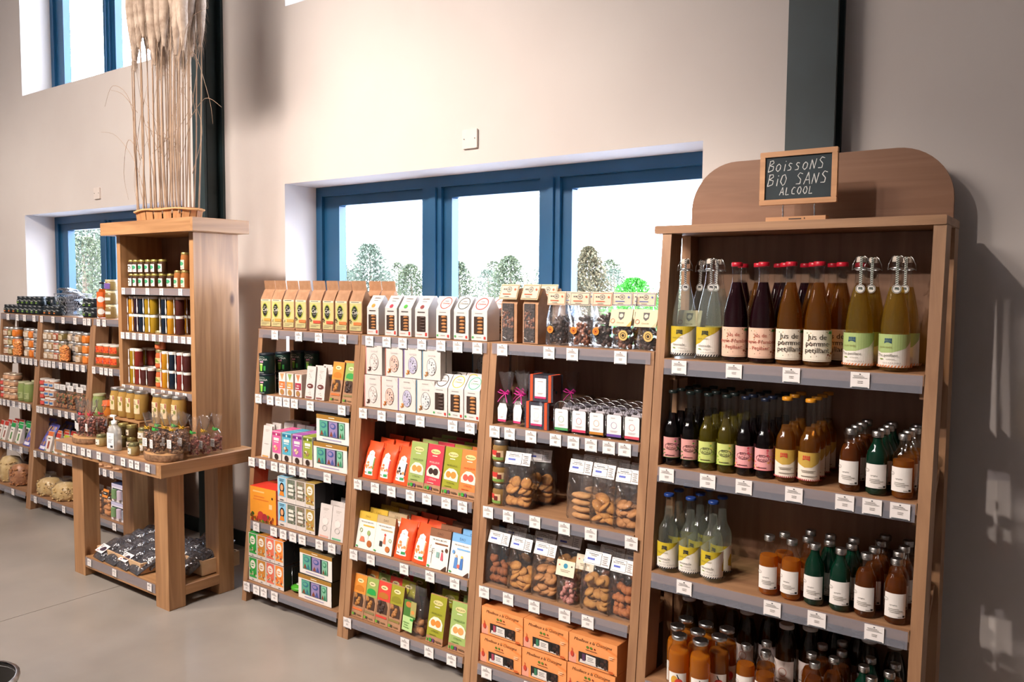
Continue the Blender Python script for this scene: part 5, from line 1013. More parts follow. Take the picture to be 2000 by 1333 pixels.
def clb():
    r = CH2(); r.name = 'clear_biscuit_bag'; p = MB()
    draw(p, [('r', 0, .42, .9, .95, '4A7A34'), ('r', 0, 0, .75, .45, 'B8D890'), ('e', .35, .82, .22, .09, 'C0743A'), ('r', .52, .5, .92, .95, 'A8A060'), ('e', .7, .62, .12, .06, 'E09048'), ('r', .55, .36, .8, .42, '3AA048'), ('lines', .08, .08, .6, .3, 3, '7AA05A')], .085, .135, lambda u, v, L: (u-.008, -.010-.0005*L+v*.14, .018+v)); p.build('green_label', r)
    r.rotation_euler = (0, 0, 0); return r
place('clb', clb, [-2.327][0]+.004, yf(.107)+.004, .107, 'clear biscuit bag with green label between kraft bags, bottom shelf', 'biscuit bag', rz=-.1)
place('clb', clb, [-2.288][0]+.03, yf(.107)+.10, .107, 'clear biscuit bag behind the green labelled one', 'biscuit bag', rz=.1)
# F, bottom: orange chestnut cake boxes
def cake(c):
    def f():
        w, h, d = .203, .110, .105; r = empty('cake_box'); m = MB(); m.box(-w/2, .001, 0, w/2, d, h, 'D98A50', .0015); m.build('carton', r); p = MB()
        draw(p, [('r', 0, 0, 1, 1, 'F09C5E'), ('p', [(0, 0), (.16, 0), (.16, .3), (.08, .36), (0, .3)], 'E8A088'), ('p', [(.62, .95), (1, .7), (1, .62), (.5, .9)], 'E88A48'), ('t', .5, .80, .0165, 'Moelleux a la Chataigne', '5A3420', 1), ('e', .40, .665, .028, .045, '5A7A2A'), ('e', .475, .665, .028, .045, '5A7A2A'), ('e', .55, .665, .018, .03, '8A2A1A'), ('lines', .35, .55, .6, .6, 1, '8A5A3A'), ('e', .08, .30, .035, .1, 'C8442E'), ('l', [(.08, .35), (.075, .5)], .0025, 'C8442E'), ('r', .22, .10, .82, .46, '2A211E'), ('p', [(.24, .10), (.82, .10), (.80, .16), (.26, .22)], 'DCD4CC'), ('r', .30, .18, .36, .42, c), ('p', [(.38, .16), (.58, .14), (.58, .40), (.38, .42)], 'E8E2DC'), ('lines', .40, .2, .56, .36, 3, '8A8480'), ('dots', .60, .16, .78, .40, 10, .04, ['4A3028', '1A1614']), ('lines', .84, .5, .95, .62, 2, 'F8D0A8'), ('r', .85, .04, .94, .12, 'C8602E')], w, h, flat()); p.build('front_print', r); return r
    return f
xs = [-1.878, -1.67, -1.468]
for i, (x, c, n_) in enumerate(zip(xs, ('A8485A', '3A7A5A', '5A3A5A'), ('left stack', 'middle stack', 'right stack'))):
    for k in range(2):
        for r in range(2): place('cake%d' % i, cake(c), x+.012*r+.004*k, yf(.107)+.108*r+.004*k, .107+.1136*k, 'orange chestnut cake box with window, %s, %s, %s' % (n_, ('lower', 'upper')[k], ('front', 'behind')[r]), 'box', 'orange chestnut cake boxes', -.02)
def yl(z): return 2.58+.091*z+.012
# ---------------------------------------------------------------- tower cabinet goods
def jm(cont): return jar('jam_jar', .0235, .095, 'EDE8E0', C(cont, .15), None, spoon=True, lidh=.012, waist=.10)
JC = {'o': ('olive green', '6E6A22'), 'y': ('amber yellow', 'B8801C'), 'd': ('dark plum', '2A1620'), 'n': ('blue black', '16202E'), 'k': ('mustard', '9A7A1E'), 'r': ('brick red', '7A2A22'), 'm': ('dark maroon', '4A2420')}
def jrow(code, cx, line_z, k, where):
    for i, (c, x) in enumerate(zip(code, cx)):
        place('jam'+c, jm(JC[c][1]), x, 2.375, line_z+.0975*k, '%s jam jar with white spoon tag, %s, %s row, %s' % (JC[c][0], nth(i, len(code)), ('lower', 'upper')[k], where), 'jar', 'spoon-tag jam jars', jr(.15))
        if k == 1 or True: place('jam'+c, jm(JC[c][1]), x+.002, 2.445, line_z+.0975*k, '%s jam jar behind, %s, %s row, %s' % (JC[c][0], nth(i, len(code)), ('lower', 'upper')[k], where), 'jar', 'spoon-tag jam jars behind')
cx9 = [-4.366, -4.304, -4.241, -4.179, -4.115, -4.045, -3.962, -3.902, -3.825]
jrow('oydnkknym', cx9, 1.335, 0, 'middle cabinet shelf'); jrow('oydnkknym', cx9, 1.335, 1, 'middle cabinet shelf')
jrow('ykrmm', [-4.367, -4.302, -4.229, -4.165, -4.098], 1.05, 0, 'lower shelf left'); jrow('ykr', [-4.367, -4.302, -4.229], 1.05, 1, 'lower shelf left')
jrow('ynrm', [-3.968, -3.895, -3.824, -3.765], 1.05, 0, 'lower shelf right'); jrow('ynrm', [-3.968, -3.895, -3.824, -3.765], 1.05, 1, 'lower shelf right')
TJ = jar('tapenade_jar', .026, .098, 'B8A878', C('C0643A', .25), [('r', 0, .3, 1, .75, 'D8C88A'), ('p', [(.1, .4), (.5, .72), (.9, .4)], '8A9A4A'), ('r', 0, 0, 1, .25, 'D86A3A')], (.1, .75, 1.8), lidh=.014, metal=.6)
xx = [-4.015][0]
for k in range(3): place('tj', TJ, xx, 2.375, 1.05+.1005*k, 'orange tapenade jar with olive label, %s of a stack of three' % ('bottom', 'middle', 'top')[k], 'jar', 'stacked tapenade jars')
HON = jar('honey_jar', .0225, .072, 'B8A060', C('3A2418', .2), [('r', 0, 0, 1, 1, 'EFE8DC'), ('e', .5, .58, .32, .26, '3A3A36'), ('e', .55, .55, .2, .14, 'EFE8DC'), ('lines', .2, .08, .8, .2, 1, '8A7A6A')], (.12, .66, 1.7), lidh=.010, metal=.7)
HOG = jar('honey_jar', .0225, .072, 'C0B060', C('4A3020', .2), [('r', 0, 0, 1, 1, 'EFEAE0'), ('e', .5, .6, .38, .26, '3AA070'), ('r', .44, .28, .56, .5, '5A4A30'), ('lines', .2, .08, .8, .2, 1, 'A84A3A')], (.12, .66, 1.7), lidh=.010, metal=.7)
HOT = jar('tall_honey_jar', .0225, .088, 'B8A060', C('A86A3A', .2), [('r', 0, 0, 1, 1, 'EAD8C0'), ('e', .5, .6, .38, .22, '4AA070'), ('lines', .2, .08, .8, .2, 1, 'A84A3A')], (.05, .6, 1.5), lidh=.010, metal=.7)
cxs = [-4.358, -4.296, -4.231, -4.171, -4.107, -4.05, -3.979, -3.902]
for i, x in enumerate(cxs):
    a = i < 2
    for k in range(2):
        if k == 1 and i == 7: continue
        place('hon' if a else 'hog', HON if a else HOG, x, 2.378, 1.575+.0745*k, 'small honey jar with %s label, %s, %s row' % ('black sketch' if a else 'green tree', nth(i, 8), ('lower', 'upper')[k]), 'jar', 'small honey jars, top cabinet shelf', jr(.1))
for x, y, w_ in ((cxs[5]+.03, 2.45, 'left'), (cxs[6]+.05, 2.45, 'middle'), (cxs[7]+.02, 2.46, 'right')): place('hog', HOG, x, y, 1.575, 'small dark honey jar in shade at the back, %s of three' % w_, 'jar', 'small honey jars at the back')
xt = [-3.832, -3.771]
for i, x in enumerate(xt): place('hot', HOT, x, 2.376, 1.575, 'taller brown honey jar, %s of the pair by the side panel' % ('left', 'right')[i], 'jar')
place('hot', HOT, xt[1]+.001, 2.376, 1.575+.0905, 'taller brown honey jar standing on top of the right one', 'jar')
# ---------------------------------------------------------------- table top goods (table height .75)
def onT(pts): return pts
BIG = jar('compote_jar', .036, .150, 'A8A49E', C('B08A48', .22), [('r', 0, 0, 1, 1, 'EBCFA4'), ('lines', .1, .6, .7, .9, 3, '7A6A54'), ('e', .75, .5, .14, .14, '8A8A3A'), ('l', [(.1, .3), (.4, .38), (.7, .28)], .001, '4A3A2A'), ('r', .84, .7, .94, .98, 'A84A4A')], (.24, .56, 1.35), lidh=.014, metal=.8)
bigx = (-4.285, -4.205, -4.125, -4.045, -3.875, -3.795, -3.715)
for i, x in enumerate(bigx): place('big', BIG, x, 2.283, .75+.137, 'tall pale compote jar with cream label, %s of seven' % nth(i, 7), 'jar', 'tall compote jars on the table', jr(.1))
def riser(x0, x1, y0, y1, h, label):
    m = MB(); m.box(-(x1-x0)/2, -(y1-y0)/2, h-.012, (x1-x0)/2, (y1-y0)/2, h, pine(0), .003); o = m.build('riser_board', r_ := empty('wooden_riser', ((x0+x1)/2, (y0+y1)/2, .7522)))
    for s_ in (-1, 1): m = MB(); m.box(s_*(x1-x0)/2-(.012 if s_ > 0 else 0), -(y1-y0)/2, 0, s_*(x1-x0)/2+(.012 if s_ < 0 else 0), (y1-y0)/2, h-.012, pine(2)); m.build('riser_leg', r_)
    tag(r_, label, 'riser')
riser(-4.325, -4.0, 2.243, 2.322, .133, 'wooden riser under the four left compote jars'); riser(-3.915, -3.675, 2.243, 2.322, .133, 'wooden riser under the three right compote jars')
GR = jar('preserve_jar', .027, .060, 'A89A60', C('5A4A2A', .25), [('r', 0, 0, 1, 1, 'EBDCC4'), ('e', .7, .4, .12, .2, '3A2A22'), ('lines', .1, .2, .5, .8, 3, '8A7A64')], (.2, .6, 1.5), lidh=.014, metal=.6)
GP = jar('pale_preserve_jar', .027, .060, '8A8660', C('A89464', .25), [('r', 0, 0, 1, 1, 'F0E8DC'), ('e', .6, .4, .1, .14, '4A3A2A'), ('lines', .1, .2, .5, .8, 3, '8A7A64')], (.2, .6, 1.5), lidh=.014, metal=.6)
def tj(x, y, k, kind, lab): place('gr' if kind == 'GR' else 'gpj', GR if kind == 'GR' else GP, x, y, .75+.0625*k, lab, 'jar', 'small preserve jars on the table', jr(.3))
tj(-4.195, 2.145, 0, 'GP', 'small pale preserve jar left of the soap bottle'); tj(-4.175, 2.205, 1, 'GP', 'upper pale preserve jar behind the lone left one'); tj(-4.175, 2.205, 0, 'GP', 'lower pale preserve jar behind the lone left one')
tj(-4.005, 2.205, 0, 'GR', 'dark preserve jar right of the soap bottle, lower'); tj(-4.005, 2.205, 1, 'GR', 'dark preserve jar right of the soap bottle, upper')
tj(-4.085, 2.205, 0, 'GR', 'dark preserve jar half behind the soap bottle, lower'); tj(-4.085, 2.205, 1, 'GR', 'dark preserve jar half behind the soap bottle, upper')
tj(-3.885, 2.200, 0, 'GP', 'pale preserve jar behind the nut bags, lower'); tj(-3.885, 2.200, 1, 'GP', 'pale preserve jar behind the nut bags, upper'); tj(-3.845, 2.125, 0, 'GP', 'amber preserve jar in front, beside the wood slice')
# soap pump bottle
def soap():
    r = empty('soap_bottle'); m = MB(); secs = []
    for w, d, z in ((.030, .018, 0), (.033, .020, .003), (.033, .020, .085), (.030, .019, .098), (.016, .013, .108), (.0115, .0115, .113), (.0115, .0115, .120)):
        secs.append([(w*math.copysign(abs(math.cos(a))**.6, math.cos(a)), d*math.copysign(abs(math.sin(a))**.6, math.sin(a)), z) for a in [2*PI*i/18 for i in range(18)]])
    m.loft(secs, film('soap_plastic', (.93, .94, .95), 1.45, .05, .03, (.85, .87, .88, .35))); m.build('bottle', r)
    m = MB(); m.lathe([(.0125, .118), (.0125, .132), (.006, .134), (.004, .136), (.004, .150)], C('F2F0EE', .3), 14); m.box(-.022, -.005, .148, .009, .005, .158, 'F2F0EE', .002); m.build('pump', r)
    p = MB(); draw(p, [('r', 0, 0, 1, 1, 'F2F2F4'), ('t', .4, .74, .010, 'soin', '8A98D0'), ('lines', .15, .35, .85, .62, 4, '9AA0A8'), ('r', .5, .06, .85, .2, '3A3A3A')], .046, .070, flat(-.0212, .010)); p.build('label', r); return r
place('soap', soap, -4.035, 2.130, .75, 'clear pump bottle of hand gel standing on the display table', 'soap bottle', rz=.12, sc=(1.2, 1.1, 1.13))
# wood slices and nut bags
def slice_(R, ry, h):
    def f():
        r = empty('wood_slice'); rnd = random.Random(4); n = 30; j = [rnd.uniform(.97, 1.03) for _ in range(n)]
        ring = lambda q, z: [(R*q*j[i]*math.cos(2*PI*i/n), ry*q*j[i]*math.sin(2*PI*i/n), z) for i in range(n)]
        m = MB(); m.loft([ring(.98, 0), ring(1, .004), ring(1.01, h-.004), ring(.985, h-.0005)], noisy('tree_bark', '6A4C34', '9A7454', 55, .9, .8)); m.build('bark', r)
        m = MB(); m.loft([ring(.965, h-.001), ring(.96, h+.001)], wood('slice_wood', 'B98A5A', 'CFA070', 2, .6, .5, False)); m.build('cut_face', r); return r
    return f
place('sl1', slice_(.118, .080, .032), -3.658, 2.172, .75, 'oval wood slice carrying nut bags, near table corner', 'wood slice'); place('sl2', slice_(.105, .072, .028), -4.365, 2.163, .75, 'wood slice carrying praline bags, left end of the table', 'wood slice')
def nutbag(seed, mat, ribc, cardc=1, h=.118, flare=.075):
    def f():
        r = empty('nut_bag'); rnd = random.Random(seed); m = MB(); n = 14; w, d = .030, .022
        def ring(q, z, j): return [(w*q*math.cos(2*PI*i/n)*(1+rnd.uniform(-j, j)), d*q*math.sin(2*PI*i/n)*(1+rnd.uniform(-j, j)), z+rnd.uniform(-j, j)*.04) for i in range(n)]
        m.loft([ring(.9, 0, 0), ring(1, .008, .03), ring(1, h*.6, .04), ring(.9, h*.85, .05), ring(.25, h, .1), ring(.75, h+flare*.5, .3), ring(1.15, h+flare, .3)], CELLO, False); m.build('clear_bag', r)
        m = MB()
        for i in range(60):
            z = rnd.uniform(.008, h*.82); a = rnd.uniform(0, 6.28); q = rnd.uniform(.45, .86); m.ell((w*q*math.cos(a), d*q*math.sin(a), z), (.007, .006, .006), mat, 6, 4, .2)
        o = m.build('nuts', r); o['kind'] = 'stuff'; m = MB(); rc = C(ribc, .3); m.lathe([(.0095, h-.003), (.011, h), (.0095, h+.003)], rc, 10, cap=False)
        for s_ in (-1, 1): m.tube([(0, -.008, h), (s_*.012, -.013, h+.010), (s_*.018, -.012, h+.002), (s_*.008, -.011, h-.004), (0, -.008, h)], .0026, rc, 5)
        m.build('ribbon', r)
        if cardc: p = MB(); p.box(-.014, -d-.0042, h*.28, .016, -d-.0032, h*.62, 'F2EEEC'); draw(p, [('lines', .1, .1, .9, .9, 5, 'A8A4A4')], .030, h*.34, flat(-d-.0042, h*.28, .001)); p.build('paper_label', r)
        return r
    return f
HAZ = noisy('hazelnuts', '6A4630', '9A6A48', 50, .5, .3); PRA = noisy('praline_nuts', '7A3A2E', 'B06A58', 50, .5, .4)
NBK = [('ny', nutbag(1, HAZ, 'C89A20')), ('ng', nutbag(2, HAZ, '3AB04A')), ('pg', nutbag(3, PRA, '3AB04A')), ('py', nutbag(4, PRA, 'C89A20')), ('pr', nutbag(5, PRA, 'C83A4A', flare=.07)), ('pk', nutbag(6, CHOC, '2A2A2E', flare=.08))]
for i, (x, y, k) in enumerate(((-3.700, 2.125, 0), (-3.636, 2.118, 1), (-3.578, 2.140, 0), (-3.585, 2.195, 0))): place(NBK[k][0], NBK[k][1], x, y, .782, 'hazelnut bag with %s ribbon on the wood slice, front row, %s' % (('yellow', 'green')[k], nth(i, 4)), 'nut bag', 'nut bags on the wood slice', jr(.3))
for i, (x, y, k) in enumerate(((-3.705, 2.185, 1), (-3.645, 2.180, 0), (-3.650, 2.228, 1))): place(NBK[k][0], NBK[k][1], x, y, .782, 'hazelnut bag with %s ribbon on the wood slice, back row, %s' % (('yellow', 'green')[k], nth(i, 3)), 'nut bag', 'nut bags on the wood slice', jr(.3))
for i, (x, y, k) in enumerate(((-3.573, 2.276, 2), (-3.575, 2.342, 3), (-3.578, 2.410, 2))): place(NBK[k][0], NBK[k][1], x, y, .75, 'praline nut bag with %s ribbon on bare table, %s' % (('', '', 'green', 'yellow')[k], ('nearest the corner', 'middle', 'farthest along the side panel')[i]), 'nut bag', 'praline bags at the table end', jr(.2))
for i, (x, y, k) in enumerate(((-4.432, 2.158, 5), (-4.372, 2.135, 4), (-4.312, 2.152, 4), (-4.375, 2.192, 4), (-4.318, 2.205, 4))): place(NBK[k][0], NBK[k][1], x, y, .7805, 'praline bag with %s ribbon on the left wood slice, %s' % (('', '', '', '', 'red', 'black')[k], nth(i, 5)), 'nut bag', 'praline bags on the left wood slice', jr(.4))
# honey jar with orange cloth behind, left end
CJ = jar('cloth_topped_jar', .04, .10, 'D8702A', C('C8762A', .25), None, cloth='D8622A'); CJ2 = jar('cloth_topped_jar', .04, .10, 'C8A070', C('B08A4A', .25), None, cloth='C8A478')
cj = [-5.226, -5.312]
place('cj', CJ, cj[0], yl(.737)+.04, .737, 'amber jar with orange cloth cover behind the praline bags', 'jar'); place('cj2', CJ2, cj[1]-.02, yl(.737)+.06, .737, 'amber jar with beige lid cloth behind the praline bags', 'jar')
# ---------------------------------------------------------------- crates of bagged prunes on the lower shelf
CRW = noisy('crate_wood', 'C8A078', 'D8B48C', 12, .7, .05)
def crate(x, y, w, d, h, rz, label, dz=0):
    r = empty('crate', (x, y, .112+dz), rz)
    for nm, b in (('front_slat', (-w/2, -d/2, 0, w/2, -d/2+.009, h)), ('back_slat', (-w/2, d/2-.009, 0, w/2, d/2, h)), ('end_board', (-w/2, -d/2+.009, 0, -w/2+.010, d/2-.009, h)), ('end_board', (w/2-.010, -d/2+.009, 0, w/2, d/2-.009, h)), ('bottom_board', (-w/2+.01, -d/2+.009, 0, w/2-.01, d/2-.009, .006))):
        m = MB(); m.box(*b, CRW); m.build(nm, r)
    return tag(r, label, 'crate')
crate(-4.14, 2.33, .47, .28, .055, -.04, 'shallow wooden crate of bagged prunes, front of the lower shelf', .002); crate(-3.78, 2.47, .27, .22, .075, 0, 'wooden crate at the right rear of the lower shelf', .002)
DK = film('dark_bag_film', (.55, .55, .58), 1.5, .12, .10, (.10, .10, .115, .55), 1.0, 22)
PR = noisy('dried_prunes', '1E1A1E', '34303A', 40, .4, .6)
def prune(seed):
    def f():
        r = empty('prune_bag'); rnd = random.Random(seed); m = MB(); w, l = .115, .155; nx, ny = 8, 10; V = []
        def zt(a, b): e = max(0, (1-(2*a-1)**4)*(1-(2*b-1)**4)); return .026*e**.5*(1+.2*math.sin(a*9+seed)*math.cos(b*7))
        for s_ in (1, 0):
            for j in range(ny+1):
                for i in range(nx+1):
                    a, b = i/nx, j/ny; V.append(((a-.5)*w, (b-.5)*l, (zt(a, b)+.002 if s_ else 0)+rnd.uniform(0, .003)*s_))
        k = (nx+1)*(ny+1); F = [(j*(nx+1)+i, j*(nx+1)+i+1, (j+1)*(nx+1)+i+1, (j+1)*(nx+1)+i) for j in range(ny) for i in range(nx)]
        m.add(V, F+[tuple(k+q for q in reversed(f_)) for f_ in F], DK, True); m.build('clear_bag', r)
        m = MB()
        for i in range(22): m.ell((rnd.uniform(-.042, .042), rnd.uniform(-.06, .05), rnd.uniform(.009, .014)), (.012, .010, .007), PR, 7, 4, .2)
        o = m.build('prunes', r); o['kind'] = 'stuff'
        if seed % 3:
            p = MB(); draw(p, [('r', 0, 0, 1, 1, 'E8E4E4'), ('e', .65, .5, .26, .28, '3A2A3A'), ('e', .5, .4, .16, .2, '4A3A4A'), ('lines', .08, .55, .4, .9, 3, '6A6A70'), ('r', .2, .1, .35, .2, 'B84A5A')], .088, .055, lambda u, v, L: (u, -.055+v, .034+.0004*L)); p.build('paper_label', r)
        return r
    return f
rp = random.Random(12); k = 0
for r in range(4):
    for i in range(4):
        k += 1
        o = place('prune%d' % ((k*2+r) % 4), prune((k*2+r) % 4), -4.305+.118*i+.004*r, 2.235+.064*r, .150+.010*r, 'shiny bag of dark prunes, %s row of the heap, %s' % (('front', 'second', 'third', 'back')[r], nth(i, 4)), 'bag', 'bags of prunes in the crate')
        o.rotation_euler = (.50, 0, rp.uniform(-.05, .05)-.10)
for r in range(3):
    for i in range(2):
        o = place('prune0' if i or r else 'prune1', prune(0), -3.845+.128*i, 2.36+.072*r, .165+.020*r, 'grey plastic bag of prunes in the right rear crate, %s row, %s' % (('front', 'second', 'back')[r], ('left', 'right')[i]), 'bag', 'bags of prunes, right rear crate'); o.rotation_euler = (.48, 0, rp.uniform(-.06, .06))
# ---------------------------------------------------------------- dried grass on the cabinet
STK = noisy('dry_stalk', '8C7058', 'B2947A', 8, .7); PLM = noisy('pampas_plume', 'A08A78', 'C8B4A2', 18, .95, .5)
pb = empty('slatted_basket', (-4.0, 2.43, 1.9222)); n = 22
for i in range(n):
    a0, a1 = 2*PI*(i+.08)/n, 2*PI*(i+.92)/n; m = MB(); A, B = .245, .105
    v = [(q*A*math.cos(a), q*B*math.sin(a), z) for z in (0, .062) for q, a in ((1+.06*(z > 0), a0), (1+.06*(z > 0), a1), (.96+.06*(z > 0), a1), (.96+.06*(z > 0), a0))]
    m.add(v, [(0, 1, 5, 4), (1, 2, 6, 5), (2, 3, 7, 6), (3, 0, 4, 7), (4, 5, 6, 7), (3, 2, 1, 0)], wood('basket_wood', 'A06E44', 'C08C5C', 2, .6, 2)); m.build('slat', pb)
m = MB(); m.tube([(.265*math.cos(2*PI*i/32), .115*math.sin(2*PI*i/32), .054+.003*math.sin(i*5)) for i in range(32)], .006, C('C89A6A', .8), 6, True); m.build('rope_rim', pb)
m = MB(); m.lathe([(.95, 0), (.95, .004)], C('8A6A4A', .9), 24); m.v = [(x*.24, y*.10, z+.03) for x, y, z in m.v]; m.build('filling_board', pb)
tag(pb, 'oval slatted wooden basket holding dried grass on the tower cabinet', 'basket')
rg = random.Random(9); gi = 0
TENS = ['', 'first', 'second', 'third', 'fourth', 'fifth', 'sixth', 'seventh', 'eighth', 'ninth', 'tenth', 'eleventh', 'twelfth', 'thirteenth', 'fourteenth', 'fifteenth', 'sixteenth', 'seventeenth', 'eighteenth', 'nineteenth']
def nth34(i): i += 1; return (TENS[i] if i < 20 else ('twentieth' if i == 20 else 'twenty-'+TENS[i-20] if i < 30 else 'thirtieth' if i == 30 else 'thirty-'+TENS[i-30]))+' from left'
for i in range(34):
    bx = -.20+.40*(i+.5)/34+rg.uniform(-.012, .012); by = (-.055, .01, .06)[i % 3]+rg.uniform(-.015, .015); tx_ = bx*rg.uniform(1.1, 1.3)+rg.uniform(-.02, .0); zt = rg.uniform(.85, 1.0)
    r = empty('pampas_stem', (-4.0+bx, 2.43+by, 1.957)); dx = tx_-bx; m = MB(); bend = rg.uniform(-.03, .03)
    m.tube([(0, 0, 0), (dx*.3+bend, 0, .35), (dx*.7+bend, .005, .75), (dx, .01, 1.15)], rg.uniform(.0035, .007), STK, 6, taper=lambda q: 1-.5*q); m.build('stalk', r)
    m = MB(); L0 = rg.uniform(.74, 1.02); H = .62; secs = 9; nn = 9
    rings = []
    for k in range(secs+1):
        q = k/secs; R = .031*math.sin(PI*min(1, .03+.87*q))**.75+.002; cx = dx*(L0+H*q)/1.15+.012*math.sin(q*5+i)
        rings.append([(cx+R*math.cos(2*PI*a/nn)*rg.uniform(.8, 1.2), .01+R*.9*math.sin(2*PI*a/nn)*rg.uniform(.8, 1.2), L0+H*q) for a in range(nn)])
    m.loft(rings, PLM); fz = []
    for k in range(330):
        q = rg.random(); a = rg.uniform(0, 6.28); R = .031*math.sin(PI*min(1, .03+.87*q))**.75+.002; cx = dx*(L0+H*q)/1.15+.012*math.sin(q*5+i); z = L0+H*q
        p0 = (cx+R*.8*math.cos(a), .01+R*.8*math.sin(a), z); p1 = (cx+(R+.012)*math.cos(a), .01+(R+.012)*math.sin(a), z-rg.uniform(.02, .075)); t = .0011
        m.add([p0, (p0[0]+t, p0[1]+t, p0[2]), (p1[0]+t*.3, p1[1], p1[2]), (p1[0], p1[1]+t*.3, p1[2])], [(0, 1, 2, 3)], PLM)
    m.build('plume', r); gi += 1
    tag(r, 'dried pampas stem with beige plume, %s of thirty-four in the basket, %s' % (nth34(i), ('front', 'middle', 'back')[i % 3]), 'dried grass', 'pampas stems in the basket')
wl = [[(-.28, .30), (-.34, .62), (-.50, .72), (-.60, .62)], [(-.26, .10), (-.36, .30), (-.55, .46), (-.72, .50)], [(-.27, .05), (-.33, .2), (-.30, .35), (-.2, .45)], [(-.25, .30), (-.38, .42), (-.45, .25), (-.42, .1)], [(-.27, .55), (-.40, .66), (-.52, .70)],
      [(.25, .35), (.30, .62), (.34, .42)], [(.22, .60), (.34, .78), (.45, .55), (.47, .42)], [(.24, .75), (.36, .92), (.52, .95)], [(.2, .45), (.36, .56), (.50, .50)], [(.25, .2), (.33, .4), (.27, .55)], [(.1, .2), (.2, .5), (.28, .9), (.26, 1.0)], [(-.1, .3), (.05, .55), (.2, .7)], [(-.2, .5), (-.05, .3), (.1, .6)],
      [(.0, .25), (.12, .5), (.02, .8)], [(.18, .3), (.02, .45), (-.12, .62)], [(-.15, .2), (-.22, .5), (-.30, .85)], [(-.24, .62), (-.3, .48), (-.36, .2), (-.33, .05)]]
def spline(P, n=5):
    out = []
    for i in range(len(P)-1):
        p0, p1, p2, p3 = P[max(0, i-1)], P[i], P[i+1], P[min(len(P)-1, i+2)]
        for k in range(n):
            t = k/n; out.append(tuple(.5*((2*b)+(-a+c)*t+(2*a-5*b+4*c-d)*t*t+(-a+3*b-3*c+d)*t**3) for a, b, c, d in zip(p0, p1, p2, p3)))
    return out+[P[-1]]
for j in range(3): wl.append([(rg.uniform(-.2, .2), rg.uniform(.1, .4)), (rg.uniform(-.25, .25), rg.uniform(.45, .6)), (rg.uniform(-.2, .28), rg.uniform(.65, .85))])
for i, P in enumerate(wl):
    y = rg.uniform(-.08, .04); m = MB(); m.tube([(a-P[0][0], y*b, b-P[0][1]) for a, b in spline(P)], .0021, STK, 4, taper=lambda q: 1-.7*q)
    o = m.build('grass_blade', None, (-3.985+P[0][0]*.85, 2.42, 1.957+P[0][1])); tag(o, 'thin dry grass blade, '+('arching high to the left', 'arching low to the left', 'short loop at the lower left', 'drooping at the left with a hooked tip', 'rising far left', 'arching right with drooping tip', 'long bow over the column', 'high blade reaching right', 'nearly level blade to the right', 'short hook at the lower right', 'upright at the right edge', 'crossing the middle low', 'crossing the left middle', 'curved in the centre', 'crossing the right stems', 'steep along the left edge', 'hanging at the far left', 'tangled between the stems, low', 'tangled between the stems, middle', 'tangled between the stems, high')[i], 'dried grass', 'loose curling grass blades')
# ---------------------------------------------------------------- goods on the three units at the left (small in the photo)
def lrow(line_z, xs, fn, key, ks, desc, cat, grp, step, r0=.03, where='', rows=1, dy=.07):
    for i, x in enumerate(xs):
        for k in range(ks):
            for q in range(rows): place(key, fn, x, yl(line_z)+r0+dy*q, line_z+step*k, '%s, %s%s, %s%s' % (desc, (nth(i, len(xs))+' ' if len(xs) > 1 else ''), ('single' if ks == 1 else ('bottom layer', 'second layer', 'third layer', 'fourth layer')[k]), 'back row, ' if q else '', where), cat, grp, jr(.1))
BJ = jar('black_jar', .036, .062, '1E2428', C('1A2226', .3), [('r', .1, .1, .9, .9, '1C2A2A'), ('r', .3, .25, .7, .5, '7AA040'), ('lines', .2, .6, .8, .85, 1, 'C8C8B8')], (.1, .8, 1.7), lidh=.02)
BJO = jar('black_jar', .036, .062, '1E2428', C('1A2226', .3), [('r', .1, .1, .9, .9, '26221E'), ('r', .3, .2, .7, .45, 'D87A3A'), ('lines', .2, .6, .8, .85, 1, 'C8C8B8')], (.1, .8, 1.7), lidh=.02)
XA0 = [-6.737, -6.67, -6.611]; XA1 = [-6.516, -6.423, -6.353, -6.263, -6.181]; XB = [-6.081, -6.002, -5.931]; XB2 = [-5.495]
lrow(1.368, XA0, BJO, 'bjo', 1, 'small black spice jar with orange tag', 'jar', 'black jars on the left top shelf', .064, where='left top shelf')
lrow(1.368, XA1, BJ, 'bj', 2, 'small black spice jar with green tag', 'jar', 'black jars on the left top shelf', .0645, where='left top shelf')
lrow(1.368, XB, BJO, 'bjo', 1, 'small black jar left of the wire basket', 'jar', 'black jars on the left top shelf', .0645, where='left of the basket'); lrow(1.368, XA1[1:]+XB[:2], BJ, 'bj', 2, 'black spice jar', 'jar', 'black jars in the back row', .0645, r0=.12, where='back row, left top shelf')
lrow(1.368, [XB2[0]], BJ, 'bj', 2, 'black spice jar right of the wire basket', 'jar', 'black jars right of the basket', .0645, where='left top shelf'); lrow(1.368, [XB2[0]+.075], BJ, 'bj', 2, 'black spice jar beside the tall bottle', 'jar', 'black jars right of the basket', .0645, where='left top shelf')
wb = empty('wire_basket', ([-5.85][0], yl(1.368)+.10, 1.3702)); m = MB(); w0, w1, d0, d1, hh = .105, .140, .065, .085, .15
def bk(a, z): q = z/hh; w_, d_ = w0+(w1-w0)*q, d0+(d1-d0)*q; return (w_*math.copysign(abs(math.cos(a))**.45, math.cos(a)), d_*math.copysign(abs(math.sin(a))**.45, math.sin(a)), z)
WB = C('A8A8AC', .35, .7)
for z in (0, hh): m.tube([bk(2*PI*i/32, z) for i in range(32)], .0028, WB, 5, True)
m.build('rim_wire', wb); m = MB()
for i in range(40):
    a = 2*PI*i/40
    for s_ in (1, -1): m.tube([bk(a+s_*.55*k/5, hh*k/5) for k in range(6)], .0011, WB, 4)
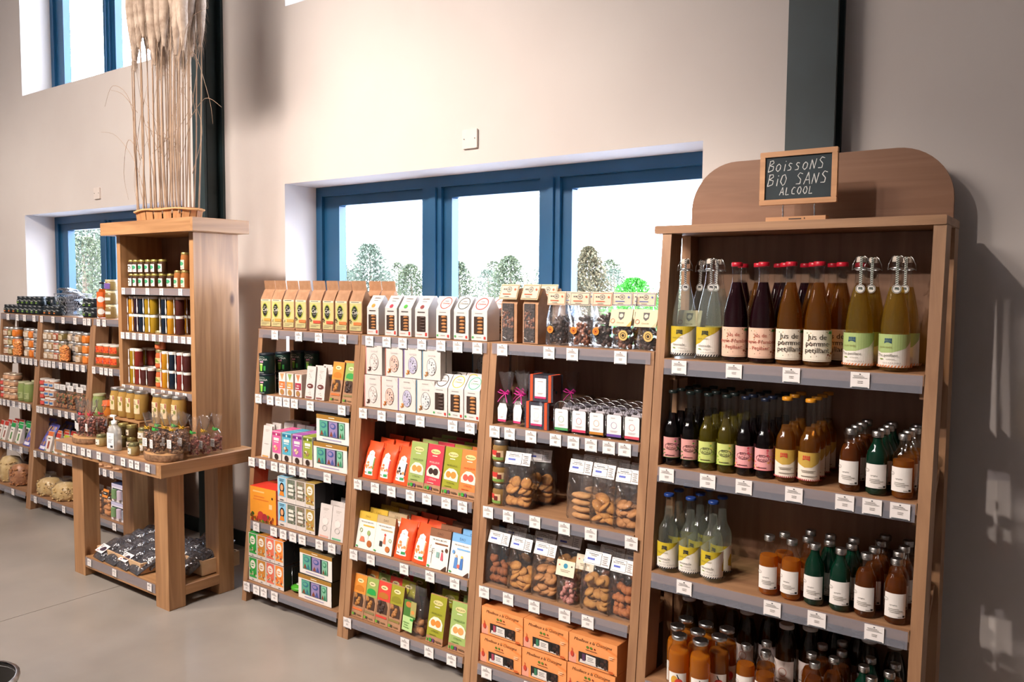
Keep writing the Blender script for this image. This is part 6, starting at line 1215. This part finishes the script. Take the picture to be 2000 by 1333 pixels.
m.build('wire_mesh', wb); m = MB(); p = bk(-2.1, .1); m.box(-.09, -.112, .075, -.045, -.107, .125, '1E2630'); draw(m, [('lines', .2, .3, .8, .7, 2, 'D8D8D8')], .045, .05, flat(-.112, .075, -.0675)); m.build('name_plate', wb)
tag(wb, 'chrome wire basket with black name plate on the left top shelf', 'basket')
for i in range(7):
    o = place('prune0', prune(0), wb.location.x+(-.06, .05, 0, -.03, .06, .02, -.07)[i], wb.location.y+(.0, .01, 0, .02, 0, -.01, .01)[i], 1.40+.022*i, 'dark shiny packet in the wire basket, %s' % ('bottom', 'second', 'third', 'fourth', 'fifth', 'sixth', 'top')[i], 'packet', 'dark packets in the wire basket'); o.rotation_euler = (jr(.2), jr(.3), i*1.1); o.scale = (.9, .8, .8)
JU = bottle('juice_bottle', [(.030, 0), (.033, .004), (.033, .135), (.026, .17), (.017, .20), (.017, .225)], liquid('C86A2A', .3), .19, (.0185, .222, .236), [('r', 0, 0, 1, 1, 'E86A2A'), ('r', 0, 0, 1, .4, 'A8744A'), ('e', .8, .7, .3, .12, 'EDE6E0'), ('e', .8, .2, .3, .12, 'EDE6E0')], (.01, .16, 2.4), mat_cap=C('2A2A2E', .3))
xx = [-5.357, -5.289]
place('ju', JU, xx[0], yl(1.368)+.03, 1.368, 'tall orange juice bottle at the tower cabinet edge', 'bottle'); 
SJ = jar('olive_jar', .04, .088, 'D8CCA0', C('8A7448', .25), [('r', 0, .35, 1, .7, 'EDE6E0'), ('e', .3, .5, .1, .2, '2A2A2A')], (.1, .7, 1.8))
for k in range(2): place('sjj', SJ, xx[1]+.02, yl(1.368)+.04, 1.368+.0905*k, 'pale olive jar, %s of two beside the tower cabinet' % ('lower', 'upper')[k], 'jar')
place('sjk', jar('purple_label_jar', .04, .07, 'C8B890', C('9A8450', .25), [('r', 0, .1, 1, .9, '7A5AA8')], (.1, .8, 1.8)), xx[1]+.02, yl(1.368)+.04, 1.368+.181, 'jar with purple label on top of the two olive jars', 'jar')
# second shelf: terrine jars in three layers
KJ = [('tan', 'A8845A', 'D8C8B4'), ('brick', 'A8543A', 'D8C8B4'), ('orange', 'E07A28', 'E8883A'), ('olive', '7A6A3A', 'C8B890'), ('grey', '5A5450', 'B8ACA4'), ('pale', 'B89E80', 'E0D4C4')]
JJ = [jar('terrine_jar', .037, .066, 'B8B4B0', C(c, .3), [('r', 0, 0, 1, 1, l), ('lines', .1, .2, .9, .8, 3, c)], (.15, .6, 1.5), lidh=.014, metal=.6) for n_, c, l in KJ]
for xs, kinds, ks, wh in (([-6.737, -6.677, -6.618, -6.53, -6.372, -6.302, -6.227, -6.159], (0, 1, 3, 2, 4, 5, 2, 4), 3, 'far left'), ([-6.072, -6.006, -5.941, -5.851, -5.732, -5.658, -5.562, -5.467], (5, 0, 1, 3, 5, 4, 0, 2), 3, 'below the wire basket')):
    for i, (x, kd_) in enumerate(zip(xs, kinds)):
        for k in range(ks): place('jj%d' % kd_, JJ[kd_], x, yl(1.06)+.035, 1.06+.0685*k, '%s terrine jar, %s layer, %s, second left shelf, %s' % (KJ[kd_][0], ('bottom', 'middle', 'top')[k], nth(i, 8), wh), 'jar', 'terrine jars on the left units', jr(.2))
OJ = jar('orange_lid_jar', .042, .07, 'D8CFC4', C('8A6A3A', .3), [('r', 0, .2, 1, 1, 'E8622A'), ('r', 0, .3, .35, .8, '8AA0C0'), ('dots', .4, .3, .95, .9, 8, .1, ['C83A24'])], (.1, .85, 2.0), lidh=.012)
lrow(1.06, [-5.352, -5.267, -5.184], OJ, 'oj', 2, 'wide jar with bright orange label', 'jar', 'orange labelled jars', .0725, where='beside the tower cabinet')
PKO = noisy('golden_crackers', 'D8803A', 'F0A860', 25, .6, .4); PKY = noisy('pale_pasta', 'C8A468', 'E4C890', 22, .6, .5); PKB = noisy('brown_pasta', '9A6038', 'C88A58', 22, .6, .5)
def bigbag(mat, w, h, d, seed, lab=None, tie=False):
    def f():
        r = empty('pasta_bag'); rnd = random.Random(seed); m = MB(); n = 16
        def ring(q, z, j): return [(w/2*q*math.copysign(abs(math.cos(2*PI*i/n))**.7, math.cos(2*PI*i/n))*(1+rnd.uniform(-j, j)), d/2+d/2*q*math.sin(2*PI*i/n)*(1+rnd.uniform(-j, j)), z) for i in range(n)]
        m.loft([ring(.85, 0, .02), ring(1, h*.15, .04), ring(.98, h*.5, .06), ring(.7, h*.75, .08), ring(.18 if tie else .4, h*.86, .1), ring(.45, h, .2)], CELLO, False); m.build('clear_bag', r)
        m = MB(); m.loft([ring(.8, .004, .05), ring(.95, h*.15, .06), ring(.93, h*.5, .08), ring(.60, h*.7, .12), ring(.15, h*.74, .2)], mat)
        for i in range(70): a = rnd.uniform(PI, 2*PI); z = rnd.uniform(.02, .62)*h; m.ell((w/2*.92*math.cos(a), d/2+d/2*.92*math.sin(a), z), (.010, .008, .006), mat, 6, 4, .3)
        o = m.build('pasta', r); o['kind'] = 'stuff'
        if lab: p = MB(); draw(p, lab, .04, .035, lambda u, v, L: (u-.01, -.006-.0004*L, h*.35+v)); p.build('sticker', r)
        return r
    return f
xx = [-6.425, -5.727]
BO = bigbag(PKO, .10, .155, .05, 31, None, True)
place('bo', BO, xx[0], yl(1.06)-.028, 1.06, 'tied orange cracker bag before the far left jars', 'bag'); place('bo', BO, xx[1], yl(1.06)-.028, 1.06, 'tied orange cracker bag before the jars under the wire basket', 'bag')
# third shelf
PT = jar('pate_jar', .046, .045, 'C8B098', C('B88A6A', .3), [('r', 0, .1, 1, .9, 'E4B48C'), ('lines', .2, .3, .8, .7, 2, '6A4030')], (.1, .8, 1.8), lidh=.012, metal=.4)
PR2 = jar('red_label_jar', .034, .045, 'C8C0B8', C('A83A30', .3), [('r', 0, .1, 1, .9, 'D85A50')], (.1, .8, 1.8), lidh=.012)
PG = jar('green_pickle_jar', .042, .14, 'B8B890', C('8A9A5A', .3), [('r', 0, .1, 1, .6, 'A8B07A'), ('lines', .2, .2, .8, .5, 3, '5A6A3A')], (.1, .7, 1.6), lidh=.012)
xx = [-6.721, -6.651]; lrow(.737, xx, PR2, 'pr2', 3, 'flat jar with red label', 'jar', 'red labelled jars', .0475, where='third left shelf')
xx = [-6.588, -6.485]; lrow(.737, xx, PT, 'pt', 4, 'flat pate jar with peach label', 'jar', 'pate jars', .0475, where='third left shelf')
xx = [-6.343, -6.245]; lrow(.737, xx, PG, 'pkl', 1, 'tall green pickle jar', 'jar', 'pickle jars', .06, where='third left shelf', rows=2, dy=.09)
PBL = jar('blue_label_jar', .036, .06, 'E4DCD4', C('B87850', .3), [('r', 0, .1, 1, .9, 'D8C8B8'), ('r', .1, .3, .9, .7, '4A78B0')], (.1, .8, 1.8), lidh=.013)
xx = [-6.071, -6.004, -5.927]; lrow(.737, xx[:1], PR2, 'pr2', 4, 'flat jar with red label by the post', 'jar', 'red labelled jars', .0475, where='middle left unit'); lrow(.737, xx[1:], PBL, 'pbl', 3, 'small jar with blue label', 'jar', 'blue labelled jars', .0625, where='middle left unit')
def drybag():
    r = empty('dried_food_bag'); m = MB(); w, h, d = .075, .165, .05
    m.loft([[(x_*w/2, y_*d, z) for x_, y_ in ((-1, 0), (1, 0), (1, 1), (-1, 1))] for z in (0, h*.6)]+[[(x_*w/2, d*.5+y_*.004, h) for x_, y_ in ((-1, 0), (1, 0), (1, 1), (-1, 1))]], CELLO, True, False); m.build('clear_bag', r)
    rnd = random.Random(6); m = MB()
    for i in range(60): m.ell((rnd.uniform(-.03, .03), rnd.uniform(.008, d-.008), rnd.uniform(.01, h*.6)), (.009, .008, .008), PKB if i % 4 else C('5A6A34'), 6, 4, .3)
    o = m.build('filling', r); o['kind'] = 'stuff'; p = MB(); p.box(-w/2, -.003+d*.2, h*.78, w/2, -.001+d*.2, h*1.0, 'EDE8E4'); draw(p, [('lines', .2, .2, .8, .8, 3, '9A9A9A')], w, h*.22, flat(-.003+d*.2, h*.78)); p.build('header_card', r); return r
xx = [-5.82, -5.717, -5.609, -5.483]
for i, x in enumerate(xx): place('dry', drybag, x, yl(.737), .737, 'clear bag of dried food with white header, %s' % nth(i, 4), 'bag', 'dried food bags', jr(.1)); place('dry', drybag, x+.01, yl(.737)+.08, .737, 'clear dried food bag in the second row, %s' % nth(i, 4), 'bag', 'dried food bags', jr(.1))
# fourth shelf: leaning packets and flat boxes
def slimbox(c1, c2, pic): return wedge_bag('slim_packet', .070, .04, .135, 'E8E0D8', [('r', 0, .78, 1, 1, c1), ('r', .0, .72, 1, .78, 'F4EEE8'), ('lines', .15, .6, .85, .7, 1, '4A4A4A'), ('r', .35, .15, .65, .52, pic), ('r', .05, .03, .3, .08, c2)], ridge=.9)
SBX = [('red topped', slimbox('B83A30', '3A8A4A', '8A4A3A')), ('green topped', slimbox('2A9A50', '3A8A4A', '5A8A4A')), ('orange topped', slimbox('D8703A', '3A8A4A', 'A84A3A')), ('olive topped', slimbox('A8B030', '3A8A4A', '8A4A5A'))]
for xs, sq, wh in (([-6.662, -6.583, -6.471, -6.353], (0, 0, 1, 1), 'fourth shelf far left'), ([-5.892, -5.783, -5.669], (2, 0, 3), 'fourth shelf of the middle left unit')):
    for i, (x, q) in enumerate(zip(xs, sq)):
        for r_ in range(3): place('slim%d' % q, SBX[q][1], x+.004*r_, yl(.425)+.05*r_, .425, '%s slim packet, %s, %s row, %s' % (SBX[q][0], nth(i, len(xs)), ('front', 'second', 'third')[r_], wh), 'packet', 'slim leaning packets', jr(.1))
def flatbag(c, c2): return pouch('blue_biscuit_pouch', .15, .17, .04, C(c, .3), [('r', 0, 0, 1, .25, c), ('dots', .05, .2, .95, .95, 22, .12, ['C8A07A', 'B88A5A', c2]), ('r', .2, .02, .8, .14, 'E8E4F0')], lean=.5, lw=.9, lh=.9, lz=.03)
FBG = flatbag('5A5AA8', '8A8AC8')
xx = [-6.22, -6.029]
for i, (x, w_) in enumerate(zip(xx, ('far left unit', 'middle left unit'))):
    for r_ in range(2): place('fbg', FBG, x+(.03 if i else 0)+.01*r_, yl(.425)+.055*r_, .425, 'blue and brown biscuit pouch leaning back, %s row, %s' % (('front', 'second')[r_], w_), 'pouch', 'blue biscuit pouches', jr(.08))
# bottom shelf: big bags of pasta
BP = [bigbag(PKY, .20, .25, .16, 41, [('r', 0, 0, 1, 1, 'C8D8F0')]), bigbag(PKB, .19, .20, .15, 42, None, True), bigbag(PKO, .24, .24, .17, 43, [('r', 0, 0, 1, 1, '2AA050')]), bigbag(PKY, .22, .15, .16, 44)]
xx = [-6.84, -6.644, -6.404, -5.986, -6.095, -5.819]
for i, (x, k, y, ds) in enumerate(zip(xx, (0, 0, 1, 2, 3, 3), (.0, .0, .0, .07, -.01, -.01), ('big bag of pale pasta, far left edge', 'big bag of pale pasta with blue sticker', 'tied bag of brown pasta spirals', 'big bag of golden crisps with green sticker', 'slumped bag of golden flakes in front, left', 'slumped bag of golden flakes in front, right'))):
    place('bp%d' % k, BP[k], x, yl(.112)+y, .112, ds, 'bag', rz=jr(.1))
# unit C: low shelves seen between the table legs
xx = [-5.211, -5.096]
def crk(): 
    r = biscuit_bag('cracker_bag', .095, .08, .185, 'nugget', None, 26, .72, noisy('cracker_bits', 'A8683A', 'D09058', 30, .8, .4), seed=51)(); p = MB()
    draw(p, [('r', 0, 0, 1, 1, 'E08A3A'), ('r', .05, .3, .95, .7, '26262A'), ('lines', .15, .4, .85, .6, 1, 'D8D8D8')], .07, .05, lambda u, v, L: (u, .004-.0005*L+v*.25, .125+v)); p.build('neck_label', r); return r
for i, x in enumerate(xx): place('crk', crk, x+.02, yl(.112), .112, 'cracker bag with orange and black neck label, %s, seen under the table' % ('left', 'right')[i], 'biscuit bag', rz=jr(.1))
def figbox():
    r = empty('trio_gift_box'); w, h, d = .21, .115, .09; m = MB(); m.box(-w/2, 0, 0, w/2, d, h, '2A3454', .001); m.build('carton', r); p = MB()
    draw(p, [('r', 0, 0, 1, 1, 'ECE8F0'), ('r', 0, .82, 1, 1, 'C8C4E0'), ('dots', .02, .02, .98, .16, 16, .02, ['C8A858']), ('r', .06, .2, .94, .76, '3A4048')], w, h, flat()); p.build('front_print', r)
    for cx, c in ((.2, '7A9A6A'), (.5, 'C8B8C8'), (.8, '9AA0B0')): q = MB(); q.T = Matrix.Translation(((cx-.5)*w, -.001, 0)); q.lathe([(.022, .22*h), (.022, .70*h)], C(c), 12); q.build('small_packet', r)
    return r
xx = [-4.874]
for k in range(2): place('fig', figbox, xx[0]-.02+.01*k, yl(.112)+.005, .112+.1175*k, 'navy gift box with three small packets, %s, under the table' % ('lower', 'upper')[k], 'gift box')
for k in range(3): place('gpj', GP, xx[0]+.145, yl(.112)+.06, .112+.069*k, 'small preserve jar by the unit post, %s, under the table' % ('bottom', 'middle', 'top')[k], 'jar', 'jars under the table')
lrow(.425, [-5.316, -5.205, -5.088, -4.973, -4.846], PT, 'pt', 1, 'flat pate jar seen below the table edge', 'jar', 'pate jars below the table edge', .0475, where='middle left rack')
lrow(1.06-.323, [-5.372], PG, 'pkl', 1, 'green pickle jar beside the praline bags', 'jar', None, .06, where='third shelf')
# steel bin at the near edge of the floor
bn = empty('waste_bin', (-2.93, 1.03, 0)); m = MB(); m.lathe([(.12, 0), (.13, .01), (.15, .30)], C('4A4642', .4), 28, cap=False); m.lathe([(.12, .004), (.118, .006)], C('2A2420', .8), 28); m.build('bin_body', bn)
m = MB(); m.lathe([(.148, .29), (.158, .295), (.158, .305), (.146, .308)], STEEL, 28, cap=False); m.build('rim', bn)
m = MB(); m.add([(.11, .06, .30), (.16, .09, .285), (.215, .03, .24), (.20, -.05, .22), (.15, -.06, .27), (.12, -.02, .305)], [(0, 1, 2, 5), (2, 3, 4, 5)], film('bin_liner', (.9, .9, .92), 1.4, .2, .05, (.82, .8, .82, .7), .8, 20), True); m.build('liner_flap', bn)
tag(bn, 'round dark bin with steel rim and pale liner at the near left floor', 'bin')
# ---------------------------------------------------------------- settle the goods: nothing may stand inside a post, a panel or its neighbour
def settle():
    ROUND = {'bottle', 'jar', 'tin'}; it = []
    for o in REG:
        if any(w in o['category'] for w in ('packet', 'gift', 'soap', 'slice')) or 'prune' in o.name or 'portrait' in o.name: continue
        lo = [9]*3; hi = [-9]*3
        for ch in o.children:
            if ch.type != 'MESH' or ch.name.startswith('biscuit') and False: continue
            for c in ch.bound_box:
                for k in range(3): lo[k] = min(lo[k], c[k]+ch.location[k]); hi[k] = max(hi[k], c[k]+ch.location[k])
        rd = o['category'] in ROUND; r = None
        if rd: hw = hd = min(hi[0]-lo[0], hi[1]-lo[1])/2+.0008; cx = cy = 0
        else:
            a = abs(o.rotation_euler[2]); hw = (hi[0]-lo[0])/2; hd = (hi[1]-lo[1])/2; cx, cy = (hi[0]+lo[0])/2, (hi[1]+lo[1])/2
            if 'bag' in o['category'] or 'pouch' in o['category']: hw *= .95; hd *= .95
            else: hw += a*.03
        it.append([o, hw, hd, cx, cy, o.location.z, o.location.z+hi[2], rd])
    # stacks move together: an item standing on another follows it
    base = {}
    order = sorted(range(len(it)), key=lambda i: it[i][5])
    for i in order:
        q = it[i]; base[i] = i
        for j in order:
            if j == i: break
            p = it[j]
            if abs(p[6]-q[5]) < .012 and abs(p[0].location.x-q[0].location.x) < .03 and abs(p[0].location.y-q[0].location.y) < .03: base[i] = base[j]; break
    groups = {}
    for i, b in base.items(): groups.setdefault(b, []).append(i)
    UB = []
    for k in UN:
        u = UN[k]; xs = [c.bound_box for c in u.children if c.name.startswith('back_panel')][0]; w = max(c[0] for c in xs)+.017
        yb = u.location.y+min(c[1] for c in xs); UB.append((u.location.x-w, u.location.x+w, yb, 1.36 if k not in 'G' else 9))
    G = []
    for b, mem in groups.items():
        q = it[b]; x, y, z = q[0].location; bounds = None
        for x0, x1, yb, zt in UB:
            if x0-.03 < x < x1+.03 and 2.40 < y < 3:
                m = .0345 if z < zt else .0; bounds = (x0+m, x1-m, yb-.003)
        if bounds is None and z < 1.9 and -4.32 < x < -3.6 and y > 2.33 and z > 1: bounds = (-4.298, -3.657, 2.563)
        G.append(dict(b=b, mem=mem, x=x+q[3], y=y+q[4], hw=max(it[i][1] for i in mem), hd=max(it[i][2] for i in mem), z0=min(it[i][5] for i in mem), z1=max(it[i][6] for i in mem), rd=q[7], bd=bounds, ox=q[3], oy=q[4], y0=y))
    def clampg(g):
        if g['bd']:
            x0, x1, yb = g['bd']
            if 2*g['hw'] < x1-x0: g['x'] = max(x0+g['hw']+.001, min(x1-g['hw']-.001, g['x']))
            g['y'] = min(g['y'], yb-g['hd'])
    def pen(a, b):
        if a['z1'] < b['z0']+.0005 or b['z1'] < a['z0']+.0005: return None
        dx, dy = b['x']-a['x'], b['y']-a['y']
        if a['rd'] and b['rd']:
            d = math.hypot(dx, dy) or 1e-6; p = a['hw']+b['hw']-d
            return (p*dx/d, p*dy/d) if p > .0004 else None
        px, py = a['hw']+b['hw']-abs(dx), a['hd']+b['hd']-abs(dy)
        if px <= .0005 or py <= .0005: return None
        return (math.copysign(px, dx), 0) if px < py*.8 else (0, math.copysign(py, dy))
    for g in G: clampg(g)
    for rnd_ in range(60):
        mv = 0
        for i, a in enumerate(G):
            for b in G[i+1:]:
                if abs(a['x']-b['x']) > .3 or abs(a['y']-b['y']) > .3: continue
                p = pen(a, b)
                if not p: continue
                mv += 1; fa, fb = (.12, .88) if a['y'] < b['y']-.02 else ((.88, .12) if b['y'] < a['y']-.02 else (.5, .5))
                a['x'] -= p[0]*fa; b['x'] += p[0]*fb
                if a['y'] < b['y']: b['y'] += abs(p[1])
                else: a['y'] += abs(p[1])
                clampg(a); clampg(b)
        if not mv: break
    # what still does not fit at the back is left out
    dead = set(); G.sort(key=lambda g: g['y'])
    for i, a in enumerate(G):
        if i in dead: continue
        for j in range(i+1, len(G)):
            if j in dead: continue
            b = G[j]
            if abs(a['x']-b['x']) < .3 and abs(a['y']-b['y']) < .3:
                p = pen(a, b)
                if p and math.hypot(*p) > .003 and b['y']-b['hd'] > a['y']-a['hd']+.03: dead.add(j)
    nd = 0
    for i, g in enumerate(G):
        q = it[g['b']]; dx, dy = g['x']-g['ox']-q[0].location.x, g['y']-g['oy']-q[0].location.y
        for k in g['mem']:
            o = it[k][0]
            if i in dead:
                nd += 1
                for c in list(o.children):
                    for d in list(c.children): bpy.data.objects.remove(d)
                    bpy.data.objects.remove(c)
                bpy.data.objects.remove(o)
            else: o.location.x += dx; o.location.y += dy
settle()
